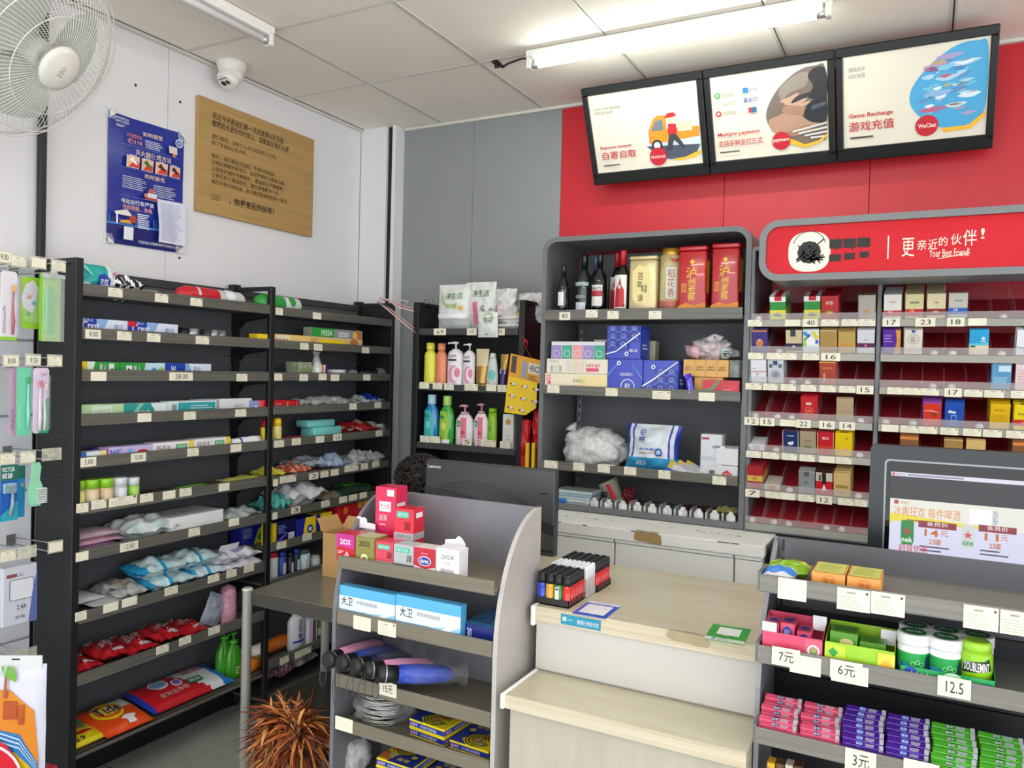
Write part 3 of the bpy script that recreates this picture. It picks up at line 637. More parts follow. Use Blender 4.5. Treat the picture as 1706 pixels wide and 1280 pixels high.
# white base cabinets under it
bc = thing('base_cabinet', 'chipped white base cabinet with flat doors behind the counter', 'cabinet', (0, 0, 0))
WC = mat('#f2f0ec', .5, var=.03, scale=8)
b = MB(); b.box(-1.6, -.475, 2.76, 3.48, .93, .972, WC, .002); F = planar(b, (-1.6, 2.7595, .93), (1.125, 0, 0), (0, 0, .042)); top = planar(b, (-1.6, 2.76, .972), (1.125, 0, 0), (0, .7, 0))
BR = mat('#a98a5c', .7, bump=.3); p, q = hit(1056, 884, 1, 2.759), hit(1103, 887, 1, 2.759)
u0, u1 = (p.x+1.6)/1.125, (q.x+1.6)/1.125; F.poly([(u0, .3), (u0+.01, .15), (u1-.004, .0), (u1, .25), (u1-.004, .8), (u1-.015, .98), (u0+.004, .98)], BR); top.poly([(u0+.002, 0), (u1-.01, 0), (u1-.015, .02), (u0+.006, .024)], BR)
CH = mat('#5c5752', .7); rn = random.Random(4)
for k in range(16):
    u = .25+.7*rn.random(); top.poly([(u, .16), (u+.02*rn.random()+.006, .162), (u+.01, .175)], CH)
for k in range(10): u = .2+.75*rn.random(); F.rect(u, .9, u+.03*rn.random(), .99, CH)
obj('worktop', b, bc)
b = MB(); b.box(-1.6, -.48, 2.79, 3.48, 0, .925, mat('#bdbab5', .6)); obj('body', b, bc)
dx = [-1.6, hit(887, 900, 1, 2.77).x-.2, hit(1024, 900, 1, 2.77).x, hit(1223, 930, 1, 2.77).x, -.48]
for a, c in zip(dx, dx[1:]):
    b = MB(); b.box(a+.003, c-.003, 2.772, 2.79, .06, .915, WC, .002); obj('door', b, bc)
    b = MB(); b.box(a+.003, c-.003, 2.766, 2.79, .918, .929, WC, .001); obj('finger_pull', b, bc)

# ------------------------------------------------------------------ cigarette rack
ur = thing('cigarette_rack', 'red backed grey cigarette rack with sloping clear plastic lanes', 'display rack', (0, 0, 0))
XR0, XR1, XM = -.590, 1.0, -.155
b = MB(); b.box(XR0, XR1, 3.36, 3.365, .98, 2.05, mat('#c22a38', .35, var=.03, scale=4)); obj('back_panel', b, ur)
for x in (XR0+.006, XM, XR1): b = MB(); b.box(x-.007, x+.007, 3.0, 3.365, .974, 2.02, FRAMEG, .002); obj('side_panel', b, ur)
b = MB(); b.box(XR0, XR1, 2.995, 3.365, .974, .984, FRAMEG, .002); obj('bottom_panel', b, ur)
b = MB(); b.box(XR0, XR1, 3.0, 3.365, 2.015, 2.03, FRAMEG, .003); obj('top_panel', b, ur)
b = MB(); b.box(-.46, XR1, 2.8, 3.365, 0, .972, DKGREY); obj('plinth', b, ur)
RAIL = mat('#8f8d84', .35, .3); SL = math.radians(17)
ROWS = [hit(1350, y, 1, 3.0).z for y in (544.5, 600.5, 652.5, 712, 768.5, 835)]+[.982]
CX = []   # (block, row, lane) -> lane centre, used by the packs
def tray(bx0, bx1, row, tg, block, rail=True):
    zr = ROWS[row]; n = 7; z = zr+.004
    T = Matrix.Translation((0, 3.0, z+.02)) @ Matrix.Rotation(SL, 4, 'X')
    b = MB(); b.T = T; b.box(bx0, bx1, .004, .31, -.004, -.001, mat('#b5303c', .3, var=.03)); s = obj('tray', b, ur)
    for i in range(n+1):
        x = bx0+(bx1-bx0)*i/n; b = MB(); b.T = T; b.prism([(.002, 0), (.31, 0), (.31, .05), (.09, .05), (.002, .028)], x-.0008, x+.0008, 0, ACR); obj('divider', b, s)
    b = MB(); b.T = T; b.box(bx0, bx1, -.001, .001, 0, .026, ACF); obj('front_stop', b, s)
    b = MB(); b.prism([(2.99, zr), (3.02, zr), (3.02, zr+.022), (3.0, zr+.026), (2.992, zr+.024)], bx0, bx1, 0, RAIL); obj('front_rail', b, s)
    for (a, c, v, tx) in tg:
        p, q = hit(a, v, 1, 2.988), hit(c, v, 1, 2.988); h = .024 if tx in ('', ' ') else .029
        if q.x > bx1+.01: continue
        price_tag(s, (p.x, 2.988, p.z-h/2), (q.x-p.x, 0, 0), (0, 0, h), tx)
    return s
f1 = lambda x: 1220+x/3.5103
def tg1(L, v): return [(f1(a), f1(c), v, t) for a, c, t in L]
TG = {(0, 0): [(90, 175, ''), (308, 398, ' '), (412, 500, '40'), (520, 622, ''), (640, 738, ''), (740, 836, '')], (0, 1): [(92, 180, ''), (202, 290, ''), (292, 376, ''), (412, 508, ''), (520, 632, '16'), (757, 856, '15')],
 (0, 2): [(77, 172, ''), (180, 265, ''), (284, 372, ''), (400, 490, ''), (512, 605, ''), (626, 720, ''), (726, 826, '15')], (0, 3): [(70, 155, '12'), (163, 248, '15'), (280, 370, ' '), (372, 460, '22'), (508, 600, '16'), (626, 718, '14')],
 (0, 4): [(80, 168, ''), (177, 274, ''), (290, 378, ''), (394, 483, ''), (508, 602, ' '), (606, 698, '')], (0, 5): [(76, 160, '7'), (193, 278, ''), (280, 368, ' '), (387, 478, ''), (492, 584, '12'), (618, 712, ''), (715, 790, '')],
 (1, 0): [(880, 980, '17'), (1070, 1188, '23'), (1255, 1358, '18'), (1380, 1488, ' ')], (1, 1): [], (1, 2): [(906, 1003, ''), (1005, 1105, ''), (1107, 1208, ''), (1240, 1342, '17'), (1357, 1463, ''), (1474, 1590, ''), (1628, 1735, '')],
 (1, 3): [(874, 972, ' '), (985, 1090, ''), (1092, 1198, ''), (1217, 1322, ''), (1349, 1455, ''), (1466, 1576, ''), (1600, 1706, '')], (1, 4): [], (1, 5): []}
YR = {0: [v for v in (538, 592, 643, 698, 753, 816)], 1: (537, 594, 650, 713, 790, 850)}
VM = {(0, 0): 539, (0, 1): 593, (0, 2): 645, (0, 3): 700, (0, 4): 757, (0, 5): 822, (1, 0): 536, (1, 2): 650, (1, 3): 716}
BX = [(XR0+.007, XM-.009), (XM+.009, XM+.009+.455)]
SLP = {}
for blk in (0, 1):
    for r in range(6):
        L = TG[(blk, r)]; out = []
        zmid = ROWS[r]+.013
        for a, c, t in L:
            # follow the rail, whose image row drifts with x
            pm = None; v = 600
            for _ in range(6):
                P_ = hit(f1((a+c)/2), v, 1, 2.988); v += (P_.z-zmid)*1309/2.9
            out.append((f1(a), f1(c), v, t))
        tray(BX[blk][0], BX[blk][1], r, out, blk)
        if blk == 1: tray(BX[1][1]+.006, BX[1][1]+.006+.455, r, [], 2)
tray(BX[0][0], BX[0][1], 6, [], 0); tray(BX[1][0], BX[1][1], 6, [], 1)
# spring pushers standing in empty lanes
PW = mat('#e9e6e4', .3)
def pusher(blk, row, lane, off=.3):
    bx0, bx1 = BX[blk]; x = bx0+(bx1-bx0)*(lane+off+.2)/7; b = MB(); b.T = Matrix.Translation((x, 3.0, ROWS[row]+.024)) @ Matrix.Rotation(SL, 4, 'X')
    b.lathe([(.0125, 0), (.0125, .003), (.0105, .009), (.006, .0125), (.001, .0135)], PW, 14, cy=.014); b.T = None; obj('pusher', b, ur)
for a in ((0, 0, 0), (0, 1, 1), (0, 2, 2), (0, 2, 3), (0, 3, 0), (0, 3, 1), (0, 3, 2), (0, 3, 6), (0, 4, 1), (0, 4, 6), (0, 5, 2), (0, 5, 6), (0, 6, 0), (0, 6, 1), (0, 6, 2), (0, 6, 4), (0, 6, 5), (1, 1, 2), (1, 1, 3), (1, 1, 5), (1, 2, 2), (1, 2, 3), (1, 3, 0), (1, 3, 1), (1, 3, 4), (1, 0, 5)): pusher(*a, off=.15+.3*((a[1]*3+a[2]*2) % 3)/2)

# sign over the rack
sg = thing('shop_sign', 'glossy red shop sign with white handwritten slogan in a grey rounded frame', 'sign', (0, 0, 0))
ysg = 2.78; pL = hit(1265, 410, 1, ysg).x; zt = hit(1400, 360, 1, ysg).z; zb_ = hit(1400, 465, 1, ysg).z; xe = pL+1.05
b = MB(); o_ = round_rect(pL, xe, zb_, zt, .065, 10); i_ = round_rect(pL+.022, xe-.022, zb_+.022, zt-.022, .045, 10); shell_frame(b, o_, i_, ysg, 2.985, mat('#75787a', .4)); obj('sign_frame', b, sg)
b = MB(); b.box(pL+.02, xe-.02, 2.83, 2.97, zb_+.018, zb_+.022, DKGREY); b.box(pL+.04, xe-.04, 2.96, 2.98, zb_+.022, zt-.02, DKGREY); obj('backing_box', b, sg)
b = MB(); RS = mat('#cb0a1c', .07, var=.01, spec=.22); P_ = round_rect(pL+.021, xe-.021, zb_+.021, zt-.021, .046, 10); n = len(P_)
b.prism(P_, ysg+.012, ysg+.02, 1, RS)
W_ = xe-pL; H_ = zt-zb_; F = planar(b, (pL, ysg+.012, zb_), (W_, 0, 0), (0, 0, H_)); KB = mat('#14100f', .5)
def su_(px, py): p = hit(px, py, 1, ysg+.011); return (p.x-pL)/W_, (p.z-zb_)/H_
c = su_(1348, 419.5); r = .068/1.0; cr = mat('#f3ead6', .4)
F.poly([(c[0]+(.068 if 0 else .0665/W_)*math.copysign(abs(math.cos(a))**.75, math.cos(a)), c[1]+.0665/H_*math.copysign(abs(math.sin(a))**.75, math.sin(a))) for a in [2*PI*i/36 for i in range(36)]], cr)
rn = random.Random(9)
def scribble(u0, v0, u1, v1, n):
    for k in range(n):
        a = (u0+(u1-u0)*rn.random(), v0+(v1-v0)*rn.random()); L = (u1-u0)*.35; an = rn.random()*6
        d = Vector((math.cos(an)*L, math.sin(an)*L*F.asp)); q = Vector((-math.sin(an), math.cos(an)*F.asp))*.004
        F.k = 6; F.poly([(a[0]-d.x, a[1]-d.y), (a[0]+d.x, a[1]+d.y), (a[0]+d.x+q.x, a[1]+d.y+q.y), (a[0]-d.x+q.x, a[1]-d.y+q.y)], KB)
F.circ(c[0], c[1]-.01, .036, KB, 12); scribble(c[0]-.03, c[1]-.12, c[0]+.03, c[1]+.12, 24); F.ring(c[0], c[1]+.08, .05, .002, KB, 16, .2, 2.9)
a, e = su_(1381, 401), su_(1450, 430)
for i in range(3):
    w3 = (e[0]-a[0])/3; u = a[0]+w3*i; F.rect(u+.002, a[1]-.13, u+w3-.002, a[1]+.015, KB); F.rect(u+.002+.004*i, e[1]-.03+.02*i, u+w3-.004, e[1]+.08+.012*i, KB); scribble(u+w3*.2, a[1]-.12, u+w3*.8, a[1], 8)
a, e = su_(1478, 432), su_(1479.5, 393); F.rect(a[0], a[1], a[0]+.0035, e[1], cr)
chars = '更亲近的伙伴！'; us = [su_(1505+x, 0)[0] for x in (0,)]
pts = [(1502, 428, 1524, 396), (1528, 417, 1544, 399), (1546, 416, 1562, 398), (1564, 410, 1579, 394), (1584, 408, 1602, 389), (1604, 410, 1628, 382), (1634, 398, 1641, 380)]
for ch, (xa, ya, xb, yb) in zip(chars, pts): p, q = su_(xa, ya), su_(xb, yb); F.k = 3; F.text(p[0], p[1], q[0], q[1], ch if ch != '！' else '!', cr)
p, q = su_(1548, 429), su_(1615, 413); F.text(p[0], p[1], q[0], q[1], 'Your Best Friend!', cr)
p, q = su_(1562, 432), su_(1616, 422); F.poly([(p[0], p[1]), (q[0], q[1]), (q[0], q[1]+.012), (p[0], p[1]+.008)], cr)
obj('sign_panel', b, sg)

# ------------------------------------------------------------------ cashier counter
CT = wood('#c2b99f', '#cfc8b2', (3, 14, 60), .3); CW = mat('#c6c2bb', .5, var=.02, scale=5); EDGE = wood('#c3b496', '#d4c9b2', (2, 50, 160), .5)
ct = thing('cashier_counter', 'stepped pale wood cashier counter with a worn front edge', 'counter', (0, 0, 0))
XC0 = -.877
b = MB(); b.box(XC0, -.303, 1.80, 2.32, .912, .95, CT, .002); b.box(XC0, -.303, 1.7985, 1.80, .912, .9495, EDGE)
F = planar(b, (XC0, 1.798, .912), (.577, 0, 0), (0, 0, .038)); T_ = planar(b, (XC0, 1.80, .95), (.577, 0, 0), (0, .52, 0)); WR = mat('#ab9a7c', .85, bump=.5, var=.15)
def cu_(px): return (hit(px, 1065, 1, 1.80).x-XC0)/.577
a, e = cu_(1109), cu_(1184); F.poly([(a, .62), (a+.03, .42), (a+.1, .38), (e-.06, .3), (e-.01, .35), (e, .6), (e-.01, 1), (a+.01, 1)], WR); T_.poly([(a+.005, 0), (e-.005, 0), (e-.06, .018), (a+.1, .022), (a+.03, .012)], WR)
obj('worktop', b, ct)
b = MB(); b.box(XC0, XC0+.012, 1.79, 2.32, .9, .952, mat('#efede9', .4), .003); obj('edge_band', b, ct)
b = MB(); b.box(XC0+.012, -.303, 1.815, 2.3, 0, .912, CW); obj('body', b, ct)
b = MB(); b.box(XC0+.012, -.303, 1.805, 1.815, .79, .912, CW); obj('riser_panel', b, ct)
b = MB(); b.box(-.862, -.302, 1.63, 1.812, .752, .784, CT, .002); b.box(-.862, -.302, 1.6285, 1.63, .752, .783, EDGE); obj('lower_ledge', b, ct)
b = MB(); b.box(-.869, -.858, 1.622, 1.812, .75, .787, mat('#f3f1ee', .4), .003); obj('edge_band', b, ct)
b = MB(); b.box(-.852, -.302, 1.645, 1.80, 0, .752, wood('#b3ab9a', '#bdb6a7', (30, 30, 3), .5), .001); obj('front_panel', b, ct)
# the counter's return behind the racks, carrying the computers
b = MB(); b.box(-1.42, XC0-.002, 1.94, 2.32, .912, .95, CT, .002); b.box(-1.41, XC0-.01, 1.96, 2.3, 0, .912, CW); tag(obj('back_desk', b), 'pale desk section behind the grey display rack carrying the computer', 'desk')
b = MB(); b.box(-.296, .95, 1.92, 2.45, .912, .95, CT, .002); b.box(-.29, .94, 1.93, 2.4, 0, .912, CW); tag(obj('side_desk', b), 'pale desk section behind the chewing gum rack carrying the screen', 'desk')

# ------------------------------------------------------------------ grey display racks in front of the counter
def side_profile(zt, front, back, up):
    P = [(back, .02), (front, .02), (front, up)]
    for i in range(1, 13):
        t = i/12*PI/2; P.append((back-(back-front)*math.cos(t)**.9 if 0 else front+(back-front)*(1-math.cos(t)), up+(zt-up)*math.sin(t)))
    return P
ra = thing('display_rack', 'grey metal display rack with curved sides left of the counter', 'display rack', (0, 0, 0))
XA0, XA1, ZA = -1.402, -.905, 1.19
prof = side_profile(ZA, 1.648, 1.875, .86)
for x, m_ in ((XA0, RACKG), (XA1, RACKP)): b = MB(); b.prism(prof, x, x+.012, 0, m_); obj('side_panel', b, ra)
b = MB(); b.box(XA0+.01, XA1+.01, 1.86, 1.872, .02, ZA, mat('#7d7b82', .45, .2), .002); obj('back_panel', b, ra)
def z_at(px, py, y): return hit(px, py, 1, y).z
OLV = wood('#6c6557', '#7e7666', (2, 90, 90), .4)
SA = []
for (pt, pb, tg) in (((562, 924.8), (562, 946), []), ((560, 1015), (560, 1039), [(589, 618, 1036, ' '), (630, 660, 1045, '')]), ((554.5, 1120), (554.5, 1143), [(632, 661, 1145, '15元')]), ((559, 1194), (559, 1216), [(559, 588, 1203, ' ')])):
    z1, z0 = z_at(*pt, 1.65), z_at(*pb, 1.65); SA.append(z0)
    front_shelf(ra, XA0+.014, XA1-.004, 1.662 if 0 else 1.655, z0, z1-z0, .205, tg, OLV, hl=.036)
SA.append(SA[3]-.17)
front_shelf(ra, XA0+.014, XA1-.004, 1.655, SA[4], .034, .205, [], OLV); front_shelf(ra, XA0+.014, XA1-.004, 1.655, .12, .034, .205, [], OLV)
rb = thing('display_rack', 'dark grey display rack with chewing gum right of the counter', 'display rack', (0, 0, 0))
XB0, XB1, ZB_ = -.293, .72, CAMZ-.1945*1.878
b = MB(); b.prism([(1.878, .02), (1.69, .02), (1.69, .9), (1.72, 1.02), (1.8, 1.12), (1.878, ZB_)], XB0-.006, XB0+.004, 0, mat('#8b8a90', .4, .2)); obj('side_panel', b, rb)
b = MB(); b.prism([(1.878, .02), (1.69, .02), (1.69, .9), (1.72, 1.02), (1.8, 1.12), (1.878, ZB_)], XB1, XB1+.01, 0, RACKG); obj('side_panel', b, rb)
BKB = mat('#5e5e64', .4, .1)
for z0, z1, m_ in ((.02, .55, DKGREY), (.552, .88, mat('#242428', .4)), (.882, 1.03, mat('#2e2e33', .4)), (1.032, ZB_, BKB)):
    b = MB(); b.box(XB0, XB1, 1.868, 1.878, z0, z1, m_, .001); obj('back_panel', b, rb)
b = MB()
for i in range(19): b.box(XB0+.012, XB0+.017, 1.866, 1.868, .4+.042*i, .425+.042*i, BLK)
b.box(XB0+.003, XB0+.004, 1.862, 1.868, .3, ZB_, FRAMEG); obj('slotted_rail', b, rb)
SB = []
GX = wood('#716d68', '#85817a', (2, 60, 120), .35)
for (pt, pb, tg) in (((1272, 957), (1272, 985), [(1296, 1344, 979, ' '), (1394.5, 1450, 996, ''), (1451, 1508, 1003, ''), (1605, 1664, 1026, ''), (1666, 1722, 1035, '')]), ((1265, 1074), (1265, 1103), []), ((1256, 1209), (1256, 1236), [(1408, 1460, 1263, '3元'), (1505, 1565, 1281, ' ')])):
    z1, z0 = z_at(*pt, 1.64), z_at(*pb, 1.64); SB.append(z0)
    s = front_shelf(rb, XB0+.006, XB1-.004, 1.64, z0, z1-z0, .228, tg, GX, hl=.042)
    b = MB(); b.box(XB0+.001, XB0+.008, 1.638, 1.72, z0, z1+.004, FRAMEG); obj('lip_end_cap', b, s)
    if len(SB) == 2:
        for (a, c, v, tx, bk) in ((1316, 1368, 1104, ' ', 0), (1286, 1333, 1091, '7元', 1), (1385, 1447, 1118, ' ', 0), (1383, 1437, 1113, '6元', 1), (1562, 1618, 1141, '12.5', 1)):
            yy = 1.634-.0015*bk; p, q = hit(a, v, 1, yy), hit(c, v, 1, yy); h = .036
            price_tag(s, (p.x, yy, p.z-h/2), (q.x-p.x, 0, 0), (0, 0, h), tx)
SB.append(SB[2]-.17); front_shelf(rb, XB0+.006, XB1-.004, 1.64, SB[3], .034, .228, [], GX); front_shelf(rb, XB0+.006, XB1-.004, 1.64, .15, .034, .228, [], GX)

# ------------------------------------------------------------------ steel table
ST = mat('#8d887e', .25, .45, var=.12, scale=6); STL = mat('#c9c6c0', .2, .4)
tb = thing('steel_table', 'brushed stainless steel table beside the grey rack', 'table', (0, 0, 0))
b = MB(); b.box(-1.955, -1.425, 1.885, 2.265, .775, .8, ST, .003); b.box(-1.955, -1.425, 1.883, 1.886, .755, .799, mat('#5a5650', .3, .8)); b.box(-1.957, -1.954, 1.885, 2.265, .755, .799, ST); obj('tabletop', b, tb)
for x, y in ((-1.962, 1.882), (-1.44, 1.89), (-1.955, 2.26), (-1.44, 2.26)):
    b = MB(); b.lathe([(.016, 0), (.016, .8), (.018, .802), (.018, .807), (.012, .811)], STL, 20, cx=x, cy=y); obj('leg', b, tb)
zs = .8-.36; 
ZTS = zs = hit(410, 1178, 1, 1.885).z
b = MB(); b.box(-1.955, -1.43, 1.89, 2.26, zs-.012, zs, mat('#4e4b46', .3, .7)); b.box(-1.955, -1.43, 1.885, 1.89, zs-.035, zs, mat('#5a5650', .3, .8)); obj('lower_shelf', b, tb)

# ------------------------------------------------------------------ computer monitor seen from behind
mo = thing('computer_monitor', 'black all-in-one computer seen from behind beyond the grey rack', 'computer', (0, 0, 0))
p, q = hit(709, 765, 1, 2.3), hit(925, 785, 1, 2.3); MX0, MX1, MZ = p.x, q.x, (p.z+q.z)/2
b = MB(); b.box(MX0, MX1, 2.3, 2.335, MZ-.302, MZ, mat('#3c3d40', .4, var=.03), .006)
F = planar(b, (MX0, 2.3, MZ-.285), (MX1-MX0, 0, 0), (0, 0, .285)); F.rect(.0, .06, 1, .09, BLK)
F.text(.025, .9, .13, .945, 'Lenovo', mat('#e3e3e3', .4), True)
arc = [(u/20, .52+.2*math.sin(PI*(u/20*.95+.02))) for u in range(21)]
DKP = mat('#1b1c1e', .5)
for i in range(20):
    a, e = arc[i], arc[i+1]
    F.k = 2; F.poly([(a[0], .5-.25*(i/20)**2), (e[0], .5-.25*((i+1)/20)**2), (e[0], .67-.29*((i+1)/20)**1.5-.0), (a[0], .67-.29*(i/20)**1.5)], DKP)
F.circ(.3, .56, .006, mat('#e6e6e6', .3)); F.circ(.52, .5, .006, mat('#e6e6e6', .3)); F.rect(.9, .72, .95, .735, BLK); obj('rear_shell', b, mo)
b = MB(); F = planar(b, (MX0, 2.2995, MZ-.285), (MX1-MX0, 0, 0), (0, 0, .285)); HO = mat('#0c0c0d', .6)
for r_ in range(7):
    for i in range(74):
        u = .12+.74*i/73; v = .7-.21*(u-.1)**1.6+.12*math.sin(PI*(u-.12)/.74)*(1-r_/7)-.012*r_+.0*u
        F.k = 1; F.poly([(u-.0022, v-.0035), (u+.0022, v-.0035), (u+.0022, v+.0035), (u-.0022, v+.0035)], HO)
obj('vent_holes', b, mo)['kind'] = 'stuff'
b = MB(); b.box(MX0+.004, MX1-.004, 2.336, 2.342, MZ-.28, MZ-.004, mat('#101113', .15)); obj('screen', b, mo)
b = MB(); b.box((MX0+MX1)/2-.03, (MX0+MX1)/2+.03, 2.29, 2.31, .955, MZ-.2, BLK, .004); b.box((MX0+MX1)/2-.1, (MX0+MX1)/2+.1, 2.24, 2.31, .951, .957, BLK, .003); obj('stand', b, mo)

# ------------------------------------------------------------------ customer screen
sc = thing('customer_screen', 'black framed touch screen showing beer member prices above the gum rack', 'screen', (0, 0, 0))
ys_ = 2.02; p = hit(1450, 740, 1, ys_); SX0, SZ1 = p.x, p.z; SX1 = SX0+.53; SZ0 = SZ1-.35
b = MB(); b.box(SX0, SX1, ys_+.006, ys_+.04, SZ0, SZ1, mat('#23282a', .35), .012)
fo = round_rect(SX0+.001, SX1-.001, SZ0+.001, SZ1-.001, .012); fi = round_rect(SX0+.034, SX1-.034, SZ0+.03, SZ1-.034, .008); shell_frame(b, fo, fi, ys_, ys_+.02, mat('#262c2e', .3)); obj('bezel', b, sc)
b = MB(); fo = round_rect(SX0+.032, SX1-.032, SZ0+.028, SZ1-.032, .01); fi = round_rect(SX0+.036, SX1-.036, SZ0+.032, SZ1-.036, .008); shell_frame(b, fo, fi, ys_-.001, ys_+.002, mat('#8b8f90', .3, .5)); obj('trim_ring', b, sc)
b = MB(); b.box(SX0+.034, SX1-.034, ys_+.003, ys_+.006, SZ0+.03, SZ1-.034, mat('#0b0b0d', .05)); obj('glass', b, sc)
b = MB(); uL = SX0+.046; zz = lambda py: hit(1490, py, 1, ys_+.0028).z
def rr(px0, py0, px1, py1, m_, k=0): 
    a = hit(px0, py0, 1, ys_); c = hit(px1, py1, 1, ys_); y = ys_+.0026-.0003*k; z0 = c.z; z1 = a.z
    b.add([(a.x, y, z0), (c.x, y, z0), (c.x, y, z1), (a.x, y, z1)], [(0, 1, 2, 3)], m_)
_em = {}
def em(h, e=.43):
    if h not in _em:
        m = mat(h, .41, var=0, emit=min(e, .43)).copy(); nt = m.node_tree; b_ = nt.nodes['Principled BSDF']; [nt.links.remove(l) for l in list(b_.inputs['Base Color'].links)]; b_.inputs['Base Color'].default_value = (.02, .02, .02, 1); _em[h] = m
    return _em[h]
def SF(u, v, l): return Vector((uL+.43*u, ys_+.0026-l*.4, SZ0+.04+.26*v))
F = Frame(b, SF, False, .43/.26)
def sv(px, py): p = hit(px, py, 1, ys_+.002); return (p.x-uL)/.43, (p.z-SZ0-.04)/.26
def srect(a, c, m_): p, q, r = sv(*a), sv(*c), sv(a[0], c[1]); F.rect(p[0], p[1], q[0], r[1], m_)
def stext(a, c, t, m_, bold=True): p, q, r = sv(*a), sv(*c), sv(a[0], c[1]); F.text(p[0], p[1], q[0], r[1], t, m_, bold)
ty = sv(1488, 786)[1]; by = sv(1488, 830)[1]
F.rect(0, by, 1, ty, em('#34303a', .25)); F.rect(0, ty-.035, 1, ty, em('#dcdcea')); F.circ(.012, ty-.018, .008, em('#d84a5a')); F.text(.025, ty-.03, .07, ty-.005, '美宜佳', em('#b84a5a'))
F.lines(.08, ty-.026, .4, ty-.006, 1, em('#8f8fa8'), .8)
F.rect(0, 0, 1, by, em('#e6e5da')); F.poly([(0, by-.13), (0, 0), (1, 0), (1, by-.16), (.6, by-.2)], em('#e8d93c'))
F.circ(.03, by-.03, .012, em('#b8404a')); F.text(.05, by-.045, .09, by-.018, '美宜佳', em('#b8404a'))
p, q = sv(1495, 871), sv(1645, 850); F.text(.02, by-.15, .33, by-.06, '冰爽狂欢 每件啤酒', em('#e08a2c')); F.lines(.08, by-.19, .27, by-.165, 1, em('#a87a4a'), .6)
p = sv(1656, 842); q = sv(1698, 870); F.rect(.37, by-.16, .47, by-.03, em('#f4f4f6'))   # the code itself is left out
F.lines(.475, by-.15, .5, by-.03, 9, em('#5a6ab8'), .4)
F.poly([(.02, by-.2), (.98, by-.2), (1, by-.24), (1, .02), (.0, .02), (.0, by-.22)], em('#d7d9f0'))
for k, (px, c1, c2, pr) in enumerate(((1500, '#2f8a45', '#1f6a35', '14'), (1601, '#cfd6d2', '#b0bab4', '11'))):
    a, e = sv(px, 906 if k == 0 else 912), sv(px+23, 868 if k == 0 else 876); F.poly([(a[0], a[1]+.03), (a[0]+.006, a[1]), (e[0]-.006, a[1]), (e[0], a[1]+.03), (e[0], e[1]-.02), (e[0]-.006, e[1]), (a[0]+.006, e[1]), (a[0], e[1]-.02)], em(c1, .6))
    m_ = (a[0]+e[0])/2; r0 = [(m_+(.022 if i % 2 == 0 else .009)*math.sin(PI*i/5), (a[1]+e[1])/2+.01+(.022 if i % 2 == 0 else .009)*F.asp*math.cos(PI*i/5)) for i in range(10)]; F.poly(r0, em('#c43a3a' if k == 0 else '#d84a5a'))
    F.text(a[0]+.004, a[1]+.02, e[0]-.004, a[1]+.07, 'nek' if k == 0 else 'eine', em('#e8f0e8' if k == 0 else '#3a9a5a'), True)
    x0 = 1530 if k == 0 else 1630; y0 = 867+k*7
    srect((x0, y0+11), (x0+64, y0), em('#8f2c3a')); stext((x0+14, y0+9), (x0+50, y0+2), '会员价', em('#f4f0f0'))
    stext((x0+10, y0+26), (x0+34, y0+14), pr, em('#c86a1c')); stext((x0+37, y0+27), (x0+50, y0+17), '元', em('#c86a1c')); stext((x0+17, y0+40), (x0+38, y0+30), '2罐', em('#c86a1c')); p, q = sv(x0+2, y0+50), sv(x0+52, y0+43); F.lines(p[0], p[1], q[0], q[1], 2, em('#5a5a6a'), .4)
p, q = sv(1497, 918), sv(1545, 910); F.text(p[0], p[1], q[0], q[1], '超值优惠', em('#c84a5a'), True)
obj('display_image', b, sc)
b = MB(); b.box(SX0+.2, SX0+.33, ys_+.03, ys_+.16, .95, .965, BLK, .004); b.box(SX0+.24, SX0+.29, ys_+.04, ys_+.06, .96, SZ0+.15, BLK, .004); obj('stand', b, sc)
# ------------------------------------------------------------------ product builders
def fit(side, px0, px1, pyt, zs, front):
    ax = 0 if side == 'L' else 1; o = 1 if side == 'L' else 0
    P = hit(px0, pyt, ax, front); 
    y = pyt
    for _ in range(6): Q = hit(px1, y, ax, front); y += (Q.z-P.z)*1309/2.6
    return P[o], Q[o], P.z
def origin(side, a, c, front, depth, z):
    m = (a+c)/2
    return ((m, front+depth/2, z), 0) if side == 'B' else ((front-depth/2, m, z), PI/2)
def carton(name, label, cat, side, px0, px1, pyt, zs, front, depth, body, deco=None, group=None, rz=0, h=None, soft=.0008):
    a, c, zt = fit(side, px0, px1, pyt, zs, front); w_ = abs(c-a); hh = h or max(zt-zs, .004)
    loc, r0 = origin(side, a, c, front, depth, zs); b = MB(); b.box(-w_/2, w_/2, -depth/2, depth/2, 0, hh, body, soft)
    if deco: deco(faces(b, w_, depth, hh), w_, depth, hh)
    return tag(obj(name, b, None, loc, r0+rz), label, cat, group)
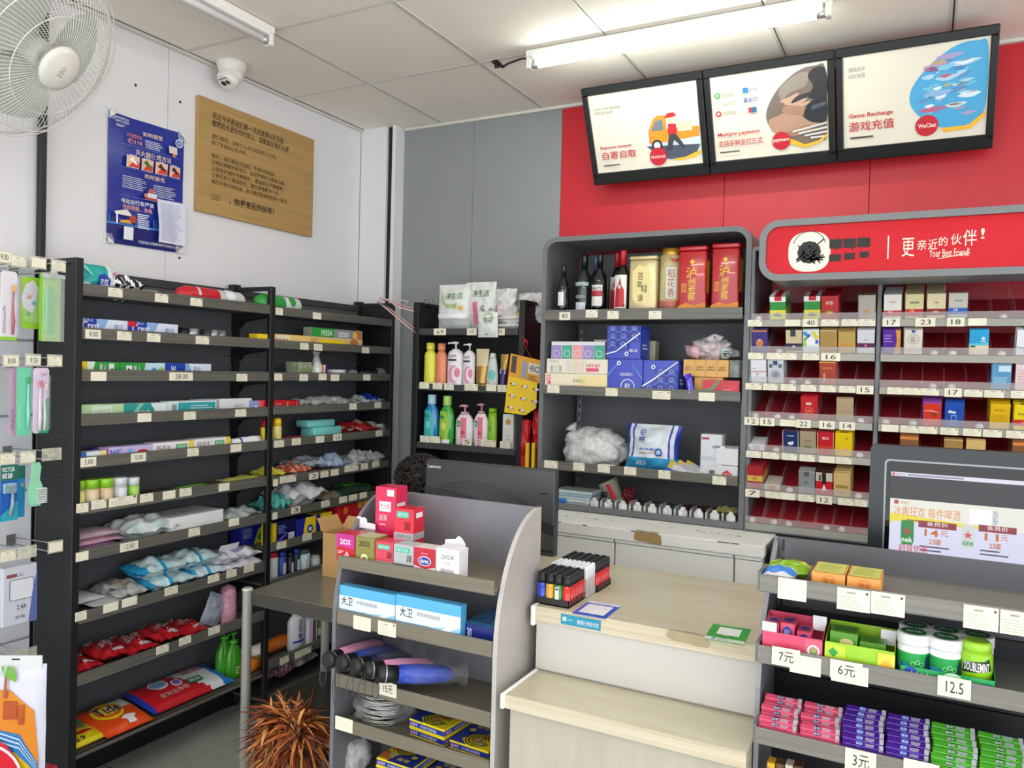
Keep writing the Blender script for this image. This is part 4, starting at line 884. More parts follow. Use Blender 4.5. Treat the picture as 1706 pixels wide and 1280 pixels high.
def pillow(b, w_, h, t, matf, nx=24, nz=20, wr=.12, seed=0, seal=.05, pw=.5, pinch=0.):
    def th(u, v):
        vv = min(max((v-seal)/(1-2*seal), 0), 1); e = (math.sin(PI*u)**pw if 0 < u < 1 else 0)*(math.sin(PI*vv)**pw if 0 < vv < 1 else 0)
        return t/2*e*(1+wr*2*noise.noise(Vector((u*4+seed, v*5, seed))))+.0008
    def off(u, v): return wr*t*.6*noise.noise(Vector((u*5, v*6+seed, 3.3)))+wr*t*.25*noise.noise(Vector((u*14, v*14+seed, 1.3)))
    def X(u, v): return w_*(u-.5)*(1-pinch*math.sin(PI*v))
    fr = lambda u, v, l=0: Vector((X(u, v), -th(u, v)+off(u, v)-l, h*v))
    bk = lambda u, v: Vector((X(u, v), th(u, v)+off(u, v), h*v))
    for S, fl in ((fr, 0), (bk, 1)):
        vs = [S(i/nx, j/nz) for j in range(nz+1) for i in range(nx+1)]; fs = []; ms = []
        for j in range(nz):
            for i in range(nx):
                q = (j*(nx+1)+i, j*(nx+1)+i+1, (j+1)*(nx+1)+i+1, (j+1)*(nx+1)+i); fs.append(q[::-1] if fl else q); ms.append(matf((i+.5)/nx, (j+.5)/nz))
        b.add(vs, fs, ms, True)
    F = Frame(b, fr, True, w_/h); F.l0 = .0025; return F
LIE = Matrix.Rotation(-PI/2, 4, 'X')
def bag(name, label, cat, loc, w_, h, t, matf, deco=None, lying=True, rz=0, tilt=0, group=None, **k):
    """lying: w_ across (local x), h into the depth (local y), thickness up"""
    b = MB(); m = matf if callable(matf) else (lambda u, v, q=matf: q)
    b.T = (Matrix.Translation((0, -h/2, t*.5+.002)) @ LIE) if lying else Matrix.Translation((0, 0, 0)) @ Matrix.Rotation(tilt, 4, 'X')
    F = pillow(b, w_, h, t, m, **k)
    if deco: deco(F)
    return tag(obj(name, b, None, loc, rz), label, cat, group)
def Lbag(name, label, px0, px1, py, zs, t, matf, deco=None, depth=.16, cat='packet', front=-2.54, tilt=0, dz=0, group=None, rz=0, **k):
    p, q = hit(px0, py, 0, front), hit(px1, py, 0, front)
    return bag(name, label, cat, (front-depth/2, (p.y+q.y)/2, zs+dz), q.y-p.y, depth, t, matf, deco, rz=PI/2+rz, group=group, **k)
def crumple(name, label, cat, loc, r, sc, m, seed=0, rough=.45, content=None, group=None, rz=0, sub=3):
    b = MB(); b.ball((0, 0, r*sc[2]*.88), r, m, sc=sc, rough=rough, seed=seed, sub=sub)
    t = thing(name, label, cat, loc, rz, group) if content else None
    # gathered neck
    if content:
        obj('clear_film', b, t); c = MB(); content(c); obj('contents', c, t); return t
    return tag(obj(name, b, None, loc, rz), label, cat, group)
def bottle(name, label, cat, side, px, pyt, zs, front, prof, parts, sx=1, sy=1, deco=None, group=None, n=20, px2=None, rz=0):
    """px..px2 span, prof: normalised [(r, z, mat)] scaled to half width & height; parts: callable(thing, R, H)"""
    a, c, zt = fit(side, px, px2, pyt, zs, front); R = (c-a)/2; H = zt-zs
    if side == 'B': loc = ((a+c)/2, front+R*sy, zs); r0 = 0
    else: loc = (front-R*sy, (a+c)/2, zs); r0 = PI/2
    t = thing(name, label, cat, loc, r0+rz, group)
    b = MB(); b.lathe([(p[0]*R, p[1]*H)+tuple(p[2:]) for p in prof], parts.get('m', mat('#ffffff')), n, sx=sx, sy=sy)
    if deco:
        def S(u, v, l, R=R, sy=sy): an = -PI/2+(u-.5)*2.2; return Vector((math.cos(an)*(R+l), math.sin(an)*(R*sy+l), H*v))
        deco(Frame(b, S, True, 2*R*1.1/H))
    obj('body', b, t)
    for nm, fn in parts.items():
        if nm == 'm': continue
        c_ = MB(); fn(c_, R, H); obj(nm, c_, t)
    return t
def lying_can(name, label, cat, loc, L, R, segs, rz=0, group=None, n=18, cap=None):
    """cylinder lying along local x; segs [(fraction, mat, radius factor)]"""
    t = thing(name, label, cat, loc, rz, group); b = MB(); b.T = Matrix.Translation((-L/2, 0, R)) @ Matrix.Rotation(PI/2, 4, 'Y')
    pr = []; z = 0
    for i, s in enumerate(segs): pr += [(R*s[2], z*L, s[1]), (R*s[2], (z+s[0])*L-.001, s[1])]; z += s[0]
    b.lathe(pr, segs[0][1], n); obj('body', b, t)
    if cap: c = MB(); c.T = b.T; cap(c, L, R); obj('cap', c, t)
    return t
c_ = lambda h, r=.45, **k: mat(h, r, **k)
WT = c_('#eeeef0', .35); RDm = c_('#c9182b', .35); BLm = c_('#1c3fa8', .3); LBm = c_('#b9d3ee', .35); TEAL = c_('#22aaa6', .35); GRm = c_('#2f9a3f', .35); LIME = c_('#8fc932', .35); YEm = c_('#f0d21f', .4); ORm = c_('#ef7a1e', .4); PKm = c_('#e8708f', .4); PUm = c_('#5a2f8f', .35); NAVY = c_('#1a2550', .35); TAUPE = c_('#b59f84', .4); GOLD = c_('#b8924c', .3, metal=.5); SILV = c_('#b9bcc0', .3, metal=.6); KRAFT = c_('#b8905c', .7); SKY = c_('#5fb4e6', .35); OLIVE = c_('#8a8648', .4)
def S1(k): return LZ[k]+.0125
def S2(k): return LZ2[k]+.0125
FX = XF-.012

# ================= left shelving, bay one
# shelf 1
o = bag('wet_wipes', 'teal pack of wet wipes with a blue shield at the left of the top shelf', 'wet wipes', (-2.6, (hit(133, 450, 0, -2.55).y+hit(196, 450, 0, -2.55).y)/2+.012, S1(0)), .165, .105, .07,
    lambda u, v: TEAL if u < .72 else c_('#d9e6e6', .35), lambda F: (F.rect(.05, .3, .3, .36, c_('#bfe6e2')), F.poly([(.46, .1), (.74, .2), (.74, .55), (.6, .72), (.46, .6)], BLm), F.text(.5, .28, .7, .52, '99.9%', WT, True), F.circ(.86, .72, .05, PKm), F.poly([(.1, .9), (.3, .6), (.34, .62), (.2, .92)], c_('#7fd4cf'))), lying=False, rz=PI/2, seal=.0, pw=.3, wr=.1)
Lbag('sock_packet', 'crumpled black and white striped packet on the top shelf behind the lip', 197, 246, 478, S1(0), .07, lambda u, v: [c_('#1b1b20'), WT][int(u*9+v*5) % 2], depth=.13, wr=.4, seed=4, cat='packet')
Lbag('leaf_packet', 'flat light green packet on the top shelf beside the striped packet', 245, 288, 487, S1(0), .035, c_('#a9c98a', .4), depth=.14, wr=.2, seed=5)
def cupsleeve(name, label, px0, px1, py, zs, R, m1, m2, frac, y_off=0):
    p, q = hit(px0, py, 0, -2.56), hit(px1, py, 0, -2.56); L = q.y-p.y
    t = thing(name, label, 'cup pack', (-2.575-R*.2, (p.y+q.y)/2, zs), PI/2); b = MB(); b.T = Matrix.Translation((-L/2, 0, R)) @ Matrix.Rotation(PI/2, 4, 'Y')
    b.lathe([(R*.15, 0, m1), (R*.7, L*.06, m1), (R, L*.15, m1), (R, L*frac, m1), (R*.97, L*(frac+.02), m2), (R*.95, L*.93, m2), (R*.6, L, m2)], m1, 22)
    F = Frame(b, lambda u, v, l: Vector(((v-.5)*R*2.6, (u-.5)*0-math.cos((v-.5)*2.4)*0+0, 0)) if 0 else Vector((-(math.sin((v-.1)*1.6))*(R+l), -(math.cos((v-.1)*1.6))*(R+l), L*u)), True, L/R)
    F.circ(frac+.18, .45, .07, m1 if m1 != RDm else WT); F.rect(frac*.45, .1, frac*.52, .9, c_('#d9c9c9')); obj('wrapped_roll', b, t)
    return t
cupsleeve('paper_cup_sleeve', 'red wrapped roll of cups with a clear end on the top shelf', 298, 410, 488, S1(0), .036, RDm, c_('#d3d6d6', .2), .55)
cupsleeve('paper_cup_sleeve', 'green and white wrapped roll of cups at the shelf post on the top shelf', 431, 503, 500, S2(0), .04, GRm, c_('#dfe3e2', .25), .55)
# shelf 2 toothpaste
def crest(F, w_, d, h, red=False):
    f = F['front']; f.rect(0, 0, .5, 1, BLm); f.poly([(.36, 0), (.6, 0), (.52, .5), (.6, 1), (.36, 1)], c_('#8fb4e2')); f.text(.08, .35, .42, .85, 'Crest', WT, True); f.text(.08, .82, .3, .98, '佳洁士', WT); f.text(.72, .4, .9, .75, '亮白', c_('#5a7fb8')); F['top'].rect(0, 0, .45, 1, BLm)
    if red: f.poly([(0, .7), (.16, .7), (.14, 1), (0, 1)], RDm)
carton('toothpaste_box', 'blue and white toothpaste box at the left end of the second shelf', 'toothpaste', 'L', 130, 212, 529, S1(1), FX-.03, .045, c_('#dfe6f4', .3), crest, 'toothpaste boxes')
carton('toothpaste_box', 'blue and white toothpaste box with red corner, second along the second shelf', 'toothpaste', 'L', 213, 297, 535, S1(1), FX-.03, .045, c_('#dfe6f4', .3), lambda F, w_, d, h: crest(F, w_, d, h, True), 'toothpaste boxes')
for i, (px, py, r, m_) in enumerate(((307, 552, .022, BLK), (321, 551, .026, SILV), (345, 553, .02, c_('#3a3a3c', .3)), (356, 553, .022, SILV), (370, 554, .02, c_('#8c8f91', .25, metal=.5)))):
    p = hit(px, py, 0, -2.57); b = MB(); b.lathe([(r*.6, 0), (r, 0), (r, .024+.028), (r*.6, .052), (r*.6, .0)], m_, 20, caps=False)
    tag(obj('tape_roll', b, None, (-2.575, p.y, S1(1))), ['small black tape roll right of the toothpaste boxes', 'silver tape roll beside the small black roll', 'dark roll at the left of the group of three rolls', 'middle silver roll in the group of three rolls', 'grey rim roll at the right of the group of three rolls'][i], 'tape roll', 'small rolls on the second shelf')
carton('clip_box', 'small yellow box on the second shelf beside the black post', 'box', 'L', 429, 446, 556, S1(1), FX, .05, YEm)
# bay two shelf 2
def grillbox(F, w_, d, h): f = F['front']; f.rect(.02, .1, .35, .9, c_('#e6dccb')); [f.circ(.05+.08*i, .5, .03, c_('#c98f6a')) for i in range(4)]; f.rect(.85, .1, .99, .9, c_('#d8a45a'))
carton('steamer_paper_box', 'long beige and yellow food box beside the post on the second shelf', 'box', 'L', 457, 527, 556, S2(1), FX-.01, .05, c_('#e9c77a'), grillbox)
carton('cling_film_box', 'lower beige film box with a yellow band under the green box', 'box', 'L', 528, 604, 561, S2(1), FX-.01, .05, c_('#dcb98a'), lambda F, w_, d, h: (F['front'].rect(.05, .1, .6, .8, YEm), F['front'].circ(.8, .4, .1, c_('#b8763a'))))
b_o = fit('L', 519, 604, 545, S2(1), FX-.01)
carton('foil_box', 'green and grey baking foil box on top of the beige film box', 'box', 'L', 519, 604, 545, hit(528, 561.5, 0, FX-.01).z, FX-.012, .05, c_('#8f9490'), lambda F, w_, d, h: (F['front'].rect(0, 0, .42, 1, GRm), F['front'].text(.18, .2, .38, .8, 'FRESH', c_('#d8efd2'), True), F['front'].circ(.9, .5, .07, c_('#c9733a')), F['front'].circ(.84, .4, .05, c_('#e0c070')), F['front'].lines(.5, .2, .75, .8, 3, WT)))
# shelf 3
carton('toothpaste_box', 'green toothpaste box with a yellow lemon end at the left of the third shelf', 'toothpaste', 'L', 129, 200, 602, S1(2), FX-.03, .045, GRm, lambda F, w_, d, h: (F['front'].rect(0, 0, .22, 1, YEm), F['front'].circ(.1, .5, .06, LIME), F['front'].poly([(.22, 0), (.32, 0), (.4, 1), (.22, 1)], c_('#e9f4e6')), F['front'].text(.5, .4, .68, .85, '黑人', WT, True), F['front'].rect(.72, .1, .85, .9, WT), F['front'].circ(.8, .5, .03, BLK), F['top'].rect(0, 0, .22, 1, YEm)), 'toothpaste boxes')
carton('toothpaste_box', 'green toothpaste box with a pale blue leafy end, second along the third shelf', 'toothpaste', 'L', 201, 274, 604, S1(2), FX-.03, .045, GRm, lambda F, w_, d, h: (F['front'].rect(.12, .1, .25, .8, WT), F['front'].circ(.18, .5, .03, BLK), F['front'].text(.28, .3, .45, .8, '黑人', WT, True), F['front'].poly([(.5, 0), (1, 0), (1, 1), (.55, 1)], c_('#bfe0ea')), F['front'].circ(.75, .5, .06, c_('#4a9ad8')), F['front'].circ(.92, .5, .07, c_('#9ac25a'))), 'toothpaste boxes')
carton('toothpaste_box', 'white toothpaste box with a royal blue left end on the third shelf', 'toothpaste', 'L', 275, 352, 605, S1(2), FX-.03, .045, c_('#dfe6f2'), lambda F, w_, d, h: (F['front'].rect(0, 0, .42, 1, BLm), F['front'].text(.12, .2, .22, .8, 'W', WT, True), F['front'].poly([(.42, 0), (.6, 0), (.5, 1), (.42, 1)], c_('#8aaee0')), F['front'].text(.6, .3, .75, .8, '亮白', c_('#5a7fb8'))), 'toothpaste boxes')
# bay two shelf 3
p = hit(508, 612, 0, -2.6)
carton('plastic_tub', 'clear plastic tub with green contents on the third shelf', 'tub', 'L', 498, 519, 603, S2(2), FX-.03, .08, film('#b9c9a8', .55), lambda F, w_, d, h: (F['front'].rect(.1, .35, .9, .6, c_('#7f9a5a')), F['front'].rect(.3, .05, .7, .25, c_('#b5743a'))))
p = hit(527, 610, 0, -2.59)
t = thing('bagged_bottle', 'small white bottle in a twisted clear bag on the third shelf', 'bottle', (-2.59, p.y, S2(2)))
b = MB(); b.lathe([(.022, 0), (.024, .01), (.024, .05), (.012, .065), (.012, .078)], c_('#e9e9dc', .3), 16); obj('body', b, t)
b = MB(); b.lathe([(.03, 0), (.036, .02), (.03, .055), (.012, .1), (.02, .125), (.004, .118)], CLEAR, 12); obj('clear_film', b, t)
carton('striped_box', 'tiny orange white and purple striped box on the third shelf', 'box', 'L', 536, 545, 608, S2(2), FX-.02, .04, WT, lambda F, w_, d, h: (F['front'].rect(0, 0, .35, 1, ORm), F['front'].rect(.65, 0, 1, 1, PUm)))
p, q = hit(547, 615, 0, -2.6), hit(571, 615, 0, -2.6)
for i in range(3):
    b = MB(); R = (q.y-p.y)/2; b.lathe([(R*.6, 0), (R, .012), (R, .015), (R*.55, .004)], WT, 20); tag(obj('paper_plate', b, None, (-2.6, (p.y+q.y)/2, S2(2)+.004+.0105*i)), 'white paper plate, %s in the little stack on the third shelf' % ['lowest', 'middle', 'topmost'][i], 'plate', 'paper plates')
p = hit(587, 612, 0, -2.6); crumple('wrapped_sponge', 'crumpled clear wrapped scourer on the third shelf', 'scourer', (-2.6, p.y, S2(2)), .026, (1, 1.2, .8), c_('#9b9ea0', .2), 3, .6)
p, q = hit(604, 614, 0, -2.6), hit(650, 614, 0, -2.58)
t = thing('film_roll', 'silver grey plastic film roll lying at the right end of the third shelf', 'roll', (-2.6, (p.y+q.y)/2, S2(2)), PI/2-.2); b = MB(); L = q.y-p.y; b.T = Matrix.Translation((-L/2, 0, .027)) @ Matrix.Rotation(PI/2, 4, 'Y'); b.lathe([(.008, 0, BLK), (.018, L*.35, BLK), (.024, L*.5, SILV), (.027, L*.97, SILV), (.027, L, WT)], SILV, 20); b.ball((.0, 0, L), .012, c_('#8a8c8e'), sc=(1, 1, .2)); obj('wrapped_roll', b, t)
# shelf 4
carton('toothpaste_box', 'pale green toothpaste box at the left of the fourth shelf', 'toothpaste', 'L', 129, 206, 675, S1(3), FX-.03, .045, c_('#b9d8a4'), lambda F, w_, d, h: (F['front'].rect(.3, .1, .75, .9, c_('#dbe6d6')), F['front'].text(.35, .3, .7, .7, '云南本草', c_('#9ab88a'))), 'toothpaste boxes')
carton('toothpaste_box', 'teal and white toothpaste box, second along the fourth shelf', 'toothpaste', 'L', 206, 279, 673, S1(3), FX-.03, .045, c_('#e2ecec'), lambda F, w_, d, h: (F['front'].poly([(0, 0), (.62, 0), (.7, .5), (.6, 1), (0, 1)], c_('#2b9a94')), F['front'].poly([(.1, 0), (.2, 0), (.45, 1), (.35, 1)], c_('#7fc9a8')), F['front'].text(.25, .2, .6, .55, '舒敏灵', WT, True)), 'toothpaste boxes')
carton('toothpaste_box', 'white box with a teal printed back lying on the fourth shelf', 'toothpaste', 'L', 280, 361, 669, S1(3), FX-.03, .045, c_('#dde6ea'), lambda F, w_, d, h: (F['front'].rect(.2, .1, .97, .9, c_('#2fa3a8')), F['front'].lines(.45, .2, .9, .8, 4, c_('#cfe9ea')), F['front'].rect(.07, .2, .17, .8, c_('#8a9aa0'))), 'toothpaste boxes')
carton('toothpaste_box', 'thin white and teal box lying behind the others on the fourth shelf', 'toothpaste', 'L', 327, 366, 665.5, S1(3), FX-.085, .04, c_('#cfe6ea'), lambda F, w_, d, h: F['top'].rect(0, 0, .3, 1, TEAL), 'toothpaste boxes')
carton('toothpaste_box', 'plain white box on the fourth shelf left of the red round boxes', 'toothpaste', 'L', 367, 420, 665, S1(3), FX-.03, .045, c_('#e3e3e6'), lambda F, w_, d, h: F['front'].text(.45, .3, .75, .65, '舒适达', c_('#9a9aa0')), 'toothpaste boxes')
carton('toothpick_box', 'small lilac and white box on the fourth shelf', 'box', 'L', 420.5, 432, 668, S1(3), FX-.01, .04, c_('#8f9acb'), lambda F, w_, d, h: F['front'].circ(.5, .5, .2, WT))
def tin(name, label, px0, px1, pyt, zs, m_, side='L', front=FX, depth=.05):
    a, c, zt = fit(side, px0, px1, pyt, zs, front); R = (c-a)/2; b = MB(); b.lathe([(R*.96, 0), (R, .004), (R, (zt-zs)*.9), (R*.9, zt-zs)], m_, 20); loc, r0 = origin(side, a, c, front, 2*R, zs); return tag(obj(name, b, None, loc), label, 'tin')
tin('shoe_polish_tin', 'round red tin on the fourth shelf just left of the black post', 434, 447, 667, S1(3), RDm)
carton('soap_box', 'red box right of the black post on the fourth shelf', 'box', 'L', 457, 477, 667, S2(3), FX-.02, .06, RDm, lambda F, w_, d, h: F['front'].lines(.1, .2, .9, .8, 3, c_('#e8a0a0')), 'red boxes right of the post')
carton('soap_box', 'red rounded box, second from the black post on the fourth shelf', 'box', 'L', 478, 501, 667.5, S2(3), FX-.02, .06, RDm, lambda F, w_, d, h: (F['front'].rect(.04, .1, .08, .9, c_('#e8b0b0')), F['front'].rect(.7, .1, .74, .9, c_('#e8b0b0'))), 'red boxes right of the post', soft=.01)
FG = film('#e8ebea', .5, .15); FG2 = film('#cfd4d2', .45, .12)
Lbag('glove_bag', 'long clear grey bag lying on the fourth shelf', 517, 592, 668, S2(3), .055, FG, depth=.15, wr=.5, seed=8); Lbag('small_bag', 'small clear packet between the grey bag and blue bag on the fourth shelf', 588, 606, 668, S2(3), .035, FG2, depth=.12, wr=.4, seed=9)
Lbag('shower_cap_bag', 'blue packet in clear film at the right end of the fourth shelf', 606, 645, 662, S2(3), .06, lambda u, v: BLm if .1 < v < .8 and u > .2 else FG, depth=.14, wr=.4, seed=10)
# shelf 5
carton('toothpaste_box', 'blue and white toothpaste box at the left of the fifth shelf', 'toothpaste', 'L', 128, 177, 755, S1(4), FX-.01, .045, c_('#dfe6f2'), lambda F, w_, d, h: (F['front'].rect(0, 0, .32, 1, c_('#2f6fc4')), F['front'].rect(.75, 0, 1, 1, c_('#f0d89a')), F['top'].rect(0, 0, .3, 1, c_('#2f6fc4'))), 'toothpaste boxes')
carton('toothpaste_box', 'dark purple and red toothpaste box lying behind on the fifth shelf', 'toothpaste', 'L', 157, 200, 746, S1(4), FX-.075, .04, c_('#4a3f9a'), lambda F, w_, d, h: (F['front'].rect(.6, 0, 1, 1, RDm), F['top'].rect(.6, 0, 1, 1, RDm)), 'toothpaste boxes')
carton('toothpaste_box', 'lilac toothpaste box with a red oval on the fifth shelf', 'toothpaste', 'L', 178, 254, 746.5, S1(4), FX-.015, .05, c_('#c3b6e0'), lambda F, w_, d, h: (F['front'].circ(.78, .2, .18, RDm, ry=.5), F['front'].text(.66, .25, .9, .5, 'Colgate', WT, True), F['front'].text(.05, .45, .3, .85, '360°', c_('#3f6fc4'), True), F['front'].circ(.5, .6, .06, c_('#7fb0e6'), ry=.25), F['front'].rect(0, 0, .02, 1, RDm)), 'toothpaste boxes')
for i, (a, c, y) in enumerate(((255, 323, 739), (323.5, 384, 732.5))):
    carton('toothpaste_box', ['white toothpaste box with black lettering and green badge on the fifth shelf', 'second white toothpaste box with black lettering, ending beside the white tube'][i], 'toothpaste', 'L', a, c, y, S1(4), FX-.015, .05, c_('#ece6e8'), lambda F, w_, d, h: (F['front'].text(.08, .3, .42, .8, '舒适达', c_('#3b3b44')), F['front'].rect(.55, .45, .82, .8, c_('#3fae6a')), F['front'].text(.58, .52, .79, .74, '抗敏感', WT), F['front'].rect(.87, 0, .99, 1, c_('#f0d44a')), F['top'].rect(.87, 0, .99, 1, c_('#f0d44a')), F['top'].rect(0, .5, 1, 1, c_('#d8c6ea'))), 'toothpaste boxes')
p, q = hit(386, 732, 0, -2.56), hit(433, 728, 0, -2.56); L = q.y-p.y
lying_can('hand_cream_tube', 'white and blue cosmetic tube lying on the fifth shelf', 'tube', (-2.57, (p.y+q.y)/2, S1(4)), L, .024, [(.28, WT, .75), (.05, BLm, .8), (.4, c_('#e6e8ee'), .9), (.27, WT, 1)], PI/2)
Lbag('clear_packet', 'small clear packet between the tube and the post on the fifth shelf', 434, 447, 737, S1(4), .03, FG, depth=.08, wr=.3)
def spray(name, label, px, px2, pyt, zs, body, cap, lab, side='L', front=FX):
    return bottle(name, label, 'spray bottle', side, px, pyt, zs, front, [(1, 0), (1, .66), (.9, .7)], {'m': body, 'cap': lambda b, R, H: b.lathe([(.95*R, .68*H), (.95*R, .86*H), (.8*R, .97*H), (.3*R, H)], cap, 18)}, px2=px2, deco=lambda F: (F.rect(.15, .1, .85, .6, lab), F.lines(.25, .15, .75, .5, 4, c_('#7a8a6a'))))
spray('insect_spray', 'yellow spray bottle with a red cap directly at the black post', 445, 460, 699, S2(4), YEm, RDm, YEm)
spray('insect_spray', 'small spray bottle with a bright yellow cap on the fifth shelf', 462, 473, 697, S2(4), c_('#e2dc9a', .3), c_('#f2c818'), c_('#d9cf7a'))
Lbag('red_packet', 'flat red packet on the fifth shelf left of the teal soap boxes', 489, 522, 727, S2(4), .02, RDm, depth=.12)
TQ = c_('#7fd2cf', .4)
carton('soap_box', 'lower rounded turquoise soap box on the fifth shelf', 'soap box', 'L', 524, 570, 713, S2(4), FX-.03, .09, TQ, None, 'turquoise soap boxes', soft=.008)
a, c, zt = fit('L', 515, 559, 701, S2(4), FX-.04)
carton('soap_box', 'upper rounded turquoise soap box stacked on the other', 'soap box', 'L', 515, 559, 701, hit(524, 713, 0, FX-.03).z+.0005, FX-.035, .085, TQ, None, 'turquoise soap boxes', soft=.008)
Lbag('hair_net_bag', 'dark netted packet with a white strip behind the turquoise boxes', 560, 598, 706, S2(4), .05, lambda u, v: c_('#3b3538') if (int(u*7)+int(v*7)) % 3 else c_('#b9b4b6', .3), depth=.12, wr=.5, seed=12, front=-2.6)
Lbag('candy_bag', 'shiny red and green bag at the right end of the fifth shelf', 582, 657, 711, S2(4), .055, lambda u, v: c_('#3fbf3f', .25) if u > .8 else (WT if u > .66 else (c_('#a8232c', .3) if (int(u*9+v*7)) % 3 else c_('#b9aa92', .4))), depth=.17, wr=.55, seed=13)
# shelf 6 toothpick cans
for i, (a, c, y, m1, m2, lb) in enumerate(((127, 147, 803, LIME, c_('#cdbb94'), 'first toothpick can with a lime lid and yellow label'), (148, 171, 801, LIME, c_('#d8c49a'), 'second toothpick can with a lime lid'), (172, 195, 799, LIME, c_('#d3b58c'), 'third toothpick can with a lime lid'), (196, 218, 797.5, c_('#d9dcdc', .2), c_('#c6cace', .25), 'clear can of white cotton buds'), (220, 237, 797, c_('#d9dcdc', .2), c_('#8fc94a'), 'clear topped can with a green lower half, rightmost of the five cans'))):
    bottle('toothpick_can', lb, 'can', 'L', a, y, S1(5), FX-.002, [(.97, 0), (.97, .68)], {'m': m2, 'lid': lambda b, R, H, m1=m1: b.lathe([(1.0*R, .68*H), (1.0*R, .97*H), (.95*R, H)], m1, 20)}, px2=c, deco=lambda F, i=i: F.rect(.2, .2, .8, .6, [c_('#dfe08a'), c_('#e0d3b0'), c_('#dfc9a4'), c_('#dfe3e6'), c_('#a9d86a')][i]), group='cans on the sixth shelf')
Lbag('green_packet', 'flat green packet on the sixth shelf', 314, 362, 809, S1(5), .02, c_('#6fae4a', .4), depth=.1, wr=.3); Lbag('cloth_packet', 'thin yellow packet beside the post on the sixth shelf', 392, 446, 800, S1(5), .025, c_('#cfcf6a', .5), depth=.12, wr=.3, seed=3)
Lbag('cleaning_cloth', 'folded yellow cleaning cloth on the sixth shelf right of the post', 455, 480, 791, S2(5), .05, c_('#d6cc4a', .7), depth=.16, wr=.3, seed=4, cat='cloth')
p = hit(470, 779, 0, -2.62); b = MB(); b.lathe([(.03, 0), (.06, 0), (.06, .035), (.03, .035)], SILV, 24); tag(obj('foil_tape', b, None, (-2.64, p.y+.06, S2(5)+.0)), 'wide silver tape roll lying behind the yellow cloth', 'tape roll')
Lbag('glue_trap_packet', 'orange and red printed packet on the sixth shelf', 490, 527, 778, S2(5), .05, lambda u, v: c_('#d8553a') if (int(u*8)+int(v*6)) % 2 else c_('#e8b0a0'), depth=.17, wr=.3, seed=5)
b = MB(); b.box(-.04, .04, -.03, .03, 0, .03, BLK, .004); tag(obj('phone_holder', b, None, (-2.58, hit(535, 785, 0, -2.58).y, S2(5))), 'small black box with a white card on the sixth shelf', 'box')
Lbag('envelope_bag', 'pale grey plastic envelope standing up behind the orange packet', 502, 548, 768, S2(5)+.02, .045, c_('#b9bcc8', .35), depth=.17, wr=.5, seed=6, front=-2.58)
Lbag('mask_packet', 'blue and white face mask packet on the sixth shelf', 545, 588, 773, S2(5), .07, lambda u, v: c_('#a9b8d8', .35) if v < .6 else c_('#c9cfdd', .35), depth=.18, wr=.45, seed=7); Lbag('white_envelope', 'flat white packet on the sixth shelf beside the masks', 580, 608, 775, S2(5), .03, WT, depth=.16, wr=.3, seed=15)
Lbag('clear_bag', 'glossy crumpled clear bag at the right end of the sixth shelf', 600, 647, 762, S2(5), .065, film('#eef1f0', .55, .08), depth=.17, wr=.7, seed=16)
# shelf 7
for i in range(3): Lbag('towel_pack', ['lowest', 'middle', 'upper'][i]+' pink folded towel pack on the seventh shelf', 127, 208, 905, S1(6), .026, [c_('#c9a6cf'), c_('#dfb4c6'), c_('#d9bcc9')][i], depth=.18, wr=.08, seed=i, cat='towel', dz=.022*i, group='pink towels')
Lbag('napkin_bag', 'puffy pale blue and white printed bag on the seventh shelf', 214, 300, 885, S1(6), .085, lambda u, v: c_('#c4d3d4', .3) if (int(u*5+v*4)) % 2 else c_('#d9dedb', .3), depth=.18, wr=.35, seed=21); Lbag('napkin_bag', 'thin white bag lying under the white box on the seventh shelf', 285, 330, 875, S1(6), .035, c_('#dcdedb', .35), depth=.16, wr=.2, seed=22)
carton('scale_box', 'flat white box on the seventh shelf', 'box', 'L', 285, 372, 864, S1(6)+.012, FX-.02, .16, c_('#e9e9ea', .4), lambda F, w_, d, h: F['top'].lines(.4, .4, .55, .5, 2, c_('#9a9a9a')))
Lbag('slipper_bag', 'crumpled clear bag beside the post on the seventh shelf', 374, 440, 858, S1(6), .05, lambda u, v: FG if (int(u*6)+int(v*5)) % 2 else c_('#9fb0a8', .3), depth=.16, wr=.5, seed=23)
Lbag('scourer_bag', 'teal knitted scourer cloth on the seventh shelf', 456, 490, 840, S2(6), .075, c_('#57b5ae', .6), depth=.15, wr=.5, seed=24, cat='cloth'); Lbag('clear_packet', 'clear packet with teal print behind the post on the seventh shelf', 441, 462, 850, S2(6), .04, c_('#9cc4bd', .4), depth=.12, wr=.4, seed=25, front=-2.62)
Lbag('shopping_bag', 'bulging white plastic bag with black print on the seventh shelf', 484, 548, 828, S2(6), .12, c_('#e3e4e6', .35), lambda F: (F.text(.2, .45, .35, .7, 'VIP', BLK), F.text(.42, .5, .5, .75, '精', BLK)), depth=.19, wr=.35, seed=26)
Lbag('bin_liner_pack', 'brown and dark green flat pack on the seventh shelf', 546, 592, 816, S2(6), .045, lambda u, v: c_('#8a7a6c') if u < .5 else c_('#2f4a35'), depth=.17, wr=.3, seed=27); Lbag('bin_liner_pack', 'bright green topped pack at the right end of the seventh shelf', 575, 632, 808, S2(6), .06, lambda u, v: c_('#58b22f') if .25 < u < .7 and v > .3 else c_('#2c3f33'), depth=.17, wr=.3, seed=28)
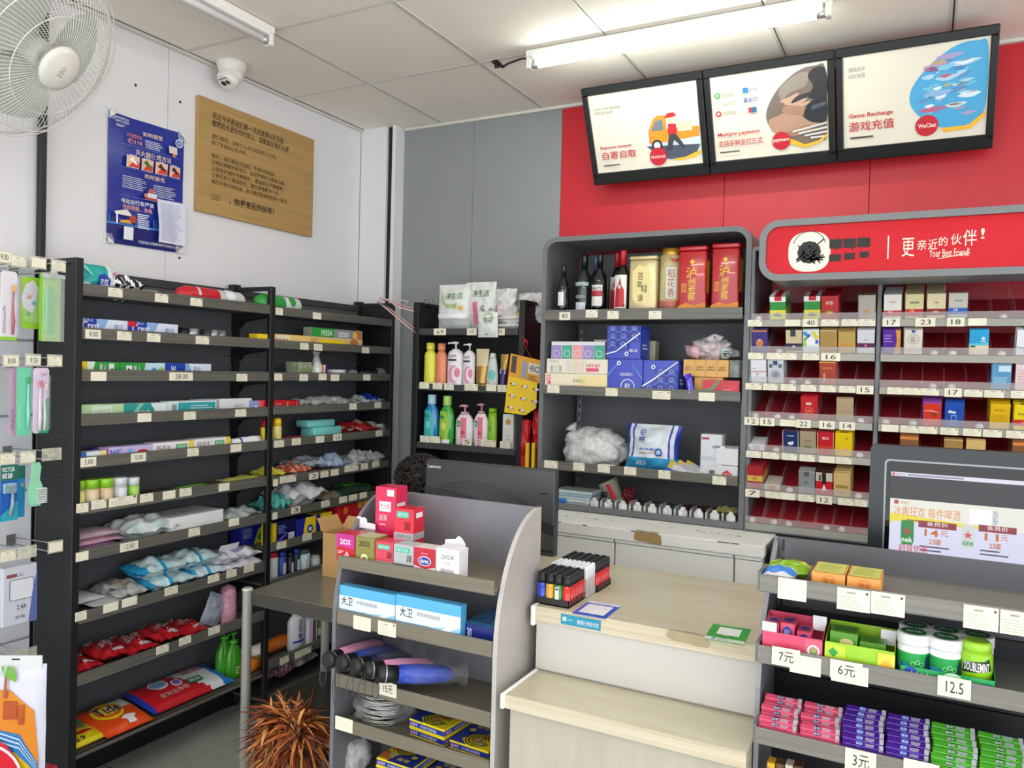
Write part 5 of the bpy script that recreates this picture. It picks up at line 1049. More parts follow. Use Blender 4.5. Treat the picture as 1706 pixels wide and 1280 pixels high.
# bay two shelf 8 boxes
def bulbbox(F, w_, d, h): F['front'].poly([(.5, 0), (1, 0), (1, .9), (.7, .7)], c_('#d9c92f')); F['front'].lines(.08, .35, .45, .85, 5, c_('#b9c4e8'), .3); F['front'].circ(.75, .3, .1, GRm)
def pwr(F, w_, d, h): F['front'].rect(.6, .1, .92, .45, c_('#dfe2ee')); F['front'].lines(.62, .12, .9, .42, 5, BLK, .3); F['front'].lines(.05, .5, .5, .85, 4, c_('#8a9ae0')); F['front'].poly([(.0, .2), (.5, .5), (.55, .45), (.0, .1)], c_('#7a5ae0'))
DB = c_('#20269a', .3)
carton('bulb_box', 'dark blue bulb box seen through the frame left of the post', 'box', 'L', 403, 443, 876, S2(7), -2.66, .07, DB, bulbbox, 'blue boxes')
carton('bulb_box', 'yellow edged bulb box just right of the post on the eighth shelf', 'box', 'L', 455, 461, 873, S2(7), FX-.01, .07, YEm, None, 'blue boxes')
carton('bulb_box', 'dark navy and purple box with a barcode on the eighth shelf', 'box', 'L', 462, 493, 869, S2(7), FX-.005, .07, c_('#1c1c4a', .3), pwr, 'blue boxes')
carton('bulb_box', 'blue and yellow box with a blue figure on the eighth shelf', 'box', 'L', 495, 526, 866, S2(7), FX-.005, .07, DB, lambda F, w_, d, h: (F['front'].poly([(.3, .05), (1, .05), (1, 1), (.45, 1)], YEm), F['front'].circ(.7, .45, .16, BLm), F['front'].circ(.7, .45, .08, WT)), 'blue boxes')
carton('bulb_box', 'yellow topped box at the right of the blue boxes on the eighth shelf', 'box', 'L', 527, 553, 858, S2(7), FX-.01, .07, YEm, lambda F, w_, d, h: F['front'].rect(0, 0, .25, 1, DB), 'blue boxes')
carton('hotpot_box', 'red box with yellow lettering on the eighth shelf behind the grey rack', 'box', 'L', 566, 630, 836, S2(7), FX-.005, .1, RDm, lambda F, w_, d, h: (F['front'].text(.45, .62, .9, .9, '蟑螂屋', YEm, True), F['front'].poly([(.02, .2), (.5, .3), (.3, .1), (.02, .08)], WT), F['front'].circ(.15, .65, .06, ORm)))
# shelf 8 (index 7) bay one
for i, (a, c, y, m_) in enumerate(((127, 165, 1010, c_('#2a2a2c')), (158, 206, 1003, c_('#c9cdd0', .25)), (130, 178, 1000, WT), (190, 235, 992, c_('#55585a', .25)))):
    Lbag('scissors_packet', ['black carded packet at the left end of the eighth shelf', 'clear and white packet with black print on the eighth shelf', 'white lidded packet lying behind the black one', 'grey and white narrow packet on the eighth shelf'][i], a, c, y, S1(7), .018, m_, depth=.15, dz=.014*i, seed=i, wr=.15, front=-2.54 if i < 2 else -2.58)
Lbag('lace_bag', 'clear bag with brown cord inside on the eighth shelf', 196, 250, 975, S1(7), .07, lambda u, v: c_('#9a8468', .4) if .25 < u < .8 and .2 < v < .8 and int((u+v)*16) % 2 else FG, depth=.18, wr=.25, seed=31)
def pads(name, label, a, c, y, dz, seed, **k): return Lbag(name, label, a, c, y, S1(7), .065, lambda u, v: c_('#2f9fd0', .3) if .42 < u < .5 or (u < .12) else (c_('#d8e6e8', .3) if (int(u*8)+int(v*5)) % 2 else c_('#bcd9de', .3)), depth=.17, wr=.25, seed=seed, dz=dz, cat='cup pack', group='blue banded packs of disposable cups', **k)
pads('cup_pack', 'lower left blue banded pack of cups on the eighth shelf', 252, 330, 965, 0, 32); pads('cup_pack', 'lower right blue banded pack of cups on the eighth shelf', 325, 384, 950, 0, 33); pads('cup_pack', 'upper left blue banded pack of cups on the eighth shelf', 240, 322, 945, .06, 34); pads('cup_pack', 'upper right blue banded pack of cups on the eighth shelf', 308, 372, 928, .06, 35)
for i, (a, c, y, dz) in enumerate(((377, 411, 942, 0), (400, 440, 936, .0), (365, 408, 925, .045), (388, 437, 918, .045))):
    Lbag('sanitary_pack', ['lower left', 'lower right', 'upper left', 'upper right'][i]+' white and lilac sanitary pack near the post on the eighth shelf', a, c, y, S1(7), .05, lambda u, v, i=i: c_('#8f8fb8', .35) if i > 1 and .2 < u < .6 and .2 < v < .7 else c_('#e6e3ec', .35), depth=.17, wr=.3, seed=40+i, dz=dz, group='white sanitary packs')
b = MB(); b.box(-.001, .001, -.05, .05, 0, .04, WT); tag(obj('header_card', b, None, (-2.6, hit(378, 915, 0, -2.6).y, S1(7)+.09), rot=(0, .5, 0)), 'white punched header card on the upper sanitary pack', 'card')
# shelf 9
def redpk(u, v): return c_('#b8202a', .25) if v < .8 else c_('#a01a24', .25)
for i, (a, c, y, dz, d_, s) in enumerate(((126, 172, 1104, 0, .2, 51), (173, 218, 1088, .015, .17, 52), (219, 268, 1072, 0, .2, 53), (269, 310, 1056, .012, .18, 54), (311, 350, 1042, .0, .18, 55))):
    Lbag('garbage_bag_pack', ['red packet with a green corner at the left end of the ninth shelf', 'red packet with a white stripe, second along the ninth shelf', 'wide dark red packet in the middle of the ninth shelf', 'red packet with grey print right of the middle of the ninth shelf', 'rightmost red packet on the ninth shelf'][i], a, c, y, S1(8), .05, redpk, lambda F: (F.rect(.45, .1, .85, .18, c_('#c9b8bc')), F.rect(.15, .3, .6, .55, c_('#8a3038')), F.rect(.5, .22, .55, .24, WT), F.text(.25, .35, .75, .6, '垃圾袋', c_('#c9b9ba')), F.text(.1, .7, .4, .85, '妙', c_('#e6c9c9'))), depth=d_, wr=.28, seed=s, dz=dz, group='red packets on the ninth shelf')
p = hit(350, 1020, 0, -2.58); o = bag('insole_packet', 'grey blue packet leaning as a diamond on the ninth shelf', 'packet', (-2.59, p.y, S1(8)+.018), .1, .13, .03, c_('#9aa0ae', .35), lying=False, rz=PI/2, wr=.2, seed=60); o.rotation_euler = (.0, .45, PI/2)
t = thing('cup_tube', 'pink plastic tube bag standing on the ninth shelf', 'cup pack', (-2.59, hit(380, 1000, 0, -2.59).y, S1(8)), 0)
b = MB(); b.lathe([(.034, 0), (.036, .02), (.034, .12), (.03, .15), (.004, .165)], film('#e0a0b4', .7, .15), 18, caps=False); obj('clear_film', b, t); b = MB(); b.lathe([(.03, .003), (.031, .11)], c_('#dfb9c4', .4), 18); obj('contents', b, t)
# bottom shelf of bay one
ZB0 = LZ[9]+.0125
def tilted(o, a=.16, z=.0): o.rotation_euler = (a, 0, o.rotation_euler[2]); o.location.z += z+.006
tilted(Lbag('detergent_sachet', 'yellow detergent sachet at the left end of the bottom shelf', 122, 178, 1232, ZB0, .03, c_('#ecd51f', .3), lambda F: (F.text(.25, .62, .8, .86, '超能洗衣', c_('#3a3a8a'), True), F.text(.1, .1, .45, .28, '15.9', c_('#2a2a30'), True), F.poly([(.2, .38), (.5, .5), (.85, .42), (.6, .34)], RDm)), depth=.13, wr=.1, seed=71, pw=.3), .12)
tilted(Lbag('detergent_sachet', 'orange detergent sachet behind the yellow one', 118, 142, 1200, ZB0, .03, c_('#e8641e', .3), lambda F: F.text(.2, .4, .8, .65, 'Tide', NAVY, True), depth=.08, wr=.15, seed=72, front=-2.67, pw=.3), .2)
tilted(Lbag('detergent_sachet', 'pink and green detergent sachet on the bottom shelf', 146, 178, 1196, ZB0, .035, lambda u, v: c_('#e087b8', .3) if u > .45 else c_('#4fae78', .3), lambda F: (F.circ(.4, .55, .25, c_('#3f4aa0')), F.text(.2, .42, .62, .68, '立白', WT, True)), depth=.12, wr=.12, seed=73, front=-2.62, pw=.3), .2)
tilted(Lbag('detergent_bag', 'orange washing powder bag with a yellow bullseye on the bottom shelf', 180, 256, 1178, ZB0, .045, lambda u, v: c_('#dfe0e4', .35) if (u > .62 and v > .62) else c_('#e8511d', .3), lambda F: (F.circ(.4, .6, .3, c_('#f0d21f'), ry=.3), F.circ(.4, .6, .24, c_('#e8641e'), ry=.24), F.circ(.4, .6, .18, c_('#f0d21f'), ry=.18), F.text(.16, .48, .66, .76, 'Tide', c_('#1f2f7a'), True), F.poly([(.5, .06), (.66, .06), (.66, .16), (.74, .22), (.64, .28), (.52, .28), (.42, .22), (.5, .16)], WT)), depth=.2, wr=.08, seed=74, front=-2.52, pw=.3), .17)
tilted(Lbag('detergent_bag', 'large red white and blue washing powder bag on the bottom shelf', 258, 390, 1138, ZB0, .05, lambda u, v: c_('#2f78d0', .3) if u > .86 else (c_('#2a3fae', .3) if u < .05 else (c_('#c9202a', .3) if (u+v*.3) < .72 else c_('#dfe2e6', .35))), lambda F: (F.circ(.28, .66, .1, WT), F.circ(.28, .66, .08, c_('#8fb8d8')), F.circ(.44, .5, .06, WT), F.circ(.44, .5, .045, c_('#8a6ab0')), F.text(.16, .2, .5, .34, '全效洁净粉', c_('#e8c9c9')), F.rect(.52, .28, .7, .46, c_('#2f7a3a')), F.text(.54, .32, .68, .42, '超值', WT), F.text(.56, .62, .82, .86, '立白', RDm, True)), depth=.2, wr=.08, seed=75, front=-2.54, pw=.3), .17)
# green pump bottles
def pump(b, R, H, m_, r=.18, z0=.78, hx=.7):
    b.lathe([(R*.42, z0*H-.002), (R*.42, z0*H+.05*H), (R*r*.6, (z0+.055)*H), (R*r*.6, .95*H)], m_, 14); b.box(-R*.28, R*.28, -R*.2, R*.2, .945*H, H, m_, .002); b.tube([(0, 0, .972*H), (-R*hx, 0, .972*H), (-R*(hx+.12), 0, .95*H)], R*.1, m_, 8)
GRB = c_('#3f9a1f', .15, coat=.4)
for i, (a, c, y) in enumerate(((369, 396, 1052), (384, 410, 1060))):
    bottle('dish_soap_bottle', ['green pump bottle of dish soap at the right end of the bottom shelf', 'second green pump bottle of dish soap, behind the table leg'][i], 'bottle', 'L', a, y, ZB0, -2.6+.03*i, [(.8, 0), (.98, .04), (1, .3), (.95, .52), (.6, .68), (.35, .74), (.35, .78)], {'m': GRB, 'pump': lambda b, R, H: pump(b, R, H, c_('#4fb52f', .3))}, sx=1, sy=.65, px2=c, deco=lambda F: F.lines(.4, .12, .6, .3, 3, c_('#d9efc9')), group='green pump bottles')
# bay two low shelves, seen under and over the table
def aero(lb, a, c, y, body, cap, zs, front=FX-.01, name='aerosol_can'): return bottle(name, lb, 'can', 'L', a, y, zs, front, [(.95, 0), (1, .02), (1, .78), (.85, .82)], {'m': body, 'cap': lambda b, R, H: b.lathe([(.85*R, .8*H), (.85*R, .94*H), (.6*R, H)], cap, 16)}, px2=c, deco=lambda F: F.rect(.3, .2, .7, .6, c_('#c9ccd6')))
aero('white aerosol can with a red cap on the shelf behind the table', 455, 468, 922, c_('#c9ccd2'), RDm, S2(8)); aero('blue aerosol can right of the red capped can', 470, 481, 921, c_('#2f4a9a'), BLm, S2(8)); aero('dark aerosol can in the middle behind the table', 484, 493, 922, c_('#20242f'), c_('#1b1b20'), S2(8)); aero('dark can with a bright blue cap behind the table', 494, 503, 916, c_('#262a44'), BLm, S2(8))
aero('white and teal jar with a grey lid on the shelf behind the table', 504, 523, 919, c_('#bfe0e4'), c_('#55585a'), S2(8), name='cream_jar'); aero('pale pot at the right end of the shelf behind the table', 525, 538, 928, c_('#c4c6c4'), c_('#b4b6b4'), S2(8), name='cream_jar')
z9 = S2(9)
bottle('toilet_cleaner_bottle', 'white toilet cleaner bottle with dark blue characters seen under the table top', 'bottle', 'L', 489, 1020, z9, FX-.02, [(.9, 0), (1, .05), (1, .7), (.7, .8), (.4, .84)], {'m': c_('#dfe0ea', .3), 'cap': lambda b, R, H: b.lathe([(.42*R, .83*H), (.42*R, .97*H), (.2*R, H)], c_('#e6e6ee'), 14)}, sy=.6, px2=513, deco=lambda F: (F.text(.4, .6, .62, .75, '洁', NAVY, True), F.text(.4, .44, .62, .58, '厕', NAVY, True), F.text(.4, .28, .62, .42, '精', NAVY, True), F.rect(.1, .2, .9, .25, BLm)))
carton('descaler_box', 'white box with a mauve stripe beside the toilet cleaner', 'box', 'L', 515, 529, 1033, z9, FX-.02, .05, c_('#e6e0ea'), lambda F, w_, d, h: F['front'].rect(.45, .08, .85, .92, c_('#8a4a7a')))
bag('refill_pouch', 'green and white refill pouch beside the white box', 'pouch', (-2.58, hit(540, 1045, 0, -2.58).y, z9), .09, .1, .03, lambda u, v: c_('#4faf2f', .3) if v > .55 or v < .2 else c_('#e6efe0', .3), lying=False, rz=PI/2, seed=3)
p, q = hit(420, 1070, 0, -2.6), hit(488, 1062, 0, -2.6)
lying_can('insect_powder_can', 'upper orange and white can lying under the table top', 'can', (-2.62, (p.y+q.y)/2, z9+.01), q.y-p.y, .032, [(.25, c_('#e8e0d6'), 1), (.06, WT, 1), (.6, ORm, 1), (.09, YEm, .9)], PI/2)
p, q = hit(412, 1100, 0, -2.56), hit(440, 1100, 0, -2.56)
lying_can('insect_powder_can', 'lower orange can with a yellow cap lying on the bottom shelf by the table leg', 'can', (-2.58, (p.y+q.y)/2-.01, ZB0), .11, .032, [(.7, ORm, 1), (.3, c_('#e8dc6a'), .9)], PI/2)
Lbag('washing_powder_bag', 'silver grey bag with pink pattern on the lowest shelf behind the table', 452, 530, 1108, S2(10)+.05, .09, lambda u, v: c_('#a84a5c', .35) if u < .5 and (int(u*22)+int(v*18)) % 2 else c_('#b0abae', .3), depth=.2, wr=.4, seed=81)
# ================= corner shelving with bottles (front plane y = 3.2)
FY = 3.215
def B(zs_i): return {0: 1.713, 1: 1.443, 2: 1.158}[zs_i]+.0145
def Bbag(name, label, a, c, y, zs, t, matf, deco=None, front=3.22, cat='packet', lying=False, depth=.2, dz=0, tilt=0, group=None, **k):
    u0, u1, zt = fit('B', a, c, y, zs, front)
    if lying: return bag(name, label, cat, ((u0+u1)/2, front+depth/2, zs+dz), u1-u0, depth, t, matf, deco, group=group, **k)
    return bag(name, label, cat, ((u0+u1)/2, front+t/2, zs+dz), u1-u0, zt-zs, t, matf, deco, lying=False, tilt=tilt, group=group, **k)
zt0 = B(0); PW1 = c_('#d9dcd8', .3); GW = c_('#b9bcba', .3)
def cott(F): F.text(.3, .68, .85, .82, '净生活', c_('#4a7a4a'), True); F.ring(.5, .72, .28, .03, c_('#9ac23f'), a0=2.8, a1=5.6); F.rect(.06, .28, .94, .38, WT); F.circ(.8, .5, .07, c_('#e0a84a')); F.lines(.35, .5, .7, .6, 2, c_('#a9ba7a'))
Bbag('cotton_pad_pack', 'large white pack with green logo, left on top of the black bay', 726, 778, 474, zt0, .07, lambda u, v: GW if .08 < v < .3 else PW1, cott, wr=.12, seed=1, seal=.06)
Bbag('cotton_pad_pack', 'second large white pack with green logo leaning to the right', 772, 822, 470, zt0, .06, lambda u, v: GW if .08 < v < .35 and u < .4 else PW1, lambda F: (F.text(.3, .7, .85, .84, '净生活', c_('#4a7a4a'), True), F.rect(.35, .15, .5, .6, c_('#d9708f')), F.text(.6, .2, .75, .55, '净', c_('#5a6a5a'))), wr=.2, seed=2, front=3.24)
Bbag('cotton_bag', 'puffy translucent white and pink bag tied at its top corner', 806, 852, 480, zt0+.03, .1, lambda u, v: c_('#d9c3c9', .3) if .2 < u < .7 and .2 < v < .6 else c_('#dcdcd9', .25), lambda F: F.text(.25, .4, .45, .55, '柔', c_('#5a5a6a')), wr=.5, seed=3, front=3.25)
Bbag('cotton_bag', 'crumpled white bag behind, over the bay\'s right end', 855, 902, 487, zt0+.05, .1, lambda u, v: c_('#d6d4d2', .3), lambda F: (F.poly([(.1, .1), (.35, .1), (.22, .35)], c_('#d9c92f')), F.text(.3, .15, .6, .28, '易洁', c_('#3a3a8a'))), wr=.5, seed=4, front=3.32)
Bbag('tissue_pack', 'small white pack with green logo hanging over the top shelf lip', 795, 828, 520, 1.7, .03, PW1, lambda F: (F.text(.35, .6, .8, .8, '生活', c_('#4a7a4a'), True), F.ring(.55, .7, .3, .04, c_('#9ac23f'), a0=0, a1=2.5), F.circ(.5, .12, .03, BLK)), wr=.15, seed=5, front=3.165, tilt=.05)
for i, (a, c, y, dz) in enumerate(((818, 866, 540, 0), (826, 866, 519, .035))):
    Bbag('tissue_pack', ['lower flat white pack lying on the black bay\'s top shelf', 'upper flat white pack lying under the puffy bags'][i], a, c, y, zt0, .045, c_('#e2e1e0', .3), lying=True, depth=.12, dz=dz, wr=.1, seed=7+i, front=3.21)
# row two
def pumpB(m_, hx=.9): return lambda b, R, H: pump(b, R, H, m_, hx=hx)
SH = [(.9, 0), (.98, .02), (1, .06), (1, .7), (.85, .78), (.45, .82), (.45, .84)]
z1 = B(1)
def vtext(F, t, u, m_, v0=.3, v1=.7, w_=.12): F.text(u, v0, u+w_, v1, t, m_, rot=True)
bottle('shampoo_bottle', 'pale yellow shampoo bottle, leftmost in its row', 'bottle', 'B', 704, 571, z1, FY, SH[:5]+[(.6, .8), (.6, .84)], {'m': c_('#e3e04f', .35), 'cap': lambda b, R, H: b.lathe([(.62*R, .84*H), (.66*R, .86*H), (.6*R, H)], c_('#ddd94a', .35), 18)}, px2=723, sy=.7, deco=lambda F: vtext(F, 'CREAMY', .12, c_('#5a5a2a')))
bottle('shampoo_bottle', 'salmon orange shampoo bottle beside the yellow one', 'bottle', 'B', 724, 572, z1, FY, SH[:5]+[(.6, .8), (.6, .84)], {'m': c_('#e58a64', .35), 'cap': lambda b, R, H: b.lathe([(.62*R, .84*H), (.68*R, .87*H), (.62*R, H)], c_('#e58a64', .35), 18)}, px2=741, sy=.7, deco=lambda F: vtext(F, 'CREAMY', .12, c_('#a8563a')))
def clear_l(F): F.text(.12, .66, .7, .72, 'CLEAR', c_('#7a6a6a'), True); F.rect(.12, .58, .7, .62, c_('#3b3336')); F.circ(.55, .3, .3, c_('#e59ab4'), ry=.19); F.circ(.66, .3, .24, c_('#f3dfe6'), ry=.15); F.circ(.75, .33, .16, c_('#e07a9c'), ry=.1)
bottle('shampoo_bottle', 'large white pump shampoo bottle with a pink swirl', 'bottle', 'B', 742.5, 569, z1, FY, SH, {'m': c_('#ece7ea', .3), 'pump': pumpB(WT)}, px2=768, sy=.6, deco=clear_l)
bottle('shampoo_bottle', 'slightly smaller white pump shampoo bottle with a pink swirl', 'bottle', 'B', 769.5, 572, z1, FY, SH, {'m': c_('#e9e4e6', .3), 'pump': pumpB(WT)}, px2=789, sy=.6, deco=clear_l)
def tube_item(name, label, a, c, y, zs, m1, m2, capm, front=FY, deco=None):
    u0, u1, zt = fit('B', a, c, y, zs, front); w_ = u1-u0; h = zt-zs; t = thing(name, label, 'tube', ((u0+u1)/2, front+.02, zs)); b = MB(); vs = []; ms = []; n = 16
    for j in range(9):
        f = j/8; r = w_*(.4+.1*f); d = .022*(1-f**1.5)+.001
        for i in range(n): an = 2*PI*i/n; vs.append((math.cos(an)*r, math.sin(an)*d, h*(.14+.86*f)))
    fs = [(j*n+i, j*n+(i+1) % n, (j+1)*n+(i+1) % n, (j+1)*n+i) for j in range(8) for i in range(n)]; b.add(vs, fs, [m2 if j < 4 else m1 for j in range(8) for i in range(n)], True); 
    if deco: deco(planar(b, (-w_*.35, -.0225, h*.2), (w_*.7, 0, 0), (0, .02, h*.7)))
    obj('body', b, t); b = MB(); b.lathe([(w_*.36, 0), (w_*.4, h*.01), (w_*.4, h*.14)], capm, 18, sy=.6); obj('cap', b, t); return t
tube_item('conditioner_tube', 'cream and gold conditioner tube standing on its cap', 790, 812, 581, z1, c_('#d8c9a0', .3), GOLD, GOLD, deco=lambda F: (F.text(.2, .7, .7, .76, 'PANTENE', c_('#8a7a5a')), F.circ(.45, .28, .2, c_('#d9b04a'))))
bottle('shampoo_bottle', 'translucent tapered shampoo bottle with a teal label', 'bottle', 'B', 809, 588, z1, FY, [(.95, 0), (1, .04), (.98, .35), (.8, .65), (.5, .92), (.35, .98)], {'m': c_('#ccd6cf', .25), 'cap': lambda b, R, H: b.lathe([(.56*R, .86*H), (.5*R, .95*H), (.34*R, H)], c_('#d5ddd8', .3), 16)}, px2=828, sy=.6, deco=lambda F: (F.circ(.55, .4, .3, c_('#6fc4bd'), ry=.14), F.lines(.3, .12, .75, .3, 3, c_('#4aa8a0'))))
tube_item('conditioner_tube', 'slim gold and purple conditioner tube at the right of its row', 831, 844, 590, z1, GOLD, c_('#4a2a6a', .3), GOLD, deco=lambda F: F.rect(0, .35, 1, .55, c_('#cfc0e0')))
# row three
z2 = B(2)
def mouth(F, col, lab): F.poly([(.08, .05), (.7, .02), (.78, .45), (.6, .68), (.2, .7)], lab); F.rect(.2, .55, .5, .6, c_('#1f8a6a')); F.circ(.45, .4, .16, col, ry=.08); F.poly([(.1, .05), (.8, .02), (.85, .14), (.1, .12)], WT)
MW = [(.85, 0), (.95, .03), (1, .3), (.95, .6), (.75, .72), (.42, .8), (.42, .82)]
bottle('mouthwash_bottle', 'blue mouthwash bottle with a teal label', 'bottle', 'B', 703, 657, z2, FY, MW, {'m': c_('#1f86c9', .12, coat=.5), 'cap': lambda b, R, H: b.lathe([(.46*R, .8*H), (.5*R, .82*H), (.5*R, .98*H), (.44*R, H)], c_('#a9d0e6', .3), 18)}, px2=727, sy=.65, deco=lambda F: mouth(F, c_('#7fd4cf'), c_('#3fb8b0')))
bottle('mouthwash_bottle', 'green mouthwash bottle with a lime label', 'bottle', 'B', 728.5, 659, z2, FY, MW, {'m': c_('#43a83f', .12, coat=.5), 'cap': lambda b, R, H: b.lathe([(.46*R, .8*H), (.5*R, .82*H), (.5*R, .98*H), (.44*R, H)], c_('#a9d86a', .3), 18)}, px2=753, sy=.65, deco=lambda F: mouth(F, c_('#d9e86a'), c_('#9ac93a')))
def dett(F): F.rect(.42, .05, .72, .7, c_('#e8788f')); F.circ(.3, .55, .13, c_('#4aae5a'), ry=.08); F.circ(.55, .35, .12, c_('#c94a6a'), ry=.04); F.lines(.46, .1, .68, .25, 3, WT); F.text(.2, .52, .4, .57, '滴露', WT)
HW = [(.92, 0), (1, .03), (1, .55), (.92, .66), (.6, .76), (.33, .8), (.33, .82)]
bottle('hand_wash_bottle', 'white pump hand wash with a pink label, left one of two', 'bottle', 'B', 756, 674, z2, FY, HW, {'m': c_('#eee6ea', .3), 'pump': pumpB(c_('#d9a0ae'), .5)}, px2=785, sy=.55, deco=dett)
bottle('hand_wash_bottle', 'white pump hand wash with a pink label, right one of two', 'bottle', 'B', 787, 672, z2, FY, HW, {'m': c_('#eee6ea', .3), 'pump': pumpB(c_('#c98f9c'), .5)}, px2=811, sy=.55, deco=dett)
bottle('body_wash_bottle', 'slim lime green bottle behind the hand wash', 'bottle', 'B', 811, 680, z2, FY, [(.9, 0), (1, .1), (.95, .7), (.85, .9)], {'m': c_('#8fc226', .3), 'cap': lambda b, R, H: b.lathe([(.84*R, .9*H), (.8*R, .98*H), (.6*R, H)], c_('#7fb81f'), 16)}, px2=826, sy=.7, deco=lambda F: F.lines(.2, .45, .6, .6, 3, c_('#3a5a1a')))
carton('cream_box', 'tall slim white cream box at the right end of the third row', 'box', 'B', 838, 856, 690, z2, FY-.002, .035, c_('#dbd9d4'), lambda F, w_, d, h: (F['front'].circ(.5, .8, .2, c_('#d9a83a'), ry=.09), F['front'].text(.25, .72, .75, .85, '大宝', c_('#8a6a2a'), True), F['front'].lines(.3, .3, .75, .5, 2, c_('#b9b4ae'))))
# clothes hangers
def hanger(name, label, pts, m_, r=.0035, hook=None):
    b = MB(); b.tube(pts, r, m_, 8, True)
    if hook: b.tube(hook, r*.9, m_, 8)
    return tag(obj(name, b), label, 'hanger', 'clothes hangers on the black bay')
H_ = lambda px, py, y=3.12: hit(px, py, 1, y)
PKH = c_('#d9b3b0', .4)
hanger('clothes_hanger', 'front pale pink plastic hanger poking out left of the shampoo bay', [H_(629, 503), H_(634, 496), H_(648, 500), H_(661, 511), H_(690, 519, 3.2), H_(694, 556, 3.2), H_(680, 545), H_(648, 518)], PKH, hook=[H_(661, 511), H_(668, 500), H_(680, 503), H_(672, 509)])
hanger('clothes_hanger', 'rear pale pink plastic hanger poking out left of the shampoo bay', [H_(632, 506, 3.15), H_(638, 498, 3.15), H_(652, 503, 3.15), H_(664, 508, 3.15), H_(690, 514, 3.22), H_(694, 550, 3.22), H_(682, 541, 3.15), H_(650, 515, 3.15)], c_('#cf9f9c', .4))
for i in range(2): hanger('clothes_hanger', ['left', 'right'][i]+' grey wire hanger hook standing over the bay\'s left end', [H_(706+9*i, 505, 3.3), H_(710+9*i, 497, 3.3), H_(716+9*i, 497, 3.3), H_(720+9*i, 505, 3.3), H_(716+9*i, 511, 3.3)], c_('#a8aaab', .3, metal=.6), .0025)
# yellow card of accessories hanging from a red hook on the right side panel
t = thing('blister_card', 'yellow display card of lip balms hanging on the black bay\'s right side', 'display card', (0, 0, 0))
P4 = [hit(851, 589, 1, 3.12), hit(897, 604, 1, 3.12), hit(893, 680, 1, 3.12), hit(875, 692, 1, 3.12), hit(840, 687, 1, 3.12)]
b = MB(); vs = [tuple(p) for p in P4]+[(p.x, p.y+.004, p.z) for p in P4]; b.add(vs, [(4, 3, 2, 1, 0), (5, 6, 7, 8, 9)]+[(i, (i+1) % 5, 5+(i+1) % 5, 5+i) for i in range(5)], c_('#e8c418', .35))
O = P4[4]; U = P4[2]-P4[4]; U.z = (P4[1].z-P4[0].z)*.8; V = P4[0]-P4[4]; F = planar(b, O, U, V)
F.poly([(.0, .62), (1, .62), (1, 1.0), (0, 1.0)], c_('#dd9a20', .35)); F.poly([(.06, .7), (.22, .68), (.22, .98), (.06, .97)], c_('#4a4038')); F.poly([(.4, .66), (.56, .64), (.56, .9), (.4, .95)], c_('#8a98a8')); F.rect(.6, .75, .98, .92, c_('#d9d3c4')); F.text(.64, .78, .95, .89, 'HENCO', c_('#2b2520'), True); F.lines(.6, .64, .95, .73, 3, c_('#5a4020'))
obj('card', b, t); O2 = O.copy()
for r_ in range(3):
    for k in range(3):
        u, v = .12+.36*k, .1+.2*r_; p = O+U*u+V*v; 
        if k == 2 and r_ == 0: continue
        b = MB(); b.ball((p.x+.015, p.y-.006, p.z), .014, c_('#dcd6d0', .2), sc=(1, .5, .6), sub=2); b.ball((p.x+.005, p.y-.01, p.z+.002), .008, c_('#c9482f', .3), sc=(1, .5, .6), sub=1); obj('blister', b, t)
b = MB(); p = hit(875, 566, 1, 3.12); b.tube([p, p+Vector((-.005, 0, -.02)), p+Vector((.008, 0, -.035)), p+Vector((.012, 0, -.012)), p], .003, RDm, 6); q0, q1 = hit(866, 595, 1, 3.12), hit(886, 598, 1, 3.12); m_ = p+Vector((.003, 0, -.035)); b.tube([q0, m_, q1], .0012, c_('#8a6a3a'), 5); b.tube([p, Vector((-1.643, 3.19, p.z+.01)), Vector((-1.643, 3.23, p.z+.01))], .0025, RDm, 6); obj('hook', b, t)
# red bags and yellow tongs below it
for i, (a, c, y0, y1_) in enumerate(((868, 884, 700, 790), (880, 897, 684, 790))):
    p0, p1 = hit(a, y1_, 1, 3.15), hit(c, y0, 1, 3.15); o = bag('red_bag', ['left', 'right'][i]+' red plastic bag hanging below the yellow display card', 'bag', ((p0.x+p1.x)/2, 3.15+.035*i, p0.z), p1.x-p0.x, p1.z-p0.z, .03, c_('#c4161f', .25), lying=False, wr=.5, seed=i, seal=.0, pinch=-.1, group='red hanging bags')
for i in range(2):
    p0, p1 = hit(875+10*i, 790, 1, 3.12), hit(882+10*i, 738, 1, 3.12); b = MB(); b.box(p0.x, p1.x, 3.115+.0*i, 3.13, p0.z, p1.z, c_('#ecc81c', .4), .002); b.box(p0.x, p0.x+.05, 3.114, 3.131, p0.z, p0.z+.015, c_('#ecc81c', .4)); tag(obj('yellow_rack_arm', b), ['left', 'right'][i]+' yellow plastic upright below the red hanging bags', 'plastic upright')

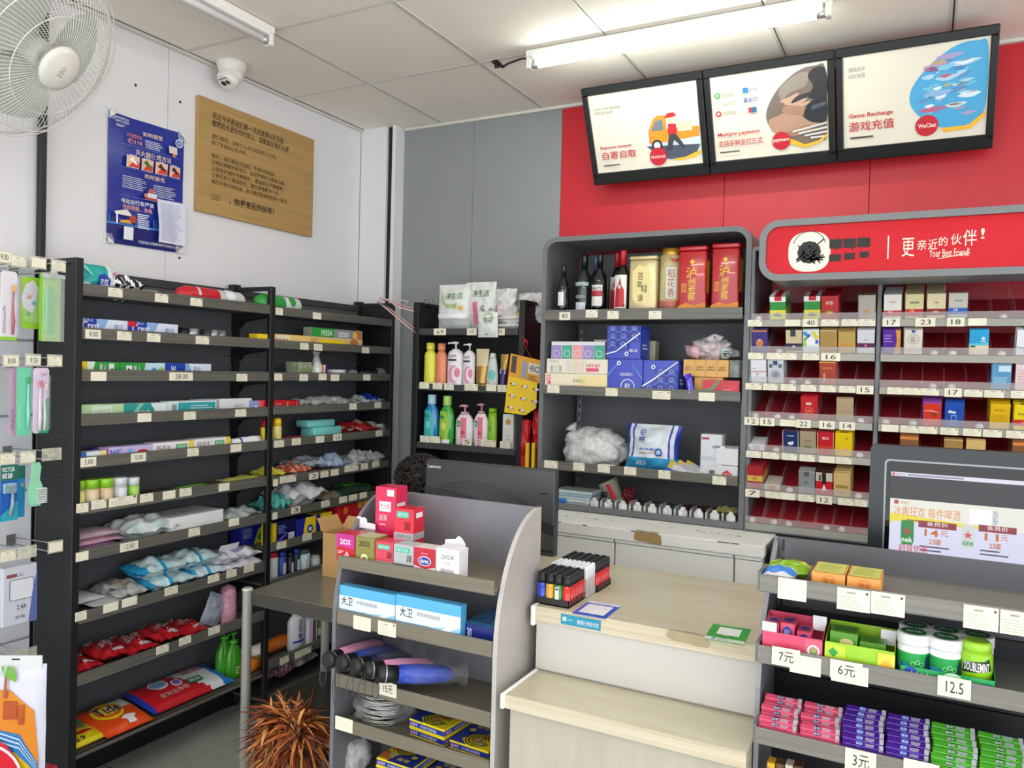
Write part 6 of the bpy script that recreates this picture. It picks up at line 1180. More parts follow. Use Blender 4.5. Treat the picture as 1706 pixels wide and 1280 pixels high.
# ================= display cabinet: bottles, tins (front plane y 3.0)
zc = 1.764+.0145; FC = 3.02
def wine(lb, a, c, y, front, body, neck, deco=None, **k):
    return bottle('wine_bottle', lb, 'wine bottle', 'B', a, y, zc, front, [(.9, 0), (1, .02), (1, .56), (.86, .64), (.42, .74), (.36, .78)], {'m': body, 'capsule': lambda b, R, H: b.lathe([(.37*R, .77*H), (.38*R, .98*H), (.35*R, H)], neck, 18), 'label_plate': (lambda b, R, H: deco(Frame(b, lambda u, v, l: Vector((math.cos(-PI/2+(u-.5)*2.2)*(R+l), math.sin(-PI/2+(u-.5)*2.2)*(R+l), H*v)), True, 2.2*R/H))) if deco else (lambda b, R, H: None)}, px2=c, group='wine bottles', **k) if deco else bottle('wine_bottle', lb, 'wine bottle', 'B', a, y, zc, front, [(.9, 0), (1, .02), (1, .56), (.86, .64), (.42, .74), (.36, .78)], {'m': body, 'capsule': lambda b, R, H: b.lathe([(.37*R, .77*H), (.38*R, .98*H), (.35*R, H)], neck, 18)}, px2=c, group='wine bottles', **k)
DG = c_('#0e0f10', .06, coat=.6)
wine('small dark wine bottle with a plain white label at the cabinet\'s left', 926, 945, 441, FC, DG, c_('#17171a', .2), lambda F: F.rect(.25, .22, .72, .48, c_('#dcdad6')))
wine('dark bottle behind, wrapped label in grey plastic', 955, 983, 424, FC+.03, c_('#1c2a26', .08, coat=.6), c_('#121413', .3), lambda F: (F.rect(.1, .5, .9, .56, film('#b9c4c0', .7)), F.rect(.2, .08, .75, .24, c_('#cfd2d8')), F.rect(.2, .3, .75, .36, c_('#5a6062')), F.text(.22, .31, .72, .35, 'GOLDEN', c_('#cfd2d2')), F.lines(.24, .1, .7, .22, 4, c_('#8a8d92'))))
wine('black necked bottle mostly hidden behind the red labelled wine', 979, 999, 427, FC+.12, DG, c_('#4a5a7a', .3))
wine('black wine bottle with a white and red band label', 983, 1008, 422, FC, DG, c_('#0c0c0d', .2), lambda F: (F.rect(.15, .17, .82, .5, c_('#dedbd4')), F.rect(.15, .32, .82, .41, c_('#a8202e')), F.text(.2, .42, .75, .47, 'CHARLOTTE', c_('#2b2426'), True), F.lines(.3, .2, .7, .29, 3, c_('#9a9490'))))
def hoodie(F): F.rect(.12, .12, .86, .62, c_('#e3e0da')); F.poly([(.2, .14), (.75, .14), (.72, .4), (.6, .46), (.36, .46), (.24, .4)], c_('#b8202a')); F.poly([(.38, .46), (.58, .46), (.52, .58)], c_('#b8202a')); F.circ(.48, .44, .08, c_('#cfc6b8'), ry=.03); F.lines(.68, .15, .82, .2, 2, INK)
wine('red capped wine bottle behind, showing the edge of its label', 1014, 1036, 420, FC+.09, DG, c_('#a81824', .3), hoodie)
wine('red capped wine bottle in front with a red jacket on its label', 1021, 1048, 416, FC, DG, c_('#c01c2c', .3), hoodie)
def tinbox(lb, a, c, y, body, deco, lidm, taper=.03, depth=.1):
    u0, u1, zt = fit('B', a, c, y, zc, FC); w_ = u1-u0; h = zt-zc; t = thing('liquor_tin', lb, 'liquor tin', ((u0+u1)/2, FC+depth/2, zc), 0, 'liquor tins'); b = MB(); b.box(-w_/2, w_/2, -depth/2, depth/2, 0, h*.93, body, .008); deco(faces(b, w_, depth, h*.93)); obj('body', b, t)
    b = MB(); b.box(-w_/2-.001, w_/2+.001, -depth/2-.001, depth/2+.001, h*.93, h, lidm, .006); obj('lid', b, t); return t
GOL = c_('#c9b98c', .25, metal=.35)
def goldt(F): f = F['front']; f.poly([(.15, .3), (.25, .24), (.6, .22), (.75, .3), (.8, .7), (.7, .85), (.35, .92), (.12, .8)], c_('#d8c98a', .35, metal=.3)); [f.text(u, v, u+.2, v+.13, s, c_('#6a2f22' if i == 0 else '#2f2a20'), True) for i, (s, u, v) in enumerate((('百', .32, .64), ('年', .3, .5), ('糊', .46, .42), ('涂', .34, .26)))]; f.lines(.1, .02, .9, .2, 6, c_('#a8946a'), .2)
tinbox('pale gold square liquor tin with brown calligraphy', 1049, 1095, 427, GOL, goldt, GOL)
t = thing('liquor_tin', 'round gold lidded liquor canister with a red calligraphy panel', 'liquor tin', (0, 0, 0), 0, 'liquor tins'); u0, u1, zt = fit('B', 1096, 1132, 414, zc, FC); t.location = ((u0+u1)/2, FC+(u1-u0)/2, zc); R = (u1-u0)/2; Hh = zt-zc
b = MB(); b.lathe([(R, 0, c_('#b86a5a')), (R, .22*Hh, c_('#b86a5a')), (R, .23*Hh, c_('#c2b282')), (R, .9*Hh, c_('#c2b282'))], GOL, 28); F = Frame(b, lambda u, v, l: Vector((math.cos(-PI/2+(u-.5)*2.2)*(R+l), math.sin(-PI/2+(u-.5)*2.2)*(R+l), Hh*v)), True, 2.2*R/Hh)
F.rect(.38, .24, .9, .74, c_('#a89a6a')); F.rect(.41, .26, .87, .72, c_('#c9cfc0')); [F.text(.5, v, .78, v+.13, s, c_('#a82a2a'), True) for s, v in (('稻', .56), ('花', .42), ('香', .28))]; F.poly([(.55, .86), (.75, .84), (.95, .86), (.9, .8), (.7, .8)], c_('#b83a32')); F.circ(.7, .12, .1, c_('#d8563a')); [F.circ(.1+.13*k, .08+.03*(k % 3), .06, c_('#9a5a4a')) for k in range(6)]
obj('body', b, t); b = MB(); b.lathe([(R*.86, .9*Hh), (R*.88, .91*Hh), (R*.86, Hh)], c_('#c99a3a', .25, metal=.6), 28); obj('lid', b, t)
def luz(F): f = F['front']; [f.text(u, v, u+.38 if i == 0 else u+.26, v+(.17 if i == 0 else .12), s, c_('#e6c93a'), True) for i, (s, u, v) in enumerate((('泸', .28, .58), ('州', .36, .46), ('老', .36, .35), ('窖', .36, .24)))]; f.rect(.12, .36, .3, .5, c_('#d98a2a')); f.text(.14, .38, .28, .48, '精品', c_('#a01c1c')); f.circ(.5, .83, .08, c_('#e6b93a')); f.poly([(0, 0), (1, 0), (1, .2), (.6, .16), (.3, .2), (.0, .15)], c_('#d9861f')); f.rect(0, 0, 1, .06, c_('#b8581a')); F['right'].rect(.1, .35, .6, .85, c_('#e0c21c')); F['right'].rect(0, 0, 1, .17, c_('#c9781a'))
tinbox('red liquor tin with yellow characters, left one of two', 1132, 1178, 411, c_('#b81622', .2, coat=.4), luz, c_('#b81622', .2, coat=.4), depth=.09)
tinbox('red liquor tin with yellow characters, right one of two', 1187, 1233, 406, c_('#b81622', .2, coat=.4), luz, c_('#b81622', .2, coat=.4), depth=.09)
# second shelf of the cabinet
zd = 1.455+.0145; K_ = 3.005
def ztop(px, py, front=K_): return hit(px, py, 1, front).z
carton('tissue_carton', 'lowest cream printed tissue carton at the cabinet\'s left', 'tissues', 'B', 908, 1012, 621.5, zd, K_, .12, c_('#e8dcc0', .4), lambda F, w_, d, h: (F['front'].rect(.03, .1, .1, .9, c_('#d8506f')), F['front'].text(.035, .15, .095, .85, 'N°20', WT, True, True), F['front'].rect(.55, .1, 1, .9, c_('#ecd9a0')), F['front'].text(.47, .5, .65, .7, 'BABO', c_('#8a8470')), F['front'].text(.47, .15, .68, .35, 'BAB01', c_('#a39c88'))), 'tissue cartons')
za = ztop(915, 621.5)+.001
carton('tissue_carton', 'middle cream tissue carton with a pink ten plus twenty-one offer', 'tissues', 'B', 911, 1013, 597.5, za, K_+.004, .115, c_('#e6dfcb', .4), lambda F, w_, d, h: (F['front'].text(.05, .75, .2, .92, 'Delia+', c_('#7a7668')), F['front'].rect(.07, .1, .25, .5, c_('#a9a79c')), F['front'].circ(.16, .3, .06, c_('#d3d6c8')), [F['front'].rect(.33+.07*i, .1, .38+.07*i, .9, c_(['#e9c9d0', '#d3dfc0', '#e6d3a8'][i % 3])) for i in range(5)], F['front'].text(.66, .45, .87, .68, '10+21', c_('#d8406f'), True), F['front'].rect(.66, .15, .86, .38, c_('#e0507a'))), 'tissue cartons')
zb2 = ztop(915, 597.5, K_+.004)+.001
carton('tissue_carton', 'upper tissue five-pack in lilac, green and pink', 'tissues', 'B', 919, 1008, 569, zb2, K_+.008, .09, c_('#d9d6dc', .35), lambda F, w_, d, h: [(F['front'].rect(.01+.2*i, 0, .195+.2*i, .78, c_(['#9a86c4', '#3fa884', '#e39a9a', '#9a86c4', '#3fa884'][i])), F['front'].ring(.1+.2*i, .3, .06, .01, c_('#e0dcea'), 16)) for i in range(5)], 'tissue cartons')
carton('tissue_carton', 'pale box standing behind the five-pack', 'tissues', 'B', 990, 1011, 566, zb2, K_+.11, .05, c_('#cfcabc', .4), None, 'tissue cartons')
VB = c_('#1534b4', .25, coat=.3)
def vinda(F, w_, d, h, cells=((0, .52, 3, 2),), flip=False):
    f = F['front']; LB_ = c_('#4f78d8', .3)
    for (x0, y0, nx, ny) in cells:
        for i in range(nx):
            for j in range(ny): u = x0+.32*i; v = y0+.24*j; f.rect(u+.01, v, u+.31, v+.23, c_('#27379a', .3)); f.poly([(u+.01, v+.02), (u+.16, v+.13), (u+.31, v+.02), (u+.31, v+.05), (u+.16, v+.16), (u+.01, v+.05)], LB_); f.ring(u+.16, v+.17, .06, .012, c_('#b9c8f0'), 12)
    F['right'].rect(.1, .1, .9, .9, c_('#3a4fb8')); F['right'].lines(.2, .3, .8, .5, 2, WT)
carton('tissue_bundle', 'lower left royal blue tissue bundle with a ringed logo', 'tissues', 'B', 1013.5, 1071, 598, zd, K_-.001, .1, VB, lambda F, w_, d, h: (F['front'].ring(.58, .2, .2, .02, WT), F['front'].text(.5, .08, .66, .3, '维达', WT, True), F['front'].text(.36, .5, .72, .6, '超韧纸面巾', WT), F['front'].poly([(0, .5), (.3, .85), (.3, .88), (0, .54)], c_('#7fa0e8')), F['front'].poly([(1, .4), (.7, .85), (.7, .88), (1, .44)], c_('#7fa0e8')), F['front'].ring(.32, .88, .06, .03, WT)), 'blue tissue bundles')
zv = ztop(1020, 598, K_-.001)+.001
carton('tissue_bundle', 'upper royal blue tissue bundle stacked on the left one', 'tissues', 'B', 1012, 1068, 543, zv, K_, .12, VB, lambda F, w_, d, h: (vinda(F, w_, d, h, ((.02, .52, 3, 2), (.02, .28, 2, 1))), F['front'].poly([(0, .12), (.3, .2), (1, .75), (1, .8), (.3, .24), (0, .15)], WT), F['front'].text(.68, .2, .95, .3, '维达', WT), F['front'].ring(.62, .15, .06, .03, WT)), 'blue tissue bundles')
carton('tissue_bundle', 'right royal blue tissue bundle with small packs showing', 'tissues', 'B', 1072.5, 1131, 600, zd, K_+.004, .1, VB, lambda F, w_, d, h: (vinda(F, w_, d, h, ((.34, .02, 2, 3), (.02, .02, 1, 1))), F['front'].poly([(0, .25), (.3, .45), (.95, .95), (1, .95), (.3, .4), (0, .2)], WT), F['front'].ring(.3, .8, .06, .03, WT)), 'blue tissue bundles')
carton('gift_box', 'beige box behind the blue tissue bundles', 'box', 'B', 1073, 1092, 568, zd, K_+.13, .05, c_('#b0a98a', .4), lambda F, w_, d, h: F['front'].circ(.5, .6, .2, c_('#8a8468')))
YT = c_('#d8a65a', .4)
carton('tissue_pack', 'lower yellow tissue pack mostly hidden by the red box', 'tissues', 'B', 1157, 1205, 628, zd, K_+.03, .09, YT, lambda F, w_, d, h: [F['front'].rect(.24*i, 0, .24*i+.01, 1, c_('#b8863a')) for i in range(1, 4)], 'yellow tissue packs')
zy = ztop(1160, 628, K_+.03)+.001
carton('tissue_pack', 'upper yellow four-part tissue pack in clear wrap', 'tissues', 'B', 1139, 1214, 599, zy, K_+.02, .09, YT, lambda F, w_, d, h: [(F['front'].rect(.25*i, 0, .25*i+.008, 1, c_('#b8863a')), F['front'].text(.05+.25*i, .5, .2+.25*i, .62, 'SILKY', c_('#8a6a2a'), True), F['front'].text(.04+.25*i, .36, .21+.25*i, .46, 'MIRACLE', c_('#8a6a2a'), True)) for i in range(4)], 'yellow tissue packs')
carton('clear_case', 'upright clear plastic case right of the yellow tissues', 'case', 'B', 1216, 1232, 600, zy, K_+.03, .08, film('#c9d6cc', .35, .08), None)
carton('tissue_pack', 'red and green patterned box at the right end of the middle shelf', 'tissues', 'B', 1171, 1232, 633, zd, K_-.003, .028, c_('#c2283a', .35), lambda F, w_, d, h: (F['front'].poly([(0, .2), (.3, .4), (.5, 1), (.4, 1), (.2, .5), (0, .4)], c_('#6a8a6a')), F['front'].rect(.7, .2, .95, .7, c_('#d8404a')), F['front'].lines(.55, .3, .95, .5, 2, c_('#e8a0a0'))), None)
t = bag('candy_roll', 'purple and blue wrapped roll leaning in front of the yellow tissues', 'tissues', (hit(1152, 645, 1, 2.99).x, 2.992, zd), .028, .085, .02, lambda u, v: c_('#3f1fa8', .25) if (u < .5) ^ (v > .8) else c_('#5a4ad8', .25), lambda F: F.text(.3, .1, .7, .7, 'Tempo', c_('#b9c0f0'), True, True), lying=False, wr=.1, seed=3); t.rotation_euler = (0, -.2, 0)
u0, u1, zt = fit('B', 1133, 1228, 560, zy, 3.05)
t = thing('plastic_carrier_bag', 'translucent pink and white carrier bag on the yellow tissues', 'bag', ((u0+u1)/2, 3.075, ztop(1150, 600, K_+.02)+.001), 0)
b = MB(); b.ball((.01, 0, .04), .055, film('#e4d6da', .6, .2), sc=(1.5, .7, .75), rough=.5, seed=5, sub=4); b.tube([(-.1, 0, .06), (-.07, -.02, .035), (-.03, -.02, .03)], [.001, .022, .03], film('#dcb3b8', .7, .2), 10); b.tube([(.0, -.01, .075), (.02, -.01, .1), (.05, -.01, .08)], [.02, .004, .015], film('#e9e2e4', .6, .2), 8); obj('film', b, t)
b = MB(); b.ball((.02, -.005, .035), .035, c_('#c98f94', .4), sc=(1.1, .5, .8), rough=.3, seed=2); b.ball((.065, -.01, .03), .03, c_('#b9cfc4', .35), sc=(.8, .7, .9), rough=.3, seed=8); F = planar(b, (.055, -.032, .01), (.035, 0, 0), (0, 0, .045)); F.rect(.1, .3, .9, .4, BLK); F.rect(.2, .5, .8, .58, BLK); F.rect(.3, .1, .5, .28, BLK); obj('contents', b, t)
# third shelf of the cabinet
ze = 1.139+.0145
u0, u1, zt = fit('B', 928, 1030, 705, ze, K_+.02); R = (u1-u0)/2
t = thing('bag_of_rice', 'large tied clear bag of white goods on the third cabinet shelf', 'bag', ((u0+u1)/2+.005, K_+.02+R*.6, ze))
b = MB(); b.ball((0, 0, .07), R, film('#eeecec', .55, .12), sc=(1.0, .62, .66), rough=.28, seed=4, sub=4); b.tube([(-R*.6, 0, .1), (-R*.72, 0, .145), (-R*.8, -.01, .165)], [.04, .012, .03], film('#eeecec', .5, .12), 12); obj('clear_film', b, t)
b = MB(); b.ball((0.005, 0, .066), R*.93, c_('#dbd8d6', .5), sc=(1, .58, .62), rough=.25, seed=9, sub=4); obj('contents', b, t)
for v in t.children:
    for vv in v.data.vertices: vv.co.z = max(vv.co.z, .002)
carton('small_white_box', 'tiny white box in front of the big clear bag', 'box', 'B', 1001, 1023, 761, ze+.004, 2.986, .02, c_('#dfdbe0', .4), lambda F, w_, d, h: F['front'].lines(.3, .4, .7, .6, 1, INK), h=.019)
Bbag('wet_wipe_bag', 'large blue striped bag of wipes on the third cabinet shelf', 1036, 1129, 706, ze, .1, lambda u, v: (c_('#3a9fd0', .3) if v < .3 else (c_('#2c3fb0', .3) if (u < .07 or u > .93 or .13 < u < .16 or .84 < u < .87) else (c_('#d9e0e6', .3) if .08 < u < .92 else c_('#6fc4dc', .3)))) if not (v < .3 and .3 > u > .27) else c_('#3a9fd0', .3), lambda F: (F.text(.28, .6, .4, .88, '湿巾', BLm, True, True), F.text(.3, .45, .72, .5, 'ANNRON', BLm, True), F.text(.3, .36, .45, .42, '110片', BLm, True), F.circ(.68, .42, .07, BLm), F.circ(.68, .42, .045, c_('#8fc0e0')), F.rect(.32, .4, .62, .415, c_('#d9a83a')), F.text(.25, .14, .45, .24, 'AIUR', WT)), front=K_-.0, cat='wet wipes', wr=.18, seed=4, nx=30, pinch=.08, tilt=-.1)
for i in range(3):
    a = 1110+10*i; o = bag('brush_packet', ['front', 'middle', 'rear'][i]+' silver and blue carded packet leaning beside the wipes', 'packet', (hit(1128+12*i, 775, 1, 3.0).x, 3.0+.014*i, ze+.002), .1, .045, .012, lambda u, v, i=i: c_('#1f5fc4', .3) if v < .25 else (c_('#b0b2b6', .25, metal=.3) if u > .2 else c_('#c9a83a', .3)), lying=False, wr=.2, seed=i, group='silver carded packets'); o.rotation_euler = (-.3, .45, 0)
carton('light_bulb_box', 'tall white box with a chain drawing on the third cabinet shelf', 'box', 'B', 1168, 1203, 723, ze, K_, .06, c_('#d3d6dc', .4), lambda F, w_, d, h: (F['front'].rect(.05, .88, .4, .93, c_('#a8404a')), F['front'].circ(.75, .72, .2, c_('#9aa0a8'), ry=.04), F['front'].rect(0, .42, 1, .5, c_('#bfc4cc')), F['front'].rect(.45, .12, .7, .2, c_('#5a5a5f')), F['top'].rect(.4, .3, .6, .6, WT)))
carton('charger_box', 'small white box with a red diamond, under the other white box', 'box', 'B', 1193.5, 1229, 775, ze, K_-.004, .05, c_('#d8d6da', .4), lambda F, w_, d, h: (F['front'].poly([(.25, .45), (.5, .7), (.75, .45), (.5, .2)], RDm), F['front'].text(.38, .38, .62, .52, '公牛', WT)), 'white charger boxes')
carton('charger_box', 'small grey topped white box stacked on the diamond box', 'box', 'B', 1193, 1230, 743, ztop(1200, 775, K_-.004)+.001, K_-.002, .05, c_('#d8d9dc', .4), lambda F, w_, d, h: (F['front'].rect(0, .9, 1, 1, c_('#7a8088')), F['front'].rect(.2, .88, .4, .99, WT)), 'white charger boxes')
# bottom of the cabinet
zf = .991
for i in range(5): b = MB(); b.box(-.085, .085, -.06, .06, 0, .012, c_(['#9fb0b4', '#c9d0d2', '#aebcc0', '#8fa8b8', '#b9c6c4'][i], .25), .003); F = faces(b, .17, .12, .012); F['front'].rect(0, 0, .4, 1, c_('#2a78c8')) if i < 2 else None; tag(obj('plate_pack', b, None, (hit(955, 832, 1, 3.05).x+.003*i, 3.075, zf+.0125*i)), '%s wrapped plate pack in the pile at the cabinet\'s bottom left' % ORD[i], 'packet', 'wrapped plate packs')
t = bottle('instant_cup', 'tilted paper cup with red print at the cabinet bottom', 'cup', 'B', 1008, 803, zf, 3.12, [(.7, 0), (1, .95), (1.05, 1)], {'m': c_('#bcb4a4', .5), 'lid': lambda b, R, H: b.lathe([(R*1.05, H*1), (R*.9, H*1.03)], c_('#a8a294'), 20)}, px2=1040, deco=lambda F: (F.rect(.4, .2, .6, .9, RDm), F.lines(.1, .3, .35, .7, 3, INK)))
t.rotation_euler = (0, -.5, .3); t.location.z += .012
Bbag('snack_packet', 'dark red crumpled packet beside the tilted cup', 1036, 1056, 812, zf, .04, c_('#7a2a34', .3), wr=.5, front=3.14)
for i in range(3): Bbag('tobacco_packet', '%s flat dark red packet on the cabinet bottom' % ['left', 'middle', 'right'][i], 1130+24*i, 1156+24*i, 842+2*i, zf, .015, c_('#6a2230', .3), lying=True, depth=.12, front=3.16, group='dark red packets', wr=.1)
Bbag('snack_packet', 'yellow green crinkled packet at the cabinet\'s bottom right', 1188, 1228, 838, zf+.012, .03, lambda u, v: c_('#b0a868', .35) if v < .7 else c_('#4a6a2a', .35), lying=True, depth=.1, wr=.4, front=3.06)
t = thing('pusher_strip', 'clear plastic divider strip with ten white push tabs on the cabinet bottom', 'shelf divider', (0, 0, 0))
xa = hit(978, 840, 1, 3.01).x; xb = hit(1231, 870, 1, 3.01).x; n = 10; pitch = (xb-xa)/n
b = MB(); b.box(xa, xb, 3.012, 3.1, zf, zf+.002, CLEARD); obj('base_strip', b, t)
for i in range(n):
    x = xa+pitch*(i+.5); w2 = pitch*.28; b = MB(); b.box(x-w2, x+w2, 3.01, 3.02, zf, zf+.03, MILK, .002); b.box(x-w2*.5, x+w2*.5, 3.012, 3.018, zf+.03, zf+.043, MILK, .002); b.box(x-w2*.75, x+w2*.75, 3.012, 3.018, zf+.028, zf+.035, MILK, .002); obj('push_tab', b, t)
    b = MB(); b.box(xa+pitch*i-.0007, xa+pitch*i+.0007, 3.01, 3.1, zf+.002, zf+.042, CLEAR); b.box(xa+pitch*i-.004, xa+pitch*i+.004, 3.009, 3.012, zf+.002, zf+.034, CLEAR); obj('divider', b, t)

